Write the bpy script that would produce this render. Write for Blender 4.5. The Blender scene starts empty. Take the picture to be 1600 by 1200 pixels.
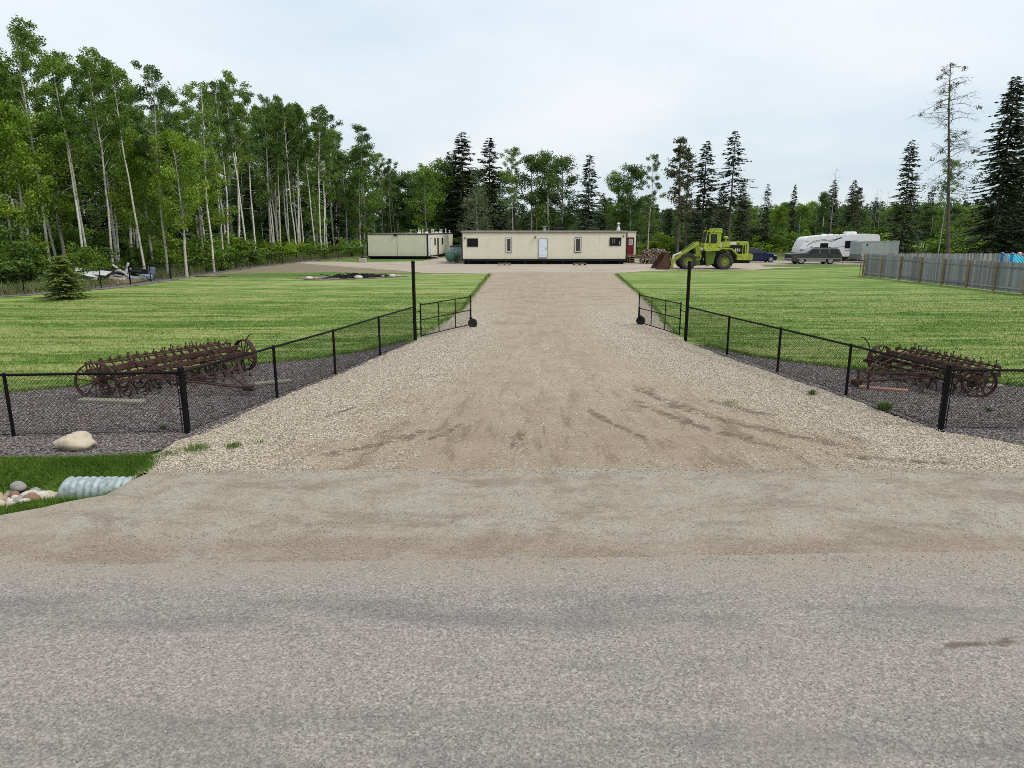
import bpy, math, random
import numpy as np
from mathutils import Vector, Matrix, noise as mnoise
from mathutils.geometry import delaunay_2d_cdt

# ------------------------------------------------------------------ camera, sky, sun, exposure
scene = bpy.context.scene
col = scene.collection
R = math.radians
rnd = random.Random(7)
nrng = np.random.default_rng(11)

CAM_H = 3.8
cam_data = bpy.data.cameras.new('camera')
cam_data.sensor_width = 36.0
cam_data.sensor_fit = 'HORIZONTAL'
cam_data.lens = 36.0 * 1081.0 / 1600.0
cam_data.clip_start = 0.1
cam_data.clip_end = 6000
cam = bpy.data.objects.new('camera', cam_data)
col.objects.link(cam)
cam.location = (0, 0, CAM_H)
cam.rotation_euler = (R(90) - math.atan(242 / 1081.0), 0, 0)
scene.camera = cam

SUN_EL, SUN_AZ = 50.0, 112.0            # azimuth measured from +Y towards +X
world = bpy.data.worlds.new('World')
scene.world = world
world.use_nodes = True
wn, wl = world.node_tree.nodes, world.node_tree.links
wn.clear()
w_out = wn.new('ShaderNodeOutputWorld')
w_bg = wn.new('ShaderNodeBackground')
w_sky = wn.new('ShaderNodeTexSky')
w_sky.sky_type = 'NISHITA'
w_sky.sun_disc = False
w_sky.sun_elevation = R(SUN_EL)
w_sky.sun_rotation = R(SUN_AZ)
w_sky.air_density = 1.0
w_sky.dust_density = 2.0
w_tc = wn.new('ShaderNodeTexCoord')
w_sep = wn.new('ShaderNodeSeparateXYZ')
wl.new(w_tc.outputs['Generated'], w_sep.inputs[0])
def wmath(op, a, b=None, clamp=False):
    n = wn.new('ShaderNodeMath'); n.operation = op; n.use_clamp = clamp
    for i, v in enumerate((a, b)):
        if v is None: continue
        if isinstance(v, (int, float)): n.inputs[i].default_value = v
        else: wl.new(v, n.inputs[i])
    return n.outputs[0]
zc = wmath('MAXIMUM', w_sep.outputs['Z'], 0.0)
zden = wmath('ADD', zc, 0.22)
comb = wn.new('ShaderNodeCombineXYZ')
wl.new(wmath('DIVIDE', w_sep.outputs['X'], zden), comb.inputs[0])
wl.new(wmath('DIVIDE', w_sep.outputs['Y'], zden), comb.inputs[1])
w_n = wn.new('ShaderNodeTexNoise')
w_n.inputs['Scale'].default_value = 0.55
w_n.inputs['Detail'].default_value = 5.0
w_n.inputs['Roughness'].default_value = 0.5
wl.new(comb.outputs[0], w_n.inputs['Vector'])
w_ramp = wn.new('ShaderNodeValToRGB')
w_ramp.color_ramp.elements[0].position = 0.38
w_ramp.color_ramp.elements[0].color = (0.64, 0.76, 0.84, 1)
w_ramp.color_ramp.elements[1].position = 0.60
w_ramp.color_ramp.elements[1].color = (0.88, 0.90, 0.925, 1)
wl.new(w_n.outputs['Fac'], w_ramp.inputs[0])
# an overcast sky brightens evenly from the horizon to the zenith
lum = wmath('ADD', wmath('MULTIPLY', zc, 0.30), 0.88)
w_cl = wn.new('ShaderNodeVectorMath'); w_cl.operation = 'SCALE'
wl.new(w_ramp.outputs['Color'], w_cl.inputs[0]); wl.new(lum, w_cl.inputs['Scale'])
w_ns = wn.new('ShaderNodeVectorMath'); w_ns.operation = 'SCALE'
wl.new(w_sky.outputs['Color'], w_ns.inputs[0]); w_ns.inputs['Scale'].default_value = 0.10
w_mix = wn.new('ShaderNodeMix'); w_mix.data_type = 'RGBA'
w_mix.inputs['Factor'].default_value = 0.86
wl.new(w_ns.outputs[0], w_mix.inputs['A']); wl.new(w_cl.outputs[0], w_mix.inputs['B'])
wl.new(w_mix.outputs['Result'], w_bg.inputs['Color'])
w_bg.inputs['Strength'].default_value = 1.0
wl.new(w_bg.outputs[0], w_out.inputs[0])

sun_data = bpy.data.lights.new('sun', 'SUN')
sun_data.energy = 1.5
sun_data.angle = R(10)
sun_data.color = (1.0, 0.95, 0.87)
sun = bpy.data.objects.new('sun', sun_data)
col.objects.link(sun)
d = Vector((math.sin(R(SUN_AZ)) * math.cos(R(SUN_EL)), math.cos(R(SUN_AZ)) * math.cos(R(SUN_EL)), math.sin(R(SUN_EL))))
sun.rotation_euler = d.to_track_quat('Z', 'Y').to_euler()
sun.location = d * 200

scene.view_settings.view_transform = 'Standard'
scene.view_settings.look = 'None'
scene.view_settings.gamma = 1.0
scene.view_settings.use_curve_mapping = False
scene.view_settings.exposure = 0.29
scene.render.engine = 'CYCLES'
scene.cycles.max_bounces = 5
scene.cycles.diffuse_bounces = 2
scene.cycles.glossy_bounces = 2
scene.cycles.transmission_bounces = 3
scene.cycles.transparent_max_bounces = 8
scene.cycles.caustics_reflective = False
scene.cycles.caustics_refractive = False
scene.cycles.use_denoising = False
scene.cycles.pixel_filter_type = 'BLACKMAN_HARRIS'
scene.cycles.filter_width = 0.9

# ------------------------------------------------------------------ materials
MATS = {}
class NT:
    """small helper round one node tree"""
    def __init__(self, name, rough=0.8, metallic=0.0):
        self.m = bpy.data.materials.new(name)
        self.m.use_nodes = True
        self.n = self.m.node_tree.nodes; self.l = self.m.node_tree.links
        self.b = self.n['Principled BSDF']
        self.b.inputs['Roughness'].default_value = rough
        self.b.inputs['Metallic'].default_value = metallic
        self.b.inputs['Specular IOR Level'].default_value = 0.3
        self.tc = self.n.new('ShaderNodeTexCoord')
        self.pos = self.tc.outputs['Object']
        MATS[name] = self.m
    def put(self, sock, v):
        if isinstance(v, (int, float)): sock.default_value = v
        elif isinstance(v, tuple): sock.default_value = v if len(v) == 4 else (*v, 1) if sock.type == 'RGBA' else v
        else: self.l.new(v, sock)
    def vec(self, scale=(1, 1, 1), rz=0.0, src=None, loc=(0, 0, 0)):
        mp = self.n.new('ShaderNodeMapping')
        mp.inputs['Scale'].default_value = scale; mp.inputs['Rotation'].default_value = (0, 0, rz)
        mp.inputs['Location'].default_value = loc
        self.l.new(src or self.pos, mp.inputs['Vector']); return mp.outputs[0]
    def noise(self, scale, detail=3, rough=0.55, vec=None, dist=0.0):
        t = self.n.new('ShaderNodeTexNoise'); t.inputs['Scale'].default_value = scale
        t.inputs['Detail'].default_value = detail; t.inputs['Roughness'].default_value = rough
        t.inputs['Distortion'].default_value = dist
        self.l.new(vec or self.pos, t.inputs['Vector']); return t.outputs['Fac']
    def voro(self, scale, out='Color', vec=None, feature='F1', rnd_=1.0):
        t = self.n.new('ShaderNodeTexVoronoi'); t.inputs['Scale'].default_value = scale
        t.feature = feature; t.inputs['Randomness'].default_value = rnd_
        self.l.new(vec or self.pos, t.inputs['Vector'])
        if out == 'Color':
            sx = self.n.new('ShaderNodeSeparateColor'); self.l.new(t.outputs['Color'], sx.inputs[0]); return sx.outputs[0]
        return t.outputs[out]
    def ramp(self, fac, stops, interp='LINEAR'):
        r = self.n.new('ShaderNodeValToRGB'); cr = r.color_ramp; cr.interpolation = interp
        while len(cr.elements) < len(stops): cr.elements.new(0.5)
        for e, (p, c) in zip(cr.elements, stops):
            e.position = p
            e.color = (*c, 1) if isinstance(c, tuple) else (c, c, c, 1)
        self.l.new(fac, r.inputs[0]); return r.outputs['Color']
    def mix(self, fac, a, b, mode='MIX'):
        x = self.n.new('ShaderNodeMix'); x.data_type = 'RGBA'; x.blend_type = mode
        self.put(x.inputs['Factor'], fac); self.put(x.inputs['A'], a); self.put(x.inputs['B'], b)
        return x.outputs['Result']
    def math(self, op, a, b=None, clamp=False):
        x = self.n.new('ShaderNodeMath'); x.operation = op; x.use_clamp = clamp
        self.put(x.inputs[0], a)
        if b is not None: self.put(x.inputs[1], b)
        return x.outputs[0]
    def step(self, v, lo, hi):
        x = self.n.new('ShaderNodeMapRange'); x.interpolation_type = 'SMOOTHSTEP'
        self.put(x.inputs['Value'], v); x.inputs['From Min'].default_value = lo; x.inputs['From Max'].default_value = hi
        return x.outputs[0]
    def xyz(self, src=None):
        s = self.n.new('ShaderNodeSeparateXYZ'); self.l.new(src or self.pos, s.inputs[0]); return s.outputs
    def bump(self, h, strength=0.4, dist=0.02):
        b = self.n.new('ShaderNodeBump'); b.inputs['Strength'].default_value = strength
        b.inputs['Distance'].default_value = dist
        self.l.new(h, b.inputs['Height']); self.l.new(b.outputs[0], self.b.inputs['Normal'])
    def color(self, c): self.put(self.b.inputs['Base Color'], c)
    def objrand(self):
        o = self.n.new('ShaderNodeObjectInfo'); return o.outputs['Random']

def simple(name, c1, c2=None, scale=6.0, rough=0.7, metallic=0.0, bump=0.0, bscale=None, detail=4, contrast=(0.35, 0.65), objvar=0.0, spec=None):
    t = NT(name, rough, metallic)
    c2 = c2 or tuple(x * 0.78 for x in c1)
    f = t.noise(scale, detail)
    c = t.ramp(f, [(contrast[0], c2), (contrast[1], c1)])
    if objvar:
        k = t.math('ADD', t.math('MULTIPLY', t.objrand(), objvar), 1 - objvar / 2)
        v = t.n.new('ShaderNodeVectorMath'); v.operation = 'SCALE'
        t.l.new(c, v.inputs[0]); t.l.new(k, v.inputs['Scale']); c = v.outputs[0]
    t.color(c)
    if bump: t.bump(t.noise(bscale or scale * 3, 4), bump, 0.02)
    if spec is not None: t.b.inputs['Specular IOR Level'].default_value = spec
    return t.m

# ---- ground materials
def m_asphalt():
    t = NT('chip_seal_asphalt', 0.85)
    chips = t.ramp(t.voro(75), [(0.0, (0.10, 0.093, 0.088)), (0.3, (0.205, 0.185, 0.168)), (0.6, (0.33, 0.285, 0.25)), (0.85, (0.43, 0.385, 0.345)), (1.0, (0.57, 0.53, 0.48))])
    fine = t.noise(160, 2)
    big_chips = t.ramp(t.voro(52), [(0.0, (0.055, 0.05, 0.048)), (0.22, (0.17, 0.15, 0.135)), (0.6, (0.33, 0.285, 0.25)), (0.85, (0.46, 0.41, 0.365)), (1.0, (0.66, 0.61, 0.555))])
    chips = t.mix(0.5, chips, big_chips)
    c = t.mix(0.3, chips, t.ramp(t.noise(36, 6, 0.85), [(0.3, (0.09, 0.08, 0.072)), (0.5, (0.29, 0.258, 0.23)), (0.7, (0.58, 0.53, 0.48))]))
    x, y, z = t.xyz()
    wob = t.math('ADD', y, t.math('MULTIPLY', t.math('SUBTRACT', t.noise(0.5, 4), 0.5), 0.9))
    # worn, darker wheel path and dusty verge
    path = t.math('MULTIPLY', t.step(wob, 5.75, 6.2), t.math('SUBTRACT', 1.0, t.step(wob, 6.4, 6.9)))
    path2 = t.math('MULTIPLY', t.step(wob, 3.5, 4.1), t.math('SUBTRACT', 1.0, t.step(wob, 4.5, 5.1)))
    pm = t.math('MULTIPLY', t.math('ADD', path, path2, True), t.step(t.noise(1.6, 4, vec=t.vec((0.35, 1.6, 1))), 0.33, 0.7))
    c = t.mix(t.math('MULTIPLY', pm, 0.85), c, t.mix(0.5, c, (0.085, 0.087, 0.092)))
    tar = t.math('MULTIPLY', t.step(t.noise(0.9, 7, 0.75, vec=t.vec((0.3, 1.6, 1))), 0.52, 0.66), 0.4)
    c = t.mix(tar, c, t.mix(0.5, c, (0.11, 0.108, 0.108)))
    dust = t.math('MULTIPLY', t.step(wob, 6.55, 7.45), t.step(t.noise(2.2, 6, 0.7), 0.30, 0.58))
    c = t.mix(t.math('MULTIPLY', dust, 0.8), c, t.mix(t.noise(60, 4, 0.8), (0.20, 0.16, 0.12), (0.50, 0.43, 0.34)))
    big = t.noise(0.7, 5, 0.6)
    c = t.mix(t.math('MULTIPLY', t.step(big, 0.45, 0.75), 0.25), c, (0.36, 0.31, 0.26))
    t.color(t.mix(1.0, c, (0.90, 0.895, 0.895), 'MULTIPLY'))
    t.bump(t.voro(75, 'Distance'), 0.5, 0.006)
    return t.m
def m_apron():
    t = NT('dusty_apron', 0.9)
    base = t.ramp(t.noise(1.1, 6, 0.62), [(0.30, (0.29, 0.245, 0.19)), (0.5, (0.35, 0.312, 0.25)), (0.7, (0.355, 0.338, 0.292))])
    streak = t.noise(1.3, 7, 0.74, vec=t.vec((0.5, 1.2, 1)), dist=0.5)
    base = t.mix(t.math('MULTIPLY', t.step(streak, 0.48, 0.62), 0.6), base, (0.215, 0.175, 0.13))
    grains = t.noise(42, 6, 0.82)
    base = t.mix(0.6, base, t.mix(1.0, base, t.ramp(grains, [(0.32, (0.20, 0.18, 0.16)), (0.48, (0.95, 0.94, 0.92)), (0.68, (1.75, 1.75, 1.7))]), 'MULTIPLY'))
    mott = t.noise(5.5, 6, 0.75)
    base = t.mix(t.math('MULTIPLY', t.step(mott, 0.50, 0.68), 0.45), base, (0.185, 0.150, 0.112))
    # grit: dark specks gathered in drifts
    sp = t.voro(55, 'Distance')
    drift = t.step(t.noise(1.5, 5, 0.7), 0.36, 0.60)
    speck = t.math('MULTIPLY', t.math('SUBTRACT', 1.0, t.step(sp, 0.10, 0.24)), drift)
    base = t.mix(t.math('MULTIPLY', speck, 0.8), base, (0.075, 0.057, 0.04))
    x, y, z = t.xyz()
    wob = t.math('ADD', y, t.math('MULTIPLY', t.math('SUBTRACT', t.noise(0.9, 5, 0.6), 0.5), 0.7))
    band = t.math('MULTIPLY', t.step(wob, 7.2, 7.55), t.math('SUBTRACT', 1.0, t.step(wob, 7.65, 8.3)))
    band = t.math('MULTIPLY', band, t.step(t.noise(1.3, 6, 0.7, vec=t.vec((0.6, 1.5, 1))), 0.28, 0.60))
    grit = t.ramp(t.voro(85), [(0.0, (0.13, 0.09, 0.06)), (0.5, (0.27, 0.20, 0.15)), (1.0, (0.42, 0.33, 0.26))])
    base = t.mix(t.math('MULTIPLY', band, 0.8), base, grit)
    t.color(t.mix(1.0, base, (0.90, 0.885, 0.875), 'MULTIPLY'))
    t.bump(grains, 0.4, 0.008)
    return t.m
def m_gravel():
    t = NT('driveway_gravel', 0.92)
    stones = t.ramp(t.voro(36), [(0.0, (0.16, 0.125, 0.085)), (0.25, (0.34, 0.285, 0.205)), (0.55, (0.49, 0.43, 0.325)), (0.8, (0.66, 0.60, 0.49)), (1.0, (0.80, 0.76, 0.68))])
    gap = t.step(t.voro(36, 'Distance'), 0.42, 0.78)
    stones = t.mix(t.math('MULTIPLY', gap, 0.7), stones, (0.18, 0.14, 0.095))
    x, y, z = t.xyz()
    # fan-shaped coordinates: wheels sweep out from the gate towards the road
    fan = t.math('DIVIDE', t.math('SUBTRACT', x, 1.3), t.math('MAXIMUM', t.math('SUBTRACT', 34.0, y), 9.0))
    cb = t.n.new('ShaderNodeCombineXYZ'); t.l.new(t.math('MULTIPLY', fan, 30.0), cb.inputs[0]); t.l.new(t.math('MULTIPLY', y, 0.30), cb.inputs[1])
    fv = cb.outputs[0]
    dirt = t.ramp(t.noise(0.8, 7, 0.72), [(0.30, (0.235, 0.175, 0.12)), (0.48, (0.365, 0.29, 0.205)), (0.66, (0.47, 0.395, 0.295))])
    dirt = t.mix(0.55, dirt, t.ramp(t.noise(34, 6, 0.85), [(0.32, (0.10, 0.075, 0.05)), (0.5, (0.36, 0.29, 0.21)), (0.68, (0.66, 0.585, 0.47))]))
    st = t.noise(1.0, 7, 0.70, vec=fv)
    off = t.math('ABSOLUTE', t.math('SUBTRACT', x, 1.3))
    half = t.math('ADD', 2.3, t.math('MULTIPLY', t.math('SUBTRACT', 1.0, t.step(y, 9, 25)), 3.7))
    rel = t.math('ADD', t.math('DIVIDE', off, half), t.math('MULTIPLY', t.math('SUBTRACT', t.noise(0.7, 6, 0.65), 0.5), 1.1))
    far = t.step(y, 26, 42)
    loose = t.math('MULTIPLY', t.step(rel, 0.5, 1.0), t.math('SUBTRACT', 1.0, t.math('MULTIPLY', far, 0.75)))
    loose = t.math('MAXIMUM', loose, t.math('MULTIPLY', t.step(st, 0.48, 0.62), 0.75))
    c = t.mix(loose, dirt, stones)
    # darker scraped soil, mostly near the road and in streaks
    near = t.math('SUBTRACT', 1.0, t.math('MULTIPLY', t.step(y, 12.5, 19), 0.7))
    s2 = t.noise(1.7, 7, 0.74, vec=fv, dist=0.4)
    dark = t.math('MULTIPLY', t.math('MULTIPLY', t.step(s2, 0.50, 0.63), near), t.math('SUBTRACT', 1.0, t.math('MULTIPLY', t.step(rel, 0.8, 1.15), 0.85)))
    c = t.mix(t.math('MULTIPLY', dark, 0.72), c, t.mix(t.noise(24, 4, 0.7), (0.10, 0.07, 0.045), (0.27, 0.20, 0.135)))
    damp = t.math('MULTIPLY', t.step(t.noise(0.55, 5, 0.6), 0.50, 0.72), t.math('SUBTRACT', 1.0, t.step(rel, 0.7, 1.1)))
    damp = t.math('MAXIMUM', damp, t.math('MULTIPLY', t.math('MULTIPLY', t.math('SUBTRACT', 1.0, t.step(y, 11.5, 17)), t.math('SUBTRACT', 1.0, t.step(rel, 0.55, 1.0))), 0.7))
    c = t.mix(t.math('MULTIPLY', damp, 0.48), c, (0.235, 0.172, 0.118))
    # cross ripples further up the drive
    rip = t.step(t.noise(1.1, 6, 0.72, vec=t.vec((0.30, 1.5, 1))), 0.53, 0.66)
    c = t.mix(t.math('MULTIPLY', t.math('MULTIPLY', rip, t.math('ADD', 0.15, far)), 0.5), c, (0.17, 0.13, 0.095))
    t.color(t.mix(1.0, c, (0.93, 0.91, 0.89), 'MULTIPLY'))
    h = t.math('ADD', t.math('MULTIPLY', t.voro(36, 'Distance'), -0.6), t.math('ADD', t.noise(7, 5, 0.6), t.math('MULTIPLY', s2, -1.2)))
    t.bump(h, 0.6, 0.035)
    return t.m
def m_mulch():
    t = NT('grey_mulch', 0.95)
    ch = t.ramp(t.voro(38, vec=t.vec((1, 1.5, 1), rz=0.5)), [(0.0, (0.075, 0.060, 0.057)), (0.35, (0.170, 0.145, 0.140)), (0.65, (0.275, 0.242, 0.236)), (0.9, (0.40, 0.365, 0.358)), (1.0, (0.55, 0.52, 0.51))])
    gap = t.step(t.voro(38, 'Distance', vec=t.vec((1, 1.5, 1), rz=0.5)), 0.4, 0.8)
    c = t.mix(t.math('MULTIPLY', gap, 0.5), ch, (0.045, 0.035, 0.032))
    c = t.mix(t.math('MULTIPLY', t.step(t.noise(0.7, 5, 0.6), 0.45, 0.7), 0.45), c, (0.105, 0.075, 0.062))
    t.color(c)
    t.bump(t.voro(38, 'Distance', vec=t.vec((1, 1.5, 1), rz=0.5)), 0.8, 0.03)
    return t.m
def m_lawn(name, rz, dry=0.8):
    t = NT(name, 0.9)
    g = t.ramp(t.noise(0.35, 5, 0.6), [(0.3, (0.072, 0.160, 0.014)), (0.7, (0.120, 0.215, 0.026))])
    v = t.vec((0.085, 1.0, 1), rz=rz)
    st = t.noise(0.62, 6, 0.66, vec=v, dist=0.9)
    st2 = t.noise(2.1, 5, 0.65, vec=t.vec((0.16, 1.0, 1), rz=rz * 1.8), dist=0.6)
    m = t.step(t.math('ADD', t.math('MULTIPLY', st, 0.5), t.math('MULTIPLY', st2, 0.5)), 0.43, 0.57)
    c = t.mix(t.math('MULTIPLY', m, dry), g, (0.335, 0.365, 0.130))
    midn = t.noise(4.5, 6, 0.75, vec=t.vec((0.5, 1.2, 1), rz=rz))
    c = t.mix(0.75, c, t.mix(1.0, c, t.ramp(midn, [(0.30, (0.50, 0.56, 0.45)), (0.5, (0.95, 0.96, 0.92)), (0.70, (1.35, 1.28, 1.3))]), 'MULTIPLY'))
    fine = t.noise(38, 4, 0.7)
    c = t.mix(0.4, c, t.mix(1.0, c, t.ramp(fine, [(0.28, (0.30, 0.34, 0.25)), (0.5, (0.95, 0.95, 0.9)), (0.74, (1.75, 1.65, 1.6))]), 'MULTIPLY'))
    t.color(c)
    t.bump(fine, 0.7, 0.03)
    return t.m
def m_meadow():
    t = NT('meadow_grass', 0.95)
    c = t.ramp(t.noise(0.12, 6, 0.62), [(0.3, (0.075, 0.135, 0.022)), (0.55, (0.115, 0.19, 0.035)), (0.75, (0.20, 0.225, 0.075))])
    c = t.mix(0.4, c, t.ramp(t.noise(5, 5, 0.7), [(0.3, (0.045, 0.08, 0.015)), (0.7, (0.20, 0.27, 0.07))]))
    t.color(c); t.bump(t.noise(9, 4), 0.8, 0.1)
    return t.m
def m_floor():
    t = NT('forest_litter', 0.95)
    c = t.ramp(t.noise(0.5, 6, 0.65), [(0.3, (0.03, 0.045, 0.012)), (0.5, (0.055, 0.065, 0.022)), (0.72, (0.10, 0.08, 0.04))])
    t.color(c); t.bump(t.noise(5, 4), 0.8, 0.15)
    return t.m
def m_yard():
    t = NT('yard_gravel', 0.93)
    c = t.ramp(t.noise(0.5, 6, 0.65, vec=t.vec((0.4, 1.3, 1))), [(0.28, (0.24, 0.19, 0.14)), (0.5, (0.40, 0.335, 0.255)), (0.72, (0.47, 0.41, 0.325))])
    c = t.mix(0.4, c, t.ramp(t.noise(30, 4, 0.7), [(0.3, (0.18, 0.14, 0.10)), (0.7, (0.58, 0.51, 0.42))]))
    t.color(c); t.bump(t.noise(20, 4), 0.5, 0.03)
    return t.m
def m_scrub():
    t = NT('bare_scrub_soil', 0.95)
    c = t.ramp(t.noise(0.6, 6, 0.65, vec=t.vec((0.6, 1.4, 1))), [(0.3, (0.15, 0.115, 0.08)), (0.48, (0.245, 0.195, 0.13)), (0.6, (0.20, 0.185, 0.085)), (0.75, (0.13, 0.165, 0.045))])
    c = t.mix(0.35, c, t.ramp(t.noise(12, 5, 0.7), [(0.3, (0.09, 0.07, 0.05)), (0.7, (0.38, 0.32, 0.22))]))
    t.color(c); t.bump(t.noise(14, 4), 0.7, 0.05)
    return t.m
m_asphalt(); m_apron(); m_gravel(); m_mulch(); m_meadow(); m_floor(); m_yard(); m_scrub()
m_lawn('lawn_grass_west', -0.10, 0.85); m_lawn('lawn_grass_east', 0.09, 0.72)
def m_shortgrass():
    t = NT('ditch_grass', 0.9)
    c = t.ramp(t.noise(1.6, 5, 0.6), [(0.3, (0.055, 0.12, 0.012)), (0.7, (0.12, 0.215, 0.028))])
    t.color(c); t.bump(t.noise(60, 3), 0.6, 0.02)
    return t.m
m_shortgrass()

# ---- plant materials
def leafmat(name, c1, c2, trans=0.28, var=0.5, nscale=0.45):
    t = NT(name, 0.62)
    f = t.noise(nscale, 3, 0.6)
    c = t.ramp(f, [(0.33, c1), (0.67, c2)])
    k = t.math('ADD', t.math('MULTIPLY', t.objrand(), var), 1 - var / 2)
    ge = t.n.new('ShaderNodeNewGeometry')
    k = t.math('MULTIPLY', k, t.math('ADD', 0.72, t.math('MULTIPLY', ge.outputs['Random Per Island'], 0.56)))
    v = t.n.new('ShaderNodeVectorMath'); v.operation = 'SCALE'
    t.l.new(c, v.inputs[0]); t.l.new(k, v.inputs['Scale'])
    t.color(v.outputs[0])
    if trans:
        tr = t.n.new('ShaderNodeBsdfTranslucent'); t.l.new(v.outputs[0], tr.inputs['Color'])
        ms = t.n.new('ShaderNodeMixShader'); ms.inputs[0].default_value = trans
        t.l.new(t.b.outputs[0], ms.inputs[1]); t.l.new(tr.outputs[0], ms.inputs[2])
        out = [n for n in t.n if n.type == 'OUTPUT_MATERIAL'][0]
        t.l.new(ms.outputs[0], out.inputs['Surface'])
    return t.m
leafmat('aspen_leaf', (0.088, 0.168, 0.020), (0.175, 0.280, 0.036))
leafmat('aspen_leaf_bright', (0.140, 0.235, 0.018), (0.245, 0.355, 0.034))
leafmat('aspen_leaf_dark', (0.060, 0.118, 0.024), (0.125, 0.200, 0.042))
leafmat('poplar_leaf', (0.050, 0.105, 0.022), (0.105, 0.180, 0.038))
leafmat('shrub_leaf', (0.085, 0.160, 0.016), (0.180, 0.275, 0.028), var=0.7)
leafmat('shrub_leaf_lime', (0.190, 0.290, 0.014), (0.290, 0.400, 0.026), var=0.3)
leafmat('shrub_leaf_dark', (0.050, 0.100, 0.018), (0.105, 0.170, 0.028), var=0.5)
leafmat('spruce_needle', (0.025, 0.036, 0.018), (0.060, 0.078, 0.037), trans=0.0, var=0.4)
leafmat('spruce_needle_blue', (0.045, 0.068, 0.045), (0.095, 0.125, 0.080), trans=0.0, var=0.3)
leafmat('spruce_needle_young', (0.075, 0.125, 0.018), (0.20, 0.26, 0.050), trans=0.1, var=0.1, nscale=2.5)
leafmat('pine_needle', (0.050, 0.060, 0.024), (0.095, 0.105, 0.045), trans=0.0, var=0.3)
leafmat('larch_needle', (0.095, 0.13, 0.055), (0.15, 0.19, 0.085), trans=0.15, var=0.2)
leafmat('grass_blade', (0.085, 0.160, 0.022), (0.20, 0.25, 0.075), trans=0.15, var=0.0, nscale=0.6)
leafmat('ditch_blade', (0.055, 0.125, 0.010), (0.125, 0.215, 0.024), trans=0.15, var=0.0, nscale=1.5)
leafmat('wild_blade', (0.09, 0.15, 0.03), (0.24, 0.235, 0.11), trans=0.15, var=0.0, nscale=0.5)
leafmat('weed_leaf', (0.08, 0.13, 0.035), (0.13, 0.18, 0.06), trans=0.15, var=0.3)
def barkmat(name, light, dark, scale=1.0):
    t = NT(name, 0.85)
    v = t.vec((1, 1, 0.35))
    f = t.noise(9 * scale, 4, 0.65)
    c = t.ramp(f, [(0.36, dark), (0.47, light), (0.8, tuple(min(1, x * 1.15) for x in light))])
    f2 = t.noise(1.1, 3, 0.6)
    c = t.mix(t.math('MULTIPLY', t.step(f2, 0.50, 0.66), 0.6), c, dark)
    t.color(c); t.bump(f, 0.4, 0.03)
    return t.m
barkmat('aspen_bark', (0.66, 0.645, 0.57), (0.20, 0.18, 0.15))
barkmat('aspen_bark_grey', (0.46, 0.44, 0.39), (0.13, 0.115, 0.095))
barkmat('spruce_bark', (0.12, 0.10, 0.085), (0.04, 0.032, 0.026), 2)
barkmat('dead_bark', (0.30, 0.28, 0.25), (0.10, 0.09, 0.08), 1)
barkmat('dark_bark', (0.10, 0.088, 0.078), (0.035, 0.03, 0.026), 2)

# ---- made things
simple('black_vinyl', (0.008, 0.008, 0.009), (0.004, 0.004, 0.005), 12, 0.6, spec=0.12)
simple('black_rubber', (0.030, 0.030, 0.030), (0.014, 0.014, 0.014), 9, 0.85)
simple('shade_black', (0.010, 0.010, 0.010), (0.005, 0.005, 0.005), 2, 0.95)  # near-black colour standing in for the shade beneath the trailers
def m_siding():
    t = NT('cream_siding', 0.6)
    c = t.ramp(t.noise(0.8, 3), [(0.35, (0.67, 0.64, 0.51)), (0.65, (0.71, 0.68, 0.545))])
    rs = t.noise(1.0, 6, 0.7, vec=t.vec((3.0, 3.0, 0.18)))
    c = t.mix(t.math('MULTIPLY', t.step(rs, 0.50, 0.72), 0.22), c, (0.44, 0.40, 0.30))
    x, y, z = t.xyz(); splash = t.math('SUBTRACT', 1.0, t.step(t.math('ADD', z, t.math('MULTIPLY', t.noise(2.5, 4), 0.5)), 0.75, 1.35))
    c = t.mix(t.math('MULTIPLY', splash, 0.25), c, (0.36, 0.31, 0.23))
    t.color(c); t.bump(t.noise(0.6, 3), 0.05, 0.02)
m_siding()
simple('cream_trim', (0.56, 0.53, 0.43), (0.48, 0.45, 0.36), 2, 0.6)
simple('tan_fascia', (0.36, 0.32, 0.24), (0.28, 0.245, 0.185), 2, 0.6)
simple('black_trim', (0.016, 0.015, 0.016), (0.009, 0.009, 0.009), 5, 0.5)
simple('white_door', (0.72, 0.78, 0.86), (0.66, 0.72, 0.80), 2, 0.45)
simple('white_vinyl', (0.74, 0.74, 0.72), (0.62, 0.62, 0.60), 5, 0.45)
simple('grey_frame', (0.30, 0.30, 0.29), (0.24, 0.24, 0.235), 5, 0.5)
simple('red_door', (0.20, 0.012, 0.020), (0.15, 0.008, 0.014), 3, 0.4)
simple('brown_paint', (0.10, 0.055, 0.04), (0.07, 0.04, 0.03), 3, 0.5)
simple('roof_membrane', (0.23, 0.22, 0.20), (0.17, 0.16, 0.15), 0.7, 0.8)
simple('brass_lamp', (0.22, 0.18, 0.09), (0.14, 0.11, 0.06), 8, 0.4, 0.4)
simple('galvanised', (0.42, 0.45, 0.46), (0.30, 0.33, 0.34), 5, 0.45, 0.7)
simple('galvanised_dull', (0.40, 0.47, 0.47), (0.25, 0.29, 0.285), 11, 0.6, 0.35, bump=0.25, detail=8, contrast=(0.34, 0.58))
simple('yellow_pipe', (0.42, 0.33, 0.06), (0.33, 0.26, 0.05), 5, 0.5)
simple('tank_green', (0.085, 0.20, 0.16), (0.06, 0.15, 0.12), 4, 0.35)
simple('tank_pale', (0.26, 0.33, 0.32), (0.2, 0.26, 0.25), 4, 0.4)
simple('unit_grey', (0.30, 0.36, 0.38), (0.22, 0.27, 0.29), 3, 0.5)
simple('concrete', (0.45, 0.43, 0.38), (0.33, 0.31, 0.27), 6, 0.9, bump=0.2)
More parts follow.
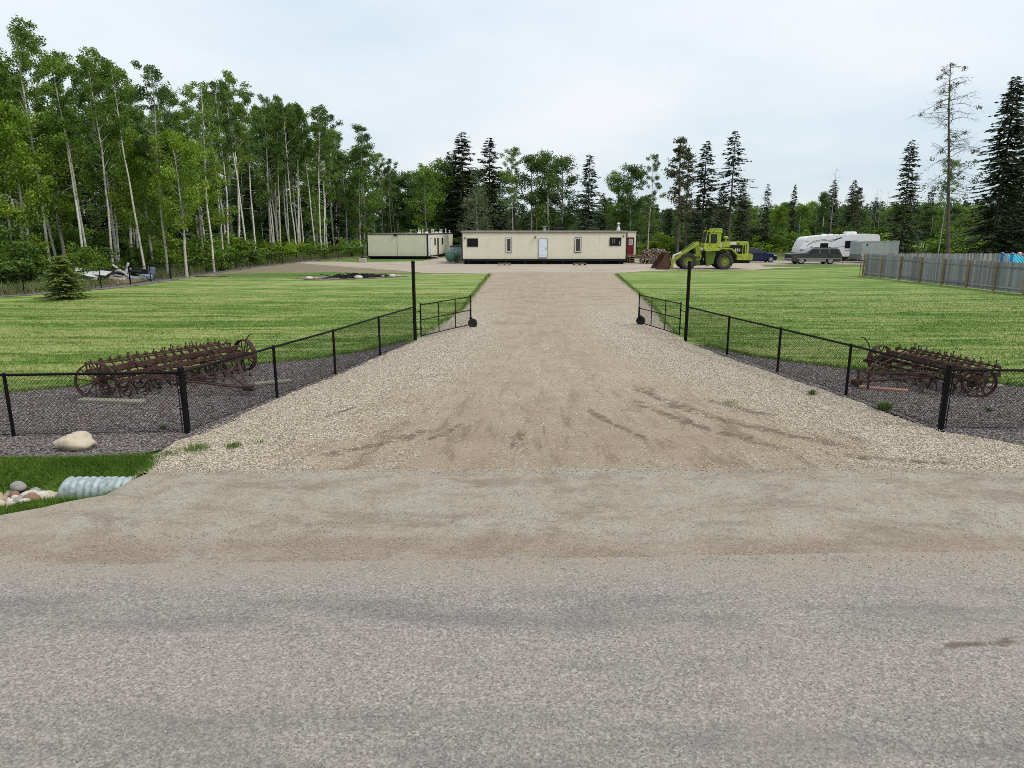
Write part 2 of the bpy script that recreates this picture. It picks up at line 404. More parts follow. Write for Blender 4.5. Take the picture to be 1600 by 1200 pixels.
simple('deck_wood', (0.34, 0.24, 0.11), (0.22, 0.15, 0.07), 5, 0.7)
simple('pallet_wood', (0.17, 0.115, 0.095), (0.10, 0.065, 0.055), 7, 0.85)
simple('red_deck', (0.21, 0.075, 0.045), (0.15, 0.05, 0.03), 5, 0.7)
def m_glass(name, tint, rough=0.08):
    t = NT(name, rough); t.color(tint); t.b.inputs['Specular IOR Level'].default_value = 0.3; return t.m
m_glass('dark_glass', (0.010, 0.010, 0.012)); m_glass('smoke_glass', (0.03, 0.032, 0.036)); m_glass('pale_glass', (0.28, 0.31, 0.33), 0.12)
m_glass('screen_glass', (0.055, 0.052, 0.05), 0.3)
# loader
simple('loader_lime', (0.38, 0.44, 0.040), (0.22, 0.25, 0.055), 3.5, 0.5, contrast=(0.36, 0.54), detail=8)
simple('loader_green', (0.15, 0.22, 0.030), (0.09, 0.14, 0.022), 2.0, 0.55)
simple('loader_rim', (0.30, 0.33, 0.05), (0.20, 0.22, 0.035), 4, 0.55)
simple('loader_white', (0.70, 0.70, 0.66), (0.55, 0.55, 0.52), 4, 0.5)
simple('bucket_rust', (0.105, 0.050, 0.032), (0.055, 0.030, 0.022), 3, 0.85, bump=0.3)
simple('machine_black', (0.014, 0.014, 0.014), (0.008, 0.008, 0.008), 6, 0.6)
simple('dusty_tyre', (0.075, 0.070, 0.064), (0.032, 0.030, 0.028), 4, 0.9)
# cars
def m_paint(name, c, rough=0.25, coat=0.6):
    t = NT(name, rough); f = t.noise(2.0, 3); t.color(t.ramp(f, [(0.3, tuple(x * 0.85 for x in c)), (0.7, c)]))
    t.b.inputs['Coat Weight'].default_value = coat; t.b.inputs['Coat Roughness'].default_value = 0.08
    return t.m
m_paint('navy_paint', (0.010, 0.016, 0.060)); m_paint('charcoal_paint', (0.050, 0.053, 0.056), 0.3, 0.5)
m_paint('rv_white', (0.84, 0.85, 0.86), 0.35, 0.2); m_paint('taupe_paint', (0.26, 0.25, 0.235), 0.4, 0.2)
simple('chrome', (0.60, 0.60, 0.60), (0.45, 0.45, 0.45), 6, 0.25, 0.9)
simple('alloy', (0.50, 0.50, 0.51), (0.38, 0.38, 0.39), 6, 0.4, 0.6)
simple('headlamp', (0.62, 0.64, 0.66), (0.5, 0.5, 0.5), 6, 0.15)
simple('amber', (0.55, 0.16, 0.02), (0.45, 0.12, 0.02), 6, 0.3)
simple('tail_red', (0.35, 0.012, 0.012), (0.28, 0.01, 0.01), 6, 0.3)
simple('graphic_black', (0.015, 0.015, 0.018), (0.01, 0.01, 0.012), 6, 0.5)
simple('graphic_grey', (0.25, 0.26, 0.28), (0.2, 0.21, 0.23), 6, 0.5)
simple('cargo_grey', (0.34, 0.385, 0.385), (0.285, 0.33, 0.33), 1.3, 0.4, 0.15)
simple('diamond_plate', (0.24, 0.25, 0.26), (0.17, 0.18, 0.19), 14, 0.4, 0.6)
# timber, rust, stone
def m_wood(name, c1, c2, objvar=0.35):
    t = NT(name, 0.88)
    f = t.noise(2.2, 6, 0.68, vec=t.vec((9, 9, 0.8)))
    c = t.ramp(f, [(0.3, c2), (0.65, c1)])
    k = t.math('ADD', t.math('MULTIPLY', t.objrand(), objvar), 1 - objvar / 2)
    v = t.n.new('ShaderNodeVectorMath'); v.operation = 'SCALE'; t.l.new(c, v.inputs[0]); t.l.new(k, v.inputs['Scale'])
    t.color(v.outputs[0]); t.bump(f, 0.4, 0.01); return t.m
m_wood('weathered_grey_wood', (0.30, 0.30, 0.315), (0.15, 0.15, 0.16), 0.65)
m_wood('brown_post_wood', (0.34, 0.235, 0.135), (0.20, 0.135, 0.08), 0.3)
m_wood('old_plank', (0.30, 0.30, 0.225), (0.17, 0.165, 0.125), 0.1)
m_wood('red_plank', (0.42, 0.19, 0.13), (0.34, 0.24, 0.2), 0.1)
def m_rust():
    t = NT('rusty_iron', 0.9)
    f = t.noise(7, 6, 0.7)
    c = t.ramp(f, [(0.28, (0.022, 0.014, 0.013)), (0.5, (0.062, 0.032, 0.025)), (0.68, (0.120, 0.060, 0.045)), (0.85, (0.19, 0.125, 0.105))])
    t.color(c); t.bump(t.noise(40, 4), 0.5, 0.006); return t.m
m_rust()
def m_stone(name, c1, c2):
    t = NT(name, 0.85)
    f = t.noise(6, 6, 0.65); c = t.ramp(f, [(0.3, c2), (0.62, c1)])
    sp = t.noise(55, 3, 0.7); c = t.mix(0.25, c, t.ramp(sp, [(0.35, tuple(x * .5 for x in c1)), (0.7, tuple(min(.9, x * 1.4) for x in c1))]))
    t.color(c); t.bump(f, 0.3, 0.03); return t.m
m_stone('stone_cream', (0.53, 0.46, 0.345), (0.40, 0.34, 0.25)); m_stone('stone_white', (0.58, 0.55, 0.50), (0.44, 0.41, 0.37))
m_stone('stone_tan', (0.42, 0.32, 0.22), (0.30, 0.22, 0.15)); m_stone('stone_red', (0.28, 0.16, 0.11), (0.19, 0.105, 0.075))
m_stone('stone_grey', (0.33, 0.31, 0.285), (0.22, 0.205, 0.19)); m_stone('stone_peach', (0.52, 0.36, 0.24), (0.40, 0.27, 0.18))
simple('pebble_white', (0.70, 0.645, 0.54), (0.54, 0.48, 0.385), 30, 0.9); simple('pebble_tan', (0.52, 0.44, 0.315), (0.40, 0.325, 0.225), 30, 0.9)
simple('pebble_grey', (0.31, 0.265, 0.205), (0.22, 0.185, 0.145), 30, 0.9)
simple('chip_dark', (0.135, 0.108, 0.102), (0.075, 0.058, 0.054), 30, 0.95); simple('chip_mid', (0.30, 0.250, 0.240), (0.20, 0.165, 0.156), 30, 0.95)
simple('chip_pale', (0.46, 0.43, 0.42), (0.33, 0.305, 0.3), 30, 0.95)
simple('dirt_clod', (0.105, 0.078, 0.052), (0.055, 0.04, 0.027), 30, 0.95)
simple('log_bark', (0.16, 0.12, 0.105), (0.07, 0.052, 0.046), 9, 0.9); simple('log_end', (0.42, 0.34, 0.27), (0.30, 0.23, 0.18), 14, 0.85)
simple('char', (0.028, 0.026, 0.028), (0.012, 0.012, 0.012), 7, 0.95); simple('ash_soil', (0.235, 0.19, 0.155), (0.105, 0.088, 0.08), 2.2, 0.95, bump=0.4)
simple('scrap_white', (0.66, 0.68, 0.68), (0.5, 0.52, 0.52), 4, 0.6); simple('scrap_blue', (0.30, 0.37, 0.50), (0.2, 0.25, 0.36), 4, 0.6)
simple('scrap_black', (0.02, 0.02, 0.02), (0.012, 0.012, 0.012), 4, 0.7); simple('scrap_pink', (0.46, 0.36, 0.31), (0.36, 0.28, 0.24), 4, 0.8)
simple('play_teal', (0.03, 0.42, 0.50), (0.025, 0.36, 0.44), 2, 0.4); simple('play_blue', (0.04, 0.20, 0.55), (0.03, 0.17, 0.48), 2, 0.4)
simple('play_cream', (0.68, 0.60, 0.52), (0.6, 0.52, 0.45), 2, 0.4); simple('play_red', (0.45, 0.03, 0.03), (0.38, 0.025, 0.025), 2, 0.4)

# ------------------------------------------------------------------ mesh helpers
class MB:
    """collects simple solids into ONE mesh"""
    def __init__(self): self.v = []; self.f = []; self.mi = []
    def add(self, vs, fs, mi=0):
        o = len(self.v); self.v += [tuple(p) for p in vs]
        for f in fs: self.f.append(tuple(i + o for i in f)); self.mi.append(mi)
        return self
    def box(self, c, s, rot=None, mi=0, ch=0.0):
        hx, hy, hz = s[0] / 2, s[1] / 2, s[2] / 2
        if ch > 0:
            k = min(ch, hx * .9, hy * .9, hz * .9); vs = []; 
            for z, q in ((-hz, 1), (-hz + k, 0), (hz - k, 0), (hz, 1)):
                a, b = hx - (k if q else 0), hy - (k if q else 0)
                ca = k * (0.6 if q else 1)
                vs += [(-a + ca, -b, z), (a - ca, -b, z), (a, -b + ca, z), (a, b - ca, z), (a - ca, b, z), (-a + ca, b, z), (-a, b - ca, z), (-a, -b + ca, z)]
            fs = [tuple(range(7, -1, -1)), tuple(range(24, 32))]
            for r in range(3):
                for i in range(8): fs.append((r * 8 + i, r * 8 + (i + 1) % 8, r * 8 + 8 + (i + 1) % 8, r * 8 + 8 + i))
        else:
            vs = [(x, y, z) for z in (-hz, hz) for x, y in ((-hx, -hy), (hx, -hy), (hx, hy), (-hx, hy))]
            fs = [(3, 2, 1, 0), (4, 5, 6, 7), (0, 1, 5, 4), (1, 2, 6, 5), (2, 3, 7, 6), (3, 0, 4, 7)]
        if rot is not None:
            m = rot if isinstance(rot, Matrix) else Matrix.Rotation(rot, 3, 'Z')
            vs = [m @ Vector(p) for p in vs]
        return self.add([(p[0] + c[0], p[1] + c[1], p[2] + c[2]) for p in vs], fs, mi)
    def bar(self, a, b, w, h=None, mi=0, up=(0, 0, 1)):
        """rectangular bar from a to b"""
        a, b = Vector(a), Vector(b); h = h or w; d = (b - a)
        if d.length < 1e-6: return self
        x = d.normalized(); u = Vector(up)
        if abs(x.dot(u)) > 0.98: u = Vector((1, 0, 0))
        y = u.cross(x).normalized(); z = x.cross(y)
        vs = []
        for p in (a, b):
            for sy, sz in ((-1, -1), (1, -1), (1, 1), (-1, 1)): vs.append(p + y * (sy * w / 2) + z * (sz * h / 2))
        return self.add(vs, [(3, 2, 1, 0), (4, 5, 6, 7), (0, 1, 5, 4), (1, 2, 6, 5), (2, 3, 7, 6), (3, 0, 4, 7)], mi)
    def tube(self, pts, r, n=8, mi=0, cap=True):
        pts = [Vector(p) for p in pts]
        if not isinstance(r, (list, tuple)): r = [r] * len(pts)
        prev = None; rings = []; vs = []
        for i, p in enumerate(pts):
            d = (pts[min(i + 1, len(pts) - 1)] - pts[max(i - 1, 0)])
            d = d.normalized() if d.length > 1e-9 else Vector((0, 0, 1))
            if prev is None:
                u = Vector((0, 0, 1)) if abs(d.z) < 0.9 else Vector((1, 0, 0))
                y = u.cross(d).normalized()
            else:
                y = (prev - d * prev.dot(d)); y = y.normalized() if y.length > 1e-6 else d.orthogonal().normalized()
            prev = y; z = d.cross(y)
            for k in range(n):
                a = 2 * math.pi * k / n
                vs.append(p + (y * math.cos(a) + z * math.sin(a)) * r[i])
        fs = []
        for i in range(len(pts) - 1):
            for k in range(n): fs.append((i * n + k, i * n + (k + 1) % n, (i + 1) * n + (k + 1) % n, (i + 1) * n + k))
        if cap: fs.append(tuple(range(n - 1, -1, -1))); fs.append(tuple((len(pts) - 1) * n + k for k in range(n)))
        return self.add(vs, fs, mi)
    def prism(self, poly, y0, y1, mi=0, inset=0.0, insety=0.0):
        """polygon in (x,z) extruded along y; optional chamfer: end caps shrunk by inset over insety"""
        n = len(poly); cx = sum(p[0] for p in poly) / n; cz = sum(p[1] for p in poly) / n
        def sh(p):
            if not inset: return p
            dx, dz = cx - p[0], cz - p[1]; L = math.hypot(dx, dz) or 1
            return (p[0] + dx / L * inset, p[1] + dz / L * inset)
        ys = [(y0, True), (y0 + insety, False), (y1 - insety, False), (y1, True)] if inset else [(y0, False), (y1, False)]
        vs = []
        for y, s in ys:
            for p in poly:
                q = sh(p) if s else p; vs.append((q[0], y, q[1]))
        k = len(ys); fs = [tuple(range(n)), tuple((k - 1) * n + i for i in range(n - 1, -1, -1))]
        for r in range(k - 1):
            for i in range(n): fs.append((r * n + i, (r + 1) * n + i, (r + 1) * n + (i + 1) % n, r * n + (i + 1) % n))
        return self.add(vs, fs, mi)
    def lathe(self, prof, c=(0, 0, 0), axis='y', n=24, mi=0, closed=False):
        """profile [(radius, offset along axis)]"""
        vs = []; m = len(prof)
        for k in range(n):
            a = 2 * math.pi * k / n; ca, sa = math.cos(a), math.sin(a)
            for r, o in prof:
                if axis == 'y': vs.append((c[0] + r * ca, c[1] + o, c[2] + r * sa))
                elif axis == 'x': vs.append((c[0] + o, c[1] + r * ca, c[2] + r * sa))
                else: vs.append((c[0] + r * ca, c[1] + r * sa, c[2] + o))
        fs = []
        for k in range(n):
            for i in range(m if closed else m - 1):
                j = (i + 1) % m; q = (k + 1) % n
                fs.append((k * m + i, q * m + i, q * m + j, k * m + j))
        return self.add(vs, fs, mi)
    def mesh(self, name, mats, smooth=False):
        me = bpy.data.meshes.new(name); me.from_pydata(self.v, [], self.f)
        for m in (mats if isinstance(mats, (list, tuple)) else [mats]): me.materials.append(MATS[m])
        if any(self.mi): me.polygons.foreach_set('material_index', self.mi)
        me.validate(); fix_normals(me)
        if smooth: me.polygons.foreach_set('use_smooth', [True] * len(me.polygons))
        me.update(); return me
    def build(self, name, mats, parent=None, loc=(0, 0, 0), smooth=False, **tags):
        return link(name, self.mesh(name, mats, smooth), parent, loc, **tags)
import bmesh
def fix_normals(me):
    bm = bmesh.new(); bm.from_mesh(me); bmesh.ops.recalc_face_normals(bm, faces=bm.faces); bm.to_mesh(me); bm.free()
def tag(o, label=None, cat=None, group=None, kind=None, category=None):
    cat = cat or category
    if label: o['label'] = label
    if cat: o['category'] = cat
    if group: o['group'] = group
    if kind: o['kind'] = kind
    return o
def link(name, me, parent=None, loc=(0, 0, 0), rz=0.0, **tags):
    o = bpy.data.objects.new(name, me); col.objects.link(o)
    o.parent = parent; o.location = loc
    if rz: o.rotation_euler = (0, 0, rz)
    return tag(o, **tags)
def thing(name, label, cat, loc=(0, 0, 0), rz=0.0, group=None, scale=None):
    o = bpy.data.objects.new(name, None); col.objects.link(o)
    o.empty_display_size = 0.2; o.location = loc; o.rotation_euler = (0, 0, rz)
    if scale: o.scale = scale if isinstance(scale, tuple) else (scale,) * 3
    return tag(o, label, cat, group)
def np_mesh(name, verts, faces, mats, smooth=False, mi=None):
    """verts (N,3), faces (M,k) arrays"""
    me = bpy.data.meshes.new(name); k = faces.shape[1]
    me.vertices.add(len(verts)); me.vertices.foreach_set('co', np.ascontiguousarray(verts, dtype=np.float32).ravel())
    me.loops.add(faces.size); me.loops.foreach_set('vertex_index', np.ascontiguousarray(faces, dtype=np.int32).ravel())
    me.polygons.add(len(faces))
    me.polygons.foreach_set('loop_start', np.arange(0, faces.size, k, dtype=np.int32))
    for m in (mats if isinstance(mats, (list, tuple)) else [mats]): me.materials.append(MATS[m])
    if mi is not None: me.polygons.foreach_set('material_index', np.ascontiguousarray(mi, dtype=np.int32))
    me.update(calc_edges=True); me.validate()
    if smooth: me.polygons.foreach_set('use_smooth', [True] * len(me.polygons))
    return me

# ------------------------------------------------------------------ terrain
def sm(x, a, b):
    t = min(1.0, max(0.0, (x - a) / (b - a))); return t * t * (3 - 2 * t)
def terrain(x, y):
    z = 0.0
    # roadside ditch on the left, deepening away from the culvert fill
    k = min(1.0, max(0.0, (-x - 5.85) / 1.05)); k = k * (1.5 - 0.5 * k * k)
    if k > 0 and 8 < y < 12: ya = 8.75 + 0.5 * sm(x, -7.7, -6.5); z -= 0.40 * k * sm(y, ya, ya + 0.55) * (1 - sm(y, 10.4, 10.98))
    # a little unevenness in the woods
    if y > 105 or x < -30:
        a = sm(max(-x - 31, y - 108), 0, 15)
        if a: z += 0.25 * a * mnoise.noise(Vector((x * 0.08, y * 0.08, 3.1)))
    return z
def sheet(name, poly, mat, off, step=0.6, wob=0.06, wscale=1.3, grid=None, label=None, seed=0.0):
    """flat surface bounded by a wobbly outline, draped on the terrain"""
    pts = []
    n = len(poly)
    for i in range(n):
        a, b = Vector(poly[i]), Vector(poly[(i + 1) % n]); L = (b - a).length
        st = step if max(abs(a.x), abs(b.x)) < 60 and L < 120 else 8.0
        k = max(1, int(L / st)); nrm = Vector((-(b - a).y, (b - a).x)).normalized()
        for j in range(k):
            p = a.lerp(b, j / k)
            w = wob * (mnoise.noise(Vector((p.x * wscale, p.y * wscale, 7.7 + seed))) + 0.6 * mnoise.noise(Vector((p.x * wscale * 3.7, p.y * wscale * 3.7, 1.7 + seed))))
            pts.append(Vector((p.x + nrm.x * w * 1.6, p.y + nrm.y * w * 1.6)))
    m = len(pts); edges = [(i, (i + 1) % m) for i in range(m)]
    if grid:
        gx0, gx1, gy0, gy1, gs = grid
        for ix in range(int((gx1 - gx0) / gs) + 1):
            for iy in range(int((gy1 - gy0) / gs) + 1):
                pts.append(Vector((gx0 + ix * gs + 0.013, gy0 + iy * gs + 0.017)))
    vs, es, fs, *_ = delaunay_2d_cdt(pts, edges, [list(range(m))], 1, 1e-5)
    me = bpy.data.meshes.new(name)
    me.from_pydata([(v.x, v.y, terrain(v.x, v.y) + off) for v in vs], [], [tuple(f) for f in fs])
    me.materials.append(MATS[mat]); me.update()
    if len(me.polygons) and me.polygons[0].normal.z < 0: me.flip_normals()
    return link(name, me, kind='structure')
def inpoly(x, y, poly):
    c = False; j = len(poly) - 1
    for i in range(len(poly)):
        xi, yi = poly[i]; xj, yj = poly[j]
        if (yi > y) != (yj > y) and x < (xj - xi) * (y - yi) / (yj - yi) + xi: c = not c
        j = i
    return c
def inpoly_np(x, y, poly):
    c = np.zeros(x.shape, bool); j = len(poly) - 1
    for i in range(len(poly)):
        xi, yi = poly[i]; xj, yj = poly[j]
        if yi != yj:
            c ^= ((yi > y) != (yj > y)) & (x < (xj - xi) * (y - yi) / (yj - yi) + xi)
        j = i
    return c

# base ground: one sheet to the horizon
xs = sorted(set([-4000, -2000, -900, -400, -200, -140] + list(range(-110, -14, 4)) + [round(-14 + 0.25 * i, 2) for i in range(41)] + list(range(-2, 61, 6)) + [80, 120, 160, 220, 400, 900, 2000, 4000]))
ys = sorted(set([-300, -60, -20, -4, 2, 6, 7.5] + [round(8 + 0.2 * i, 2) for i in range(23)] + [14, 18, 24, 30, 36] + list(range(40, 170, 5)) + [200, 260, 400, 700, 1200, 2500, 5000]))
gv = [(x, y, terrain(x, y) - 0.03) for y in ys for x in xs]
nx = len(xs)
gf = [(j * nx + i, j * nx + i + 1, (j + 1) * nx + i + 1, (j + 1) * nx + i) for j in range(len(ys) - 1) for i in range(nx - 1)]
me = bpy.data.meshes.new('ground'); me.from_pydata(gv, [], gf); me.materials.append(MATS['meadow_grass']); me.update()
link('ground', me, kind='structure')

FL = [(-6.17, 12.63), (-5.41, 15.49), (-4.71, 18.07), (-4.05, 20.94), (-3.36, 23.8)]      # left fence posts, corner to gate
FR = [(8.31, 12.89), (7.80, 15.72), (7.21, 18.42), (6.62, 21.0), (6.05, 23.8)]
LEFT_BED = [(-22, 10.98), (-9.1, 11.02), (-7.4, 11.1), (-6.35, 11.35), (-5.9, 12.5), (-5.25, 15.4), (-4.5, 18.1), (-3.75, 21.2), (-3.3, 23.4), (-3.7, 23.75), (-4.6, 21.9), (-5.9, 20.4), (-7.2, 19.7), (-8.6, 18.6), (-10.3, 16.9), (-13, 15.6), (-22, 14.9)]
RIGHT_BED = [(22, 10.9), (11.5, 11.0), (9.6, 11.7), (8.35, 12.35), (7.65, 15.6), (7.0, 18.3), (6.45, 20.8), (6.1, 22.9), (6.5, 22.8), (7.3, 20.9), (8.4, 19.7), (9.6, 18.7), (11.2, 17.6), (13.2, 16.2), (22, 15.2)]
DRIVE = [(-6.05, 10.42), (8.9, 10.44), (9.7, 11.2), (9.0, 12.0), (8.2, 12.7), (7.6, 15.5), (7.0, 18.1), (6.35, 20.9), (5.95, 23.5), (6.0, 25.2), (6.3, 28.5), (6.9, 33), (7.6, 41.4), (8.4, 53), (8.95, 60.5), (10, 62.6), (-2.2, 62.6), (-1.9, 60.5), (-2.1, 50), (-2.3, 41), (-2.35, 34), (-2.9, 28.5), (-3.3, 25.4), (-3.35, 23.7), (-3.9, 21.0), (-4.6, 18.0), (-5.3, 15.4), (-5.95, 12.5), (-6.1, 11.6)]
LAWN_W = [(-60, 11.05), (-9, 11.1), (-2, 22), (-1.5, 61.0), (-8.5, 60.9), (-12.5, 59.2), (-16.5, 55.2), (-21, 55.5), (-26.0, 57), (-25.9, 47), (-27.6, 42.0), (-33.0, 36.0), (-60, 31)]
LAWN_E = [(60, 10.9), (9, 11.0), (5.6, 22), (5.6, 28), (9, 61.2), (12, 64.5), (16, 66.2), (22, 66.0), (27, 67.4), (33, 71), (48, 73.6), (70, 73.6), (70, 40)]
YARD = [(-26, 82), (-19.5, 74.5), (-11.0, 66.0), (-7.5, 61.7), (-1.9, 60.9), (9, 60.9), (12, 64.3), (16, 66.0), (22, 65.8), (25, 68.5), (27, 70.2), (29.6, 70.5), (29.2, 71.3), (26, 72.6), (27, 76.4), (31, 76.9), (40, 76.4), (50, 76.8), (52, 84), (46, 88), (30, 86), (20, 92), (-8, 100), (-12, 88)]
sheet('meadow', [(-26, 36), (70, 36), (90, 150), (-10, 150)], 'meadow_grass', 0.0, step=6, wob=0.0)
sheet('lawn', LAWN_W, 'lawn_grass_west', 0.004, step=0.5, wob=0.12, grid=(-14, -4, 11, 12.4, 0.35))
sheet('lawn', LAWN_E, 'lawn_grass_east', 0.004, step=0.5, wob=0.12, seed=3)
sheet('verge', [(-24, 7.4), (-7.4, 8.2), (-6.2, 8.8), (-5.6, 10.3), (-5.8, 10.9), (-6.35, 11.3), (-9, 11.15), (-24, 11.1)], 'ditch_grass', 0.006, step=0.2, wob=0.05, grid=(-14, -5.6, 8, 11.4, 0.2))
sheet('mulch_bed', LEFT_BED, 'grey_mulch', 0.012, step=0.25, wob=0.10, grid=(-12, -5.6, 10.9, 11.6, 0.25))
sheet('mulch_bed', RIGHT_BED, 'grey_mulch', 0.012, step=0.25, wob=0.10, seed=2)
sheet('gravel_yard', YARD, 'yard_gravel', 0.016, step=0.5, wob=0.2, wscale=0.7)
sheet('bare_soil', [(-26.2, 57.5), (-21, 57), (-17, 59.2), (-13, 61.5), (-8.3, 62.5), (-11.5, 67.5), (-16, 74), (-21.5, 80), (-24.4, 86), (-25.9, 72), (-26.2, 63)], 'bare_scrub_soil', 0.012, step=0.4, wob=0.3, wscale=0.8)
sheet('grass_patch', [(-23, 57.5), (-17.5, 58.4), (-13.5, 59.7), (-12.6, 61.8), (-16, 62.8), (-22, 61.5), (-25.4, 60)], 'ditch_grass', 0.020, step=0.4, wob=0.35, wscale=0.8)
sheet('grass_patch', [(-21.4, 85), (-18.6, 82.5), (-12, 84.5), (-10, 88), (-10.6, 90.2), (-18.6, 91), (-22, 92)], 'ditch_grass', 0.020, step=0.4, wob=0.3, wscale=0.8)
sheet('fence_strip', [(-36, 31.5), (-33, 35.4), (-28.2, 40.9), (-25.8, 46), (-25.9, 57.6), (-26.0, 70), (-24.0, 88), (-21.0, 102), (-22.6, 102.5), (-26.5, 88), (-28.6, 70), (-28.4, 46), (-31, 41), (-38, 33)], 'grey_mulch', 0.024, step=0.4, wob=0.22, wscale=0.9)
sheet('forest_floor', [(-400, 20), (-60, 30), (-37, 31), (-30.5, 40.5), (-28, 46), (-28.2, 70), (-26, 88), (-22, 104), (-8, 104), (20, 98), (60, 100), (62, 140), (-400, 400)], 'forest_litter', 0.0, step=2.5, wob=0.6, wscale=0.4)
drive = sheet('driveway', DRIVE, 'driveway_gravel', 0.028, step=0.2, wob=0.10, wscale=1.1, grid=(-6.5, -5.4, 10.3, 11.9, 0.15))
apron = sheet('driveway_apron', [(-26, 6.2), (24, 7.6), (24, 9.2), (12.0, 9.9), (9.3, 10.55), (4, 10.60), (0, 10.62), (-3, 10.52), (-5.72, 10.42), (-5.92, 9.85), (-6.15, 9.42), (-6.5, 9.0), (-7.0, 8.66), (-9.2, 8.25), (-26, 7.6)], 'dusty_apron', 0.036, step=0.2, wob=0.035, wscale=1.2, grid=(-9, -5.4, 8.2, 10.5, 0.2))
road = sheet('road', [(-300, -2.15), (-14, 7.0), (14, 7.9), (300, 17.05), (300, 1.5), (300, -1.2), (-300, -13.2)], 'chip_seal_asphalt', 0.044, step=0.25, wob=0.02, wscale=1.5)

# stuff scattered on the ground: real little stones, chips, blades
def scatter_solids(name, xy, size, mats, weights, off=0.03, flat=0.6, elong=1.0):
    """octahedral crumbs, one mesh"""
    n = len(xy)
    base = np.array([(1, 0, 0), (0, 1, 0), (-1, 0, 0), (0, -1, 0), (0, 0, 1), (0, 0, -1)], np.float32)
    fc = np.array([(0, 1, 4), (1, 2, 4), (2, 3, 4), (3, 0, 4), (1, 0, 5), (2, 1, 5), (3, 2, 5), (0, 3, 5)])
    v = np.repeat(base[None], n, 0) * (1 + 0.45 * nrng.uniform(-1, 1, (n, 6, 1)))
    s = nrng.uniform(size[0], size[1], (n, 1)) * 0.5
    sx = s * nrng.uniform(1, elong * 1.3, (n, 1)); sy = s * nrng.uniform(0.7, 1, (n, 1)); sz = s * flat
    v = v * np.stack([sx, sy, sz], -1)
    a = nrng.uniform(0, 2 * math.pi, n); ca, sa = np.cos(a)[:, None], np.sin(a)[:, None]
    tl = nrng.normal(0, 0.25, (n, 1))
    X = v[..., 0] * ca - v[..., 1] * sa; Y = v[..., 0] * sa + v[..., 1] * ca; Z = v[..., 2] + tl * v[..., 0]
    z0 = np.array([terrain(p[0], p[1]) for p in xy]) if xy[:, 0].min() < -5.7 and xy[:, 1].min() < 12 else np.zeros(n)
    v = np.stack([X + xy[:, :1], Y + xy[:, 1:2], Z + (z0 + off)[:, None] + sz * 0.35], -1).reshape(-1, 3)
    f = (fc[None] + (np.arange(n) * 6)[:, None, None]).reshape(-1, 3)
    mi = np.repeat(nrng.choice(len(mats), n, p=weights), 8)
    return np_mesh(name, v, f, mats, mi=mi)
def rand_in(poly, n, dens=None):
    P = np.array(poly); lo, hi = P.min(0), P.max(0); out = []
    tot = 0
    while tot < n:
        q = nrng.uniform(lo, hi, (n * 2, 2)); q = q[inpoly_np(q[:, 0], q[:, 1], poly)]
        if dens is not None: q = q[nrng.uniform(0, 1, len(q)) < dens(q)]
        out.append(q); tot += len(q)
    return np.concatenate(out)[:n]
def drive_edge(q):
    y = q[:, 1]; half = np.where(y < 24, 2.6 + (24 - y) / 13.4 * 4.4, 4.6)
    rel = np.abs(q[:, 0] - 1.25) / half
    return np.clip((rel - 0.38) * 2.0, 0.12, 1) * np.clip((31 - y) / 14, 0.12, 1)
join = np.stack([nrng.uniform(-5.8, 9.0, 3200), 10.62 - np.abs(nrng.normal(0, 0.22, 3200))], -1)
link('spilled_gravel', scatter_solids('spilled_gravel', join, (0.008, 0.026), ['pebble_white', 'pebble_tan', 'pebble_grey'], [0.35, 0.35, 0.3], 0.038), kind='stuff', label='gravel spilled from the driveway onto the apron edge', category='gravel')
pd = [p for p in DRIVE if p[1] < 34]
xy = rand_in(pd, 58000, drive_edge)
link('gravel_stones', scatter_solids('gravel_stones', xy, (0.012, 0.036), ['pebble_white', 'pebble_tan', 'pebble_grey'], [0.5, 0.34, 0.16], 0.03), kind='stuff', label='loose pale gravel lying along the driveway edges', category='gravel')
bedp = [p for p in LEFT_BED if p[0] > -14]
bedp = [(-11.5, 10.98)] + LEFT_BED[1:-3] + [(-10.3, 16.9), (-12.3, 15.9)]
xy = np.concatenate([rand_in(bedp, 40000), rand_in([(13, 10.9)] + RIGHT_BED[1:-2] + [(13.2, 16.2)], 32000)])
link('mulch_chips', scatter_solids('mulch_chips', xy, (0.013, 0.045), ['chip_dark', 'chip_mid', 'chip_pale'], [0.42, 0.43, 0.15], 0.018, 0.35, 1.6), kind='stuff', label='loose grey wood chips covering the fence beds', category='mulch')
# dirt clods: thrown out along the ruts and over the apron
RUTS = [[(3.05, 17.0), (3.35, 15.4), (3.9, 14.1), (4.55, 13.2), (5.4, 12.3), (6.1, 11.6)], [(2.7, 15.4), (3.1, 14.2), (3.6, 13.2), (4.3, 12.2), (4.9, 11.5)],
        [(1.55, 14.6), (1.9, 13.5), (2.2, 12.8), (2.45, 12.2)], [(-1.6, 12.9), (-2.0, 12.3), (-2.6, 11.7), (-3.3, 11.2)], [(-1.0, 13.3), (-1.25, 12.6), (-1.6, 12.1)],
        [(-3.4, 14.6), (-3.6, 14.1), (-3.85, 13.7)], [(4.4, 15.2), (4.9, 14.4), (5.5, 13.8)], [(0.2, 12.6), (0.1, 12.1), (-0.05, 11.6)], [(5.6, 11.3), (6.4, 11.0), (7.4, 10.85)]]
def smooth_path(p, n=28):
    out = []; P = [Vector(q) for q in p]
    for i in range(n):
        t = i / (n - 1) * (len(P) - 1); k = min(int(t), len(P) - 2); f = t - k
        a, b, c, d_ = P[max(k - 1, 0)], P[k], P[k + 1], P[min(k + 2, len(P) - 1)]
        out.append(0.5 * ((2 * b) + (c - a) * f + (2 * a - 5 * b + 4 * c - d_) * f * f + (3 * b - a - 3 * c + d_) * f ** 3))
    return out
cl = []
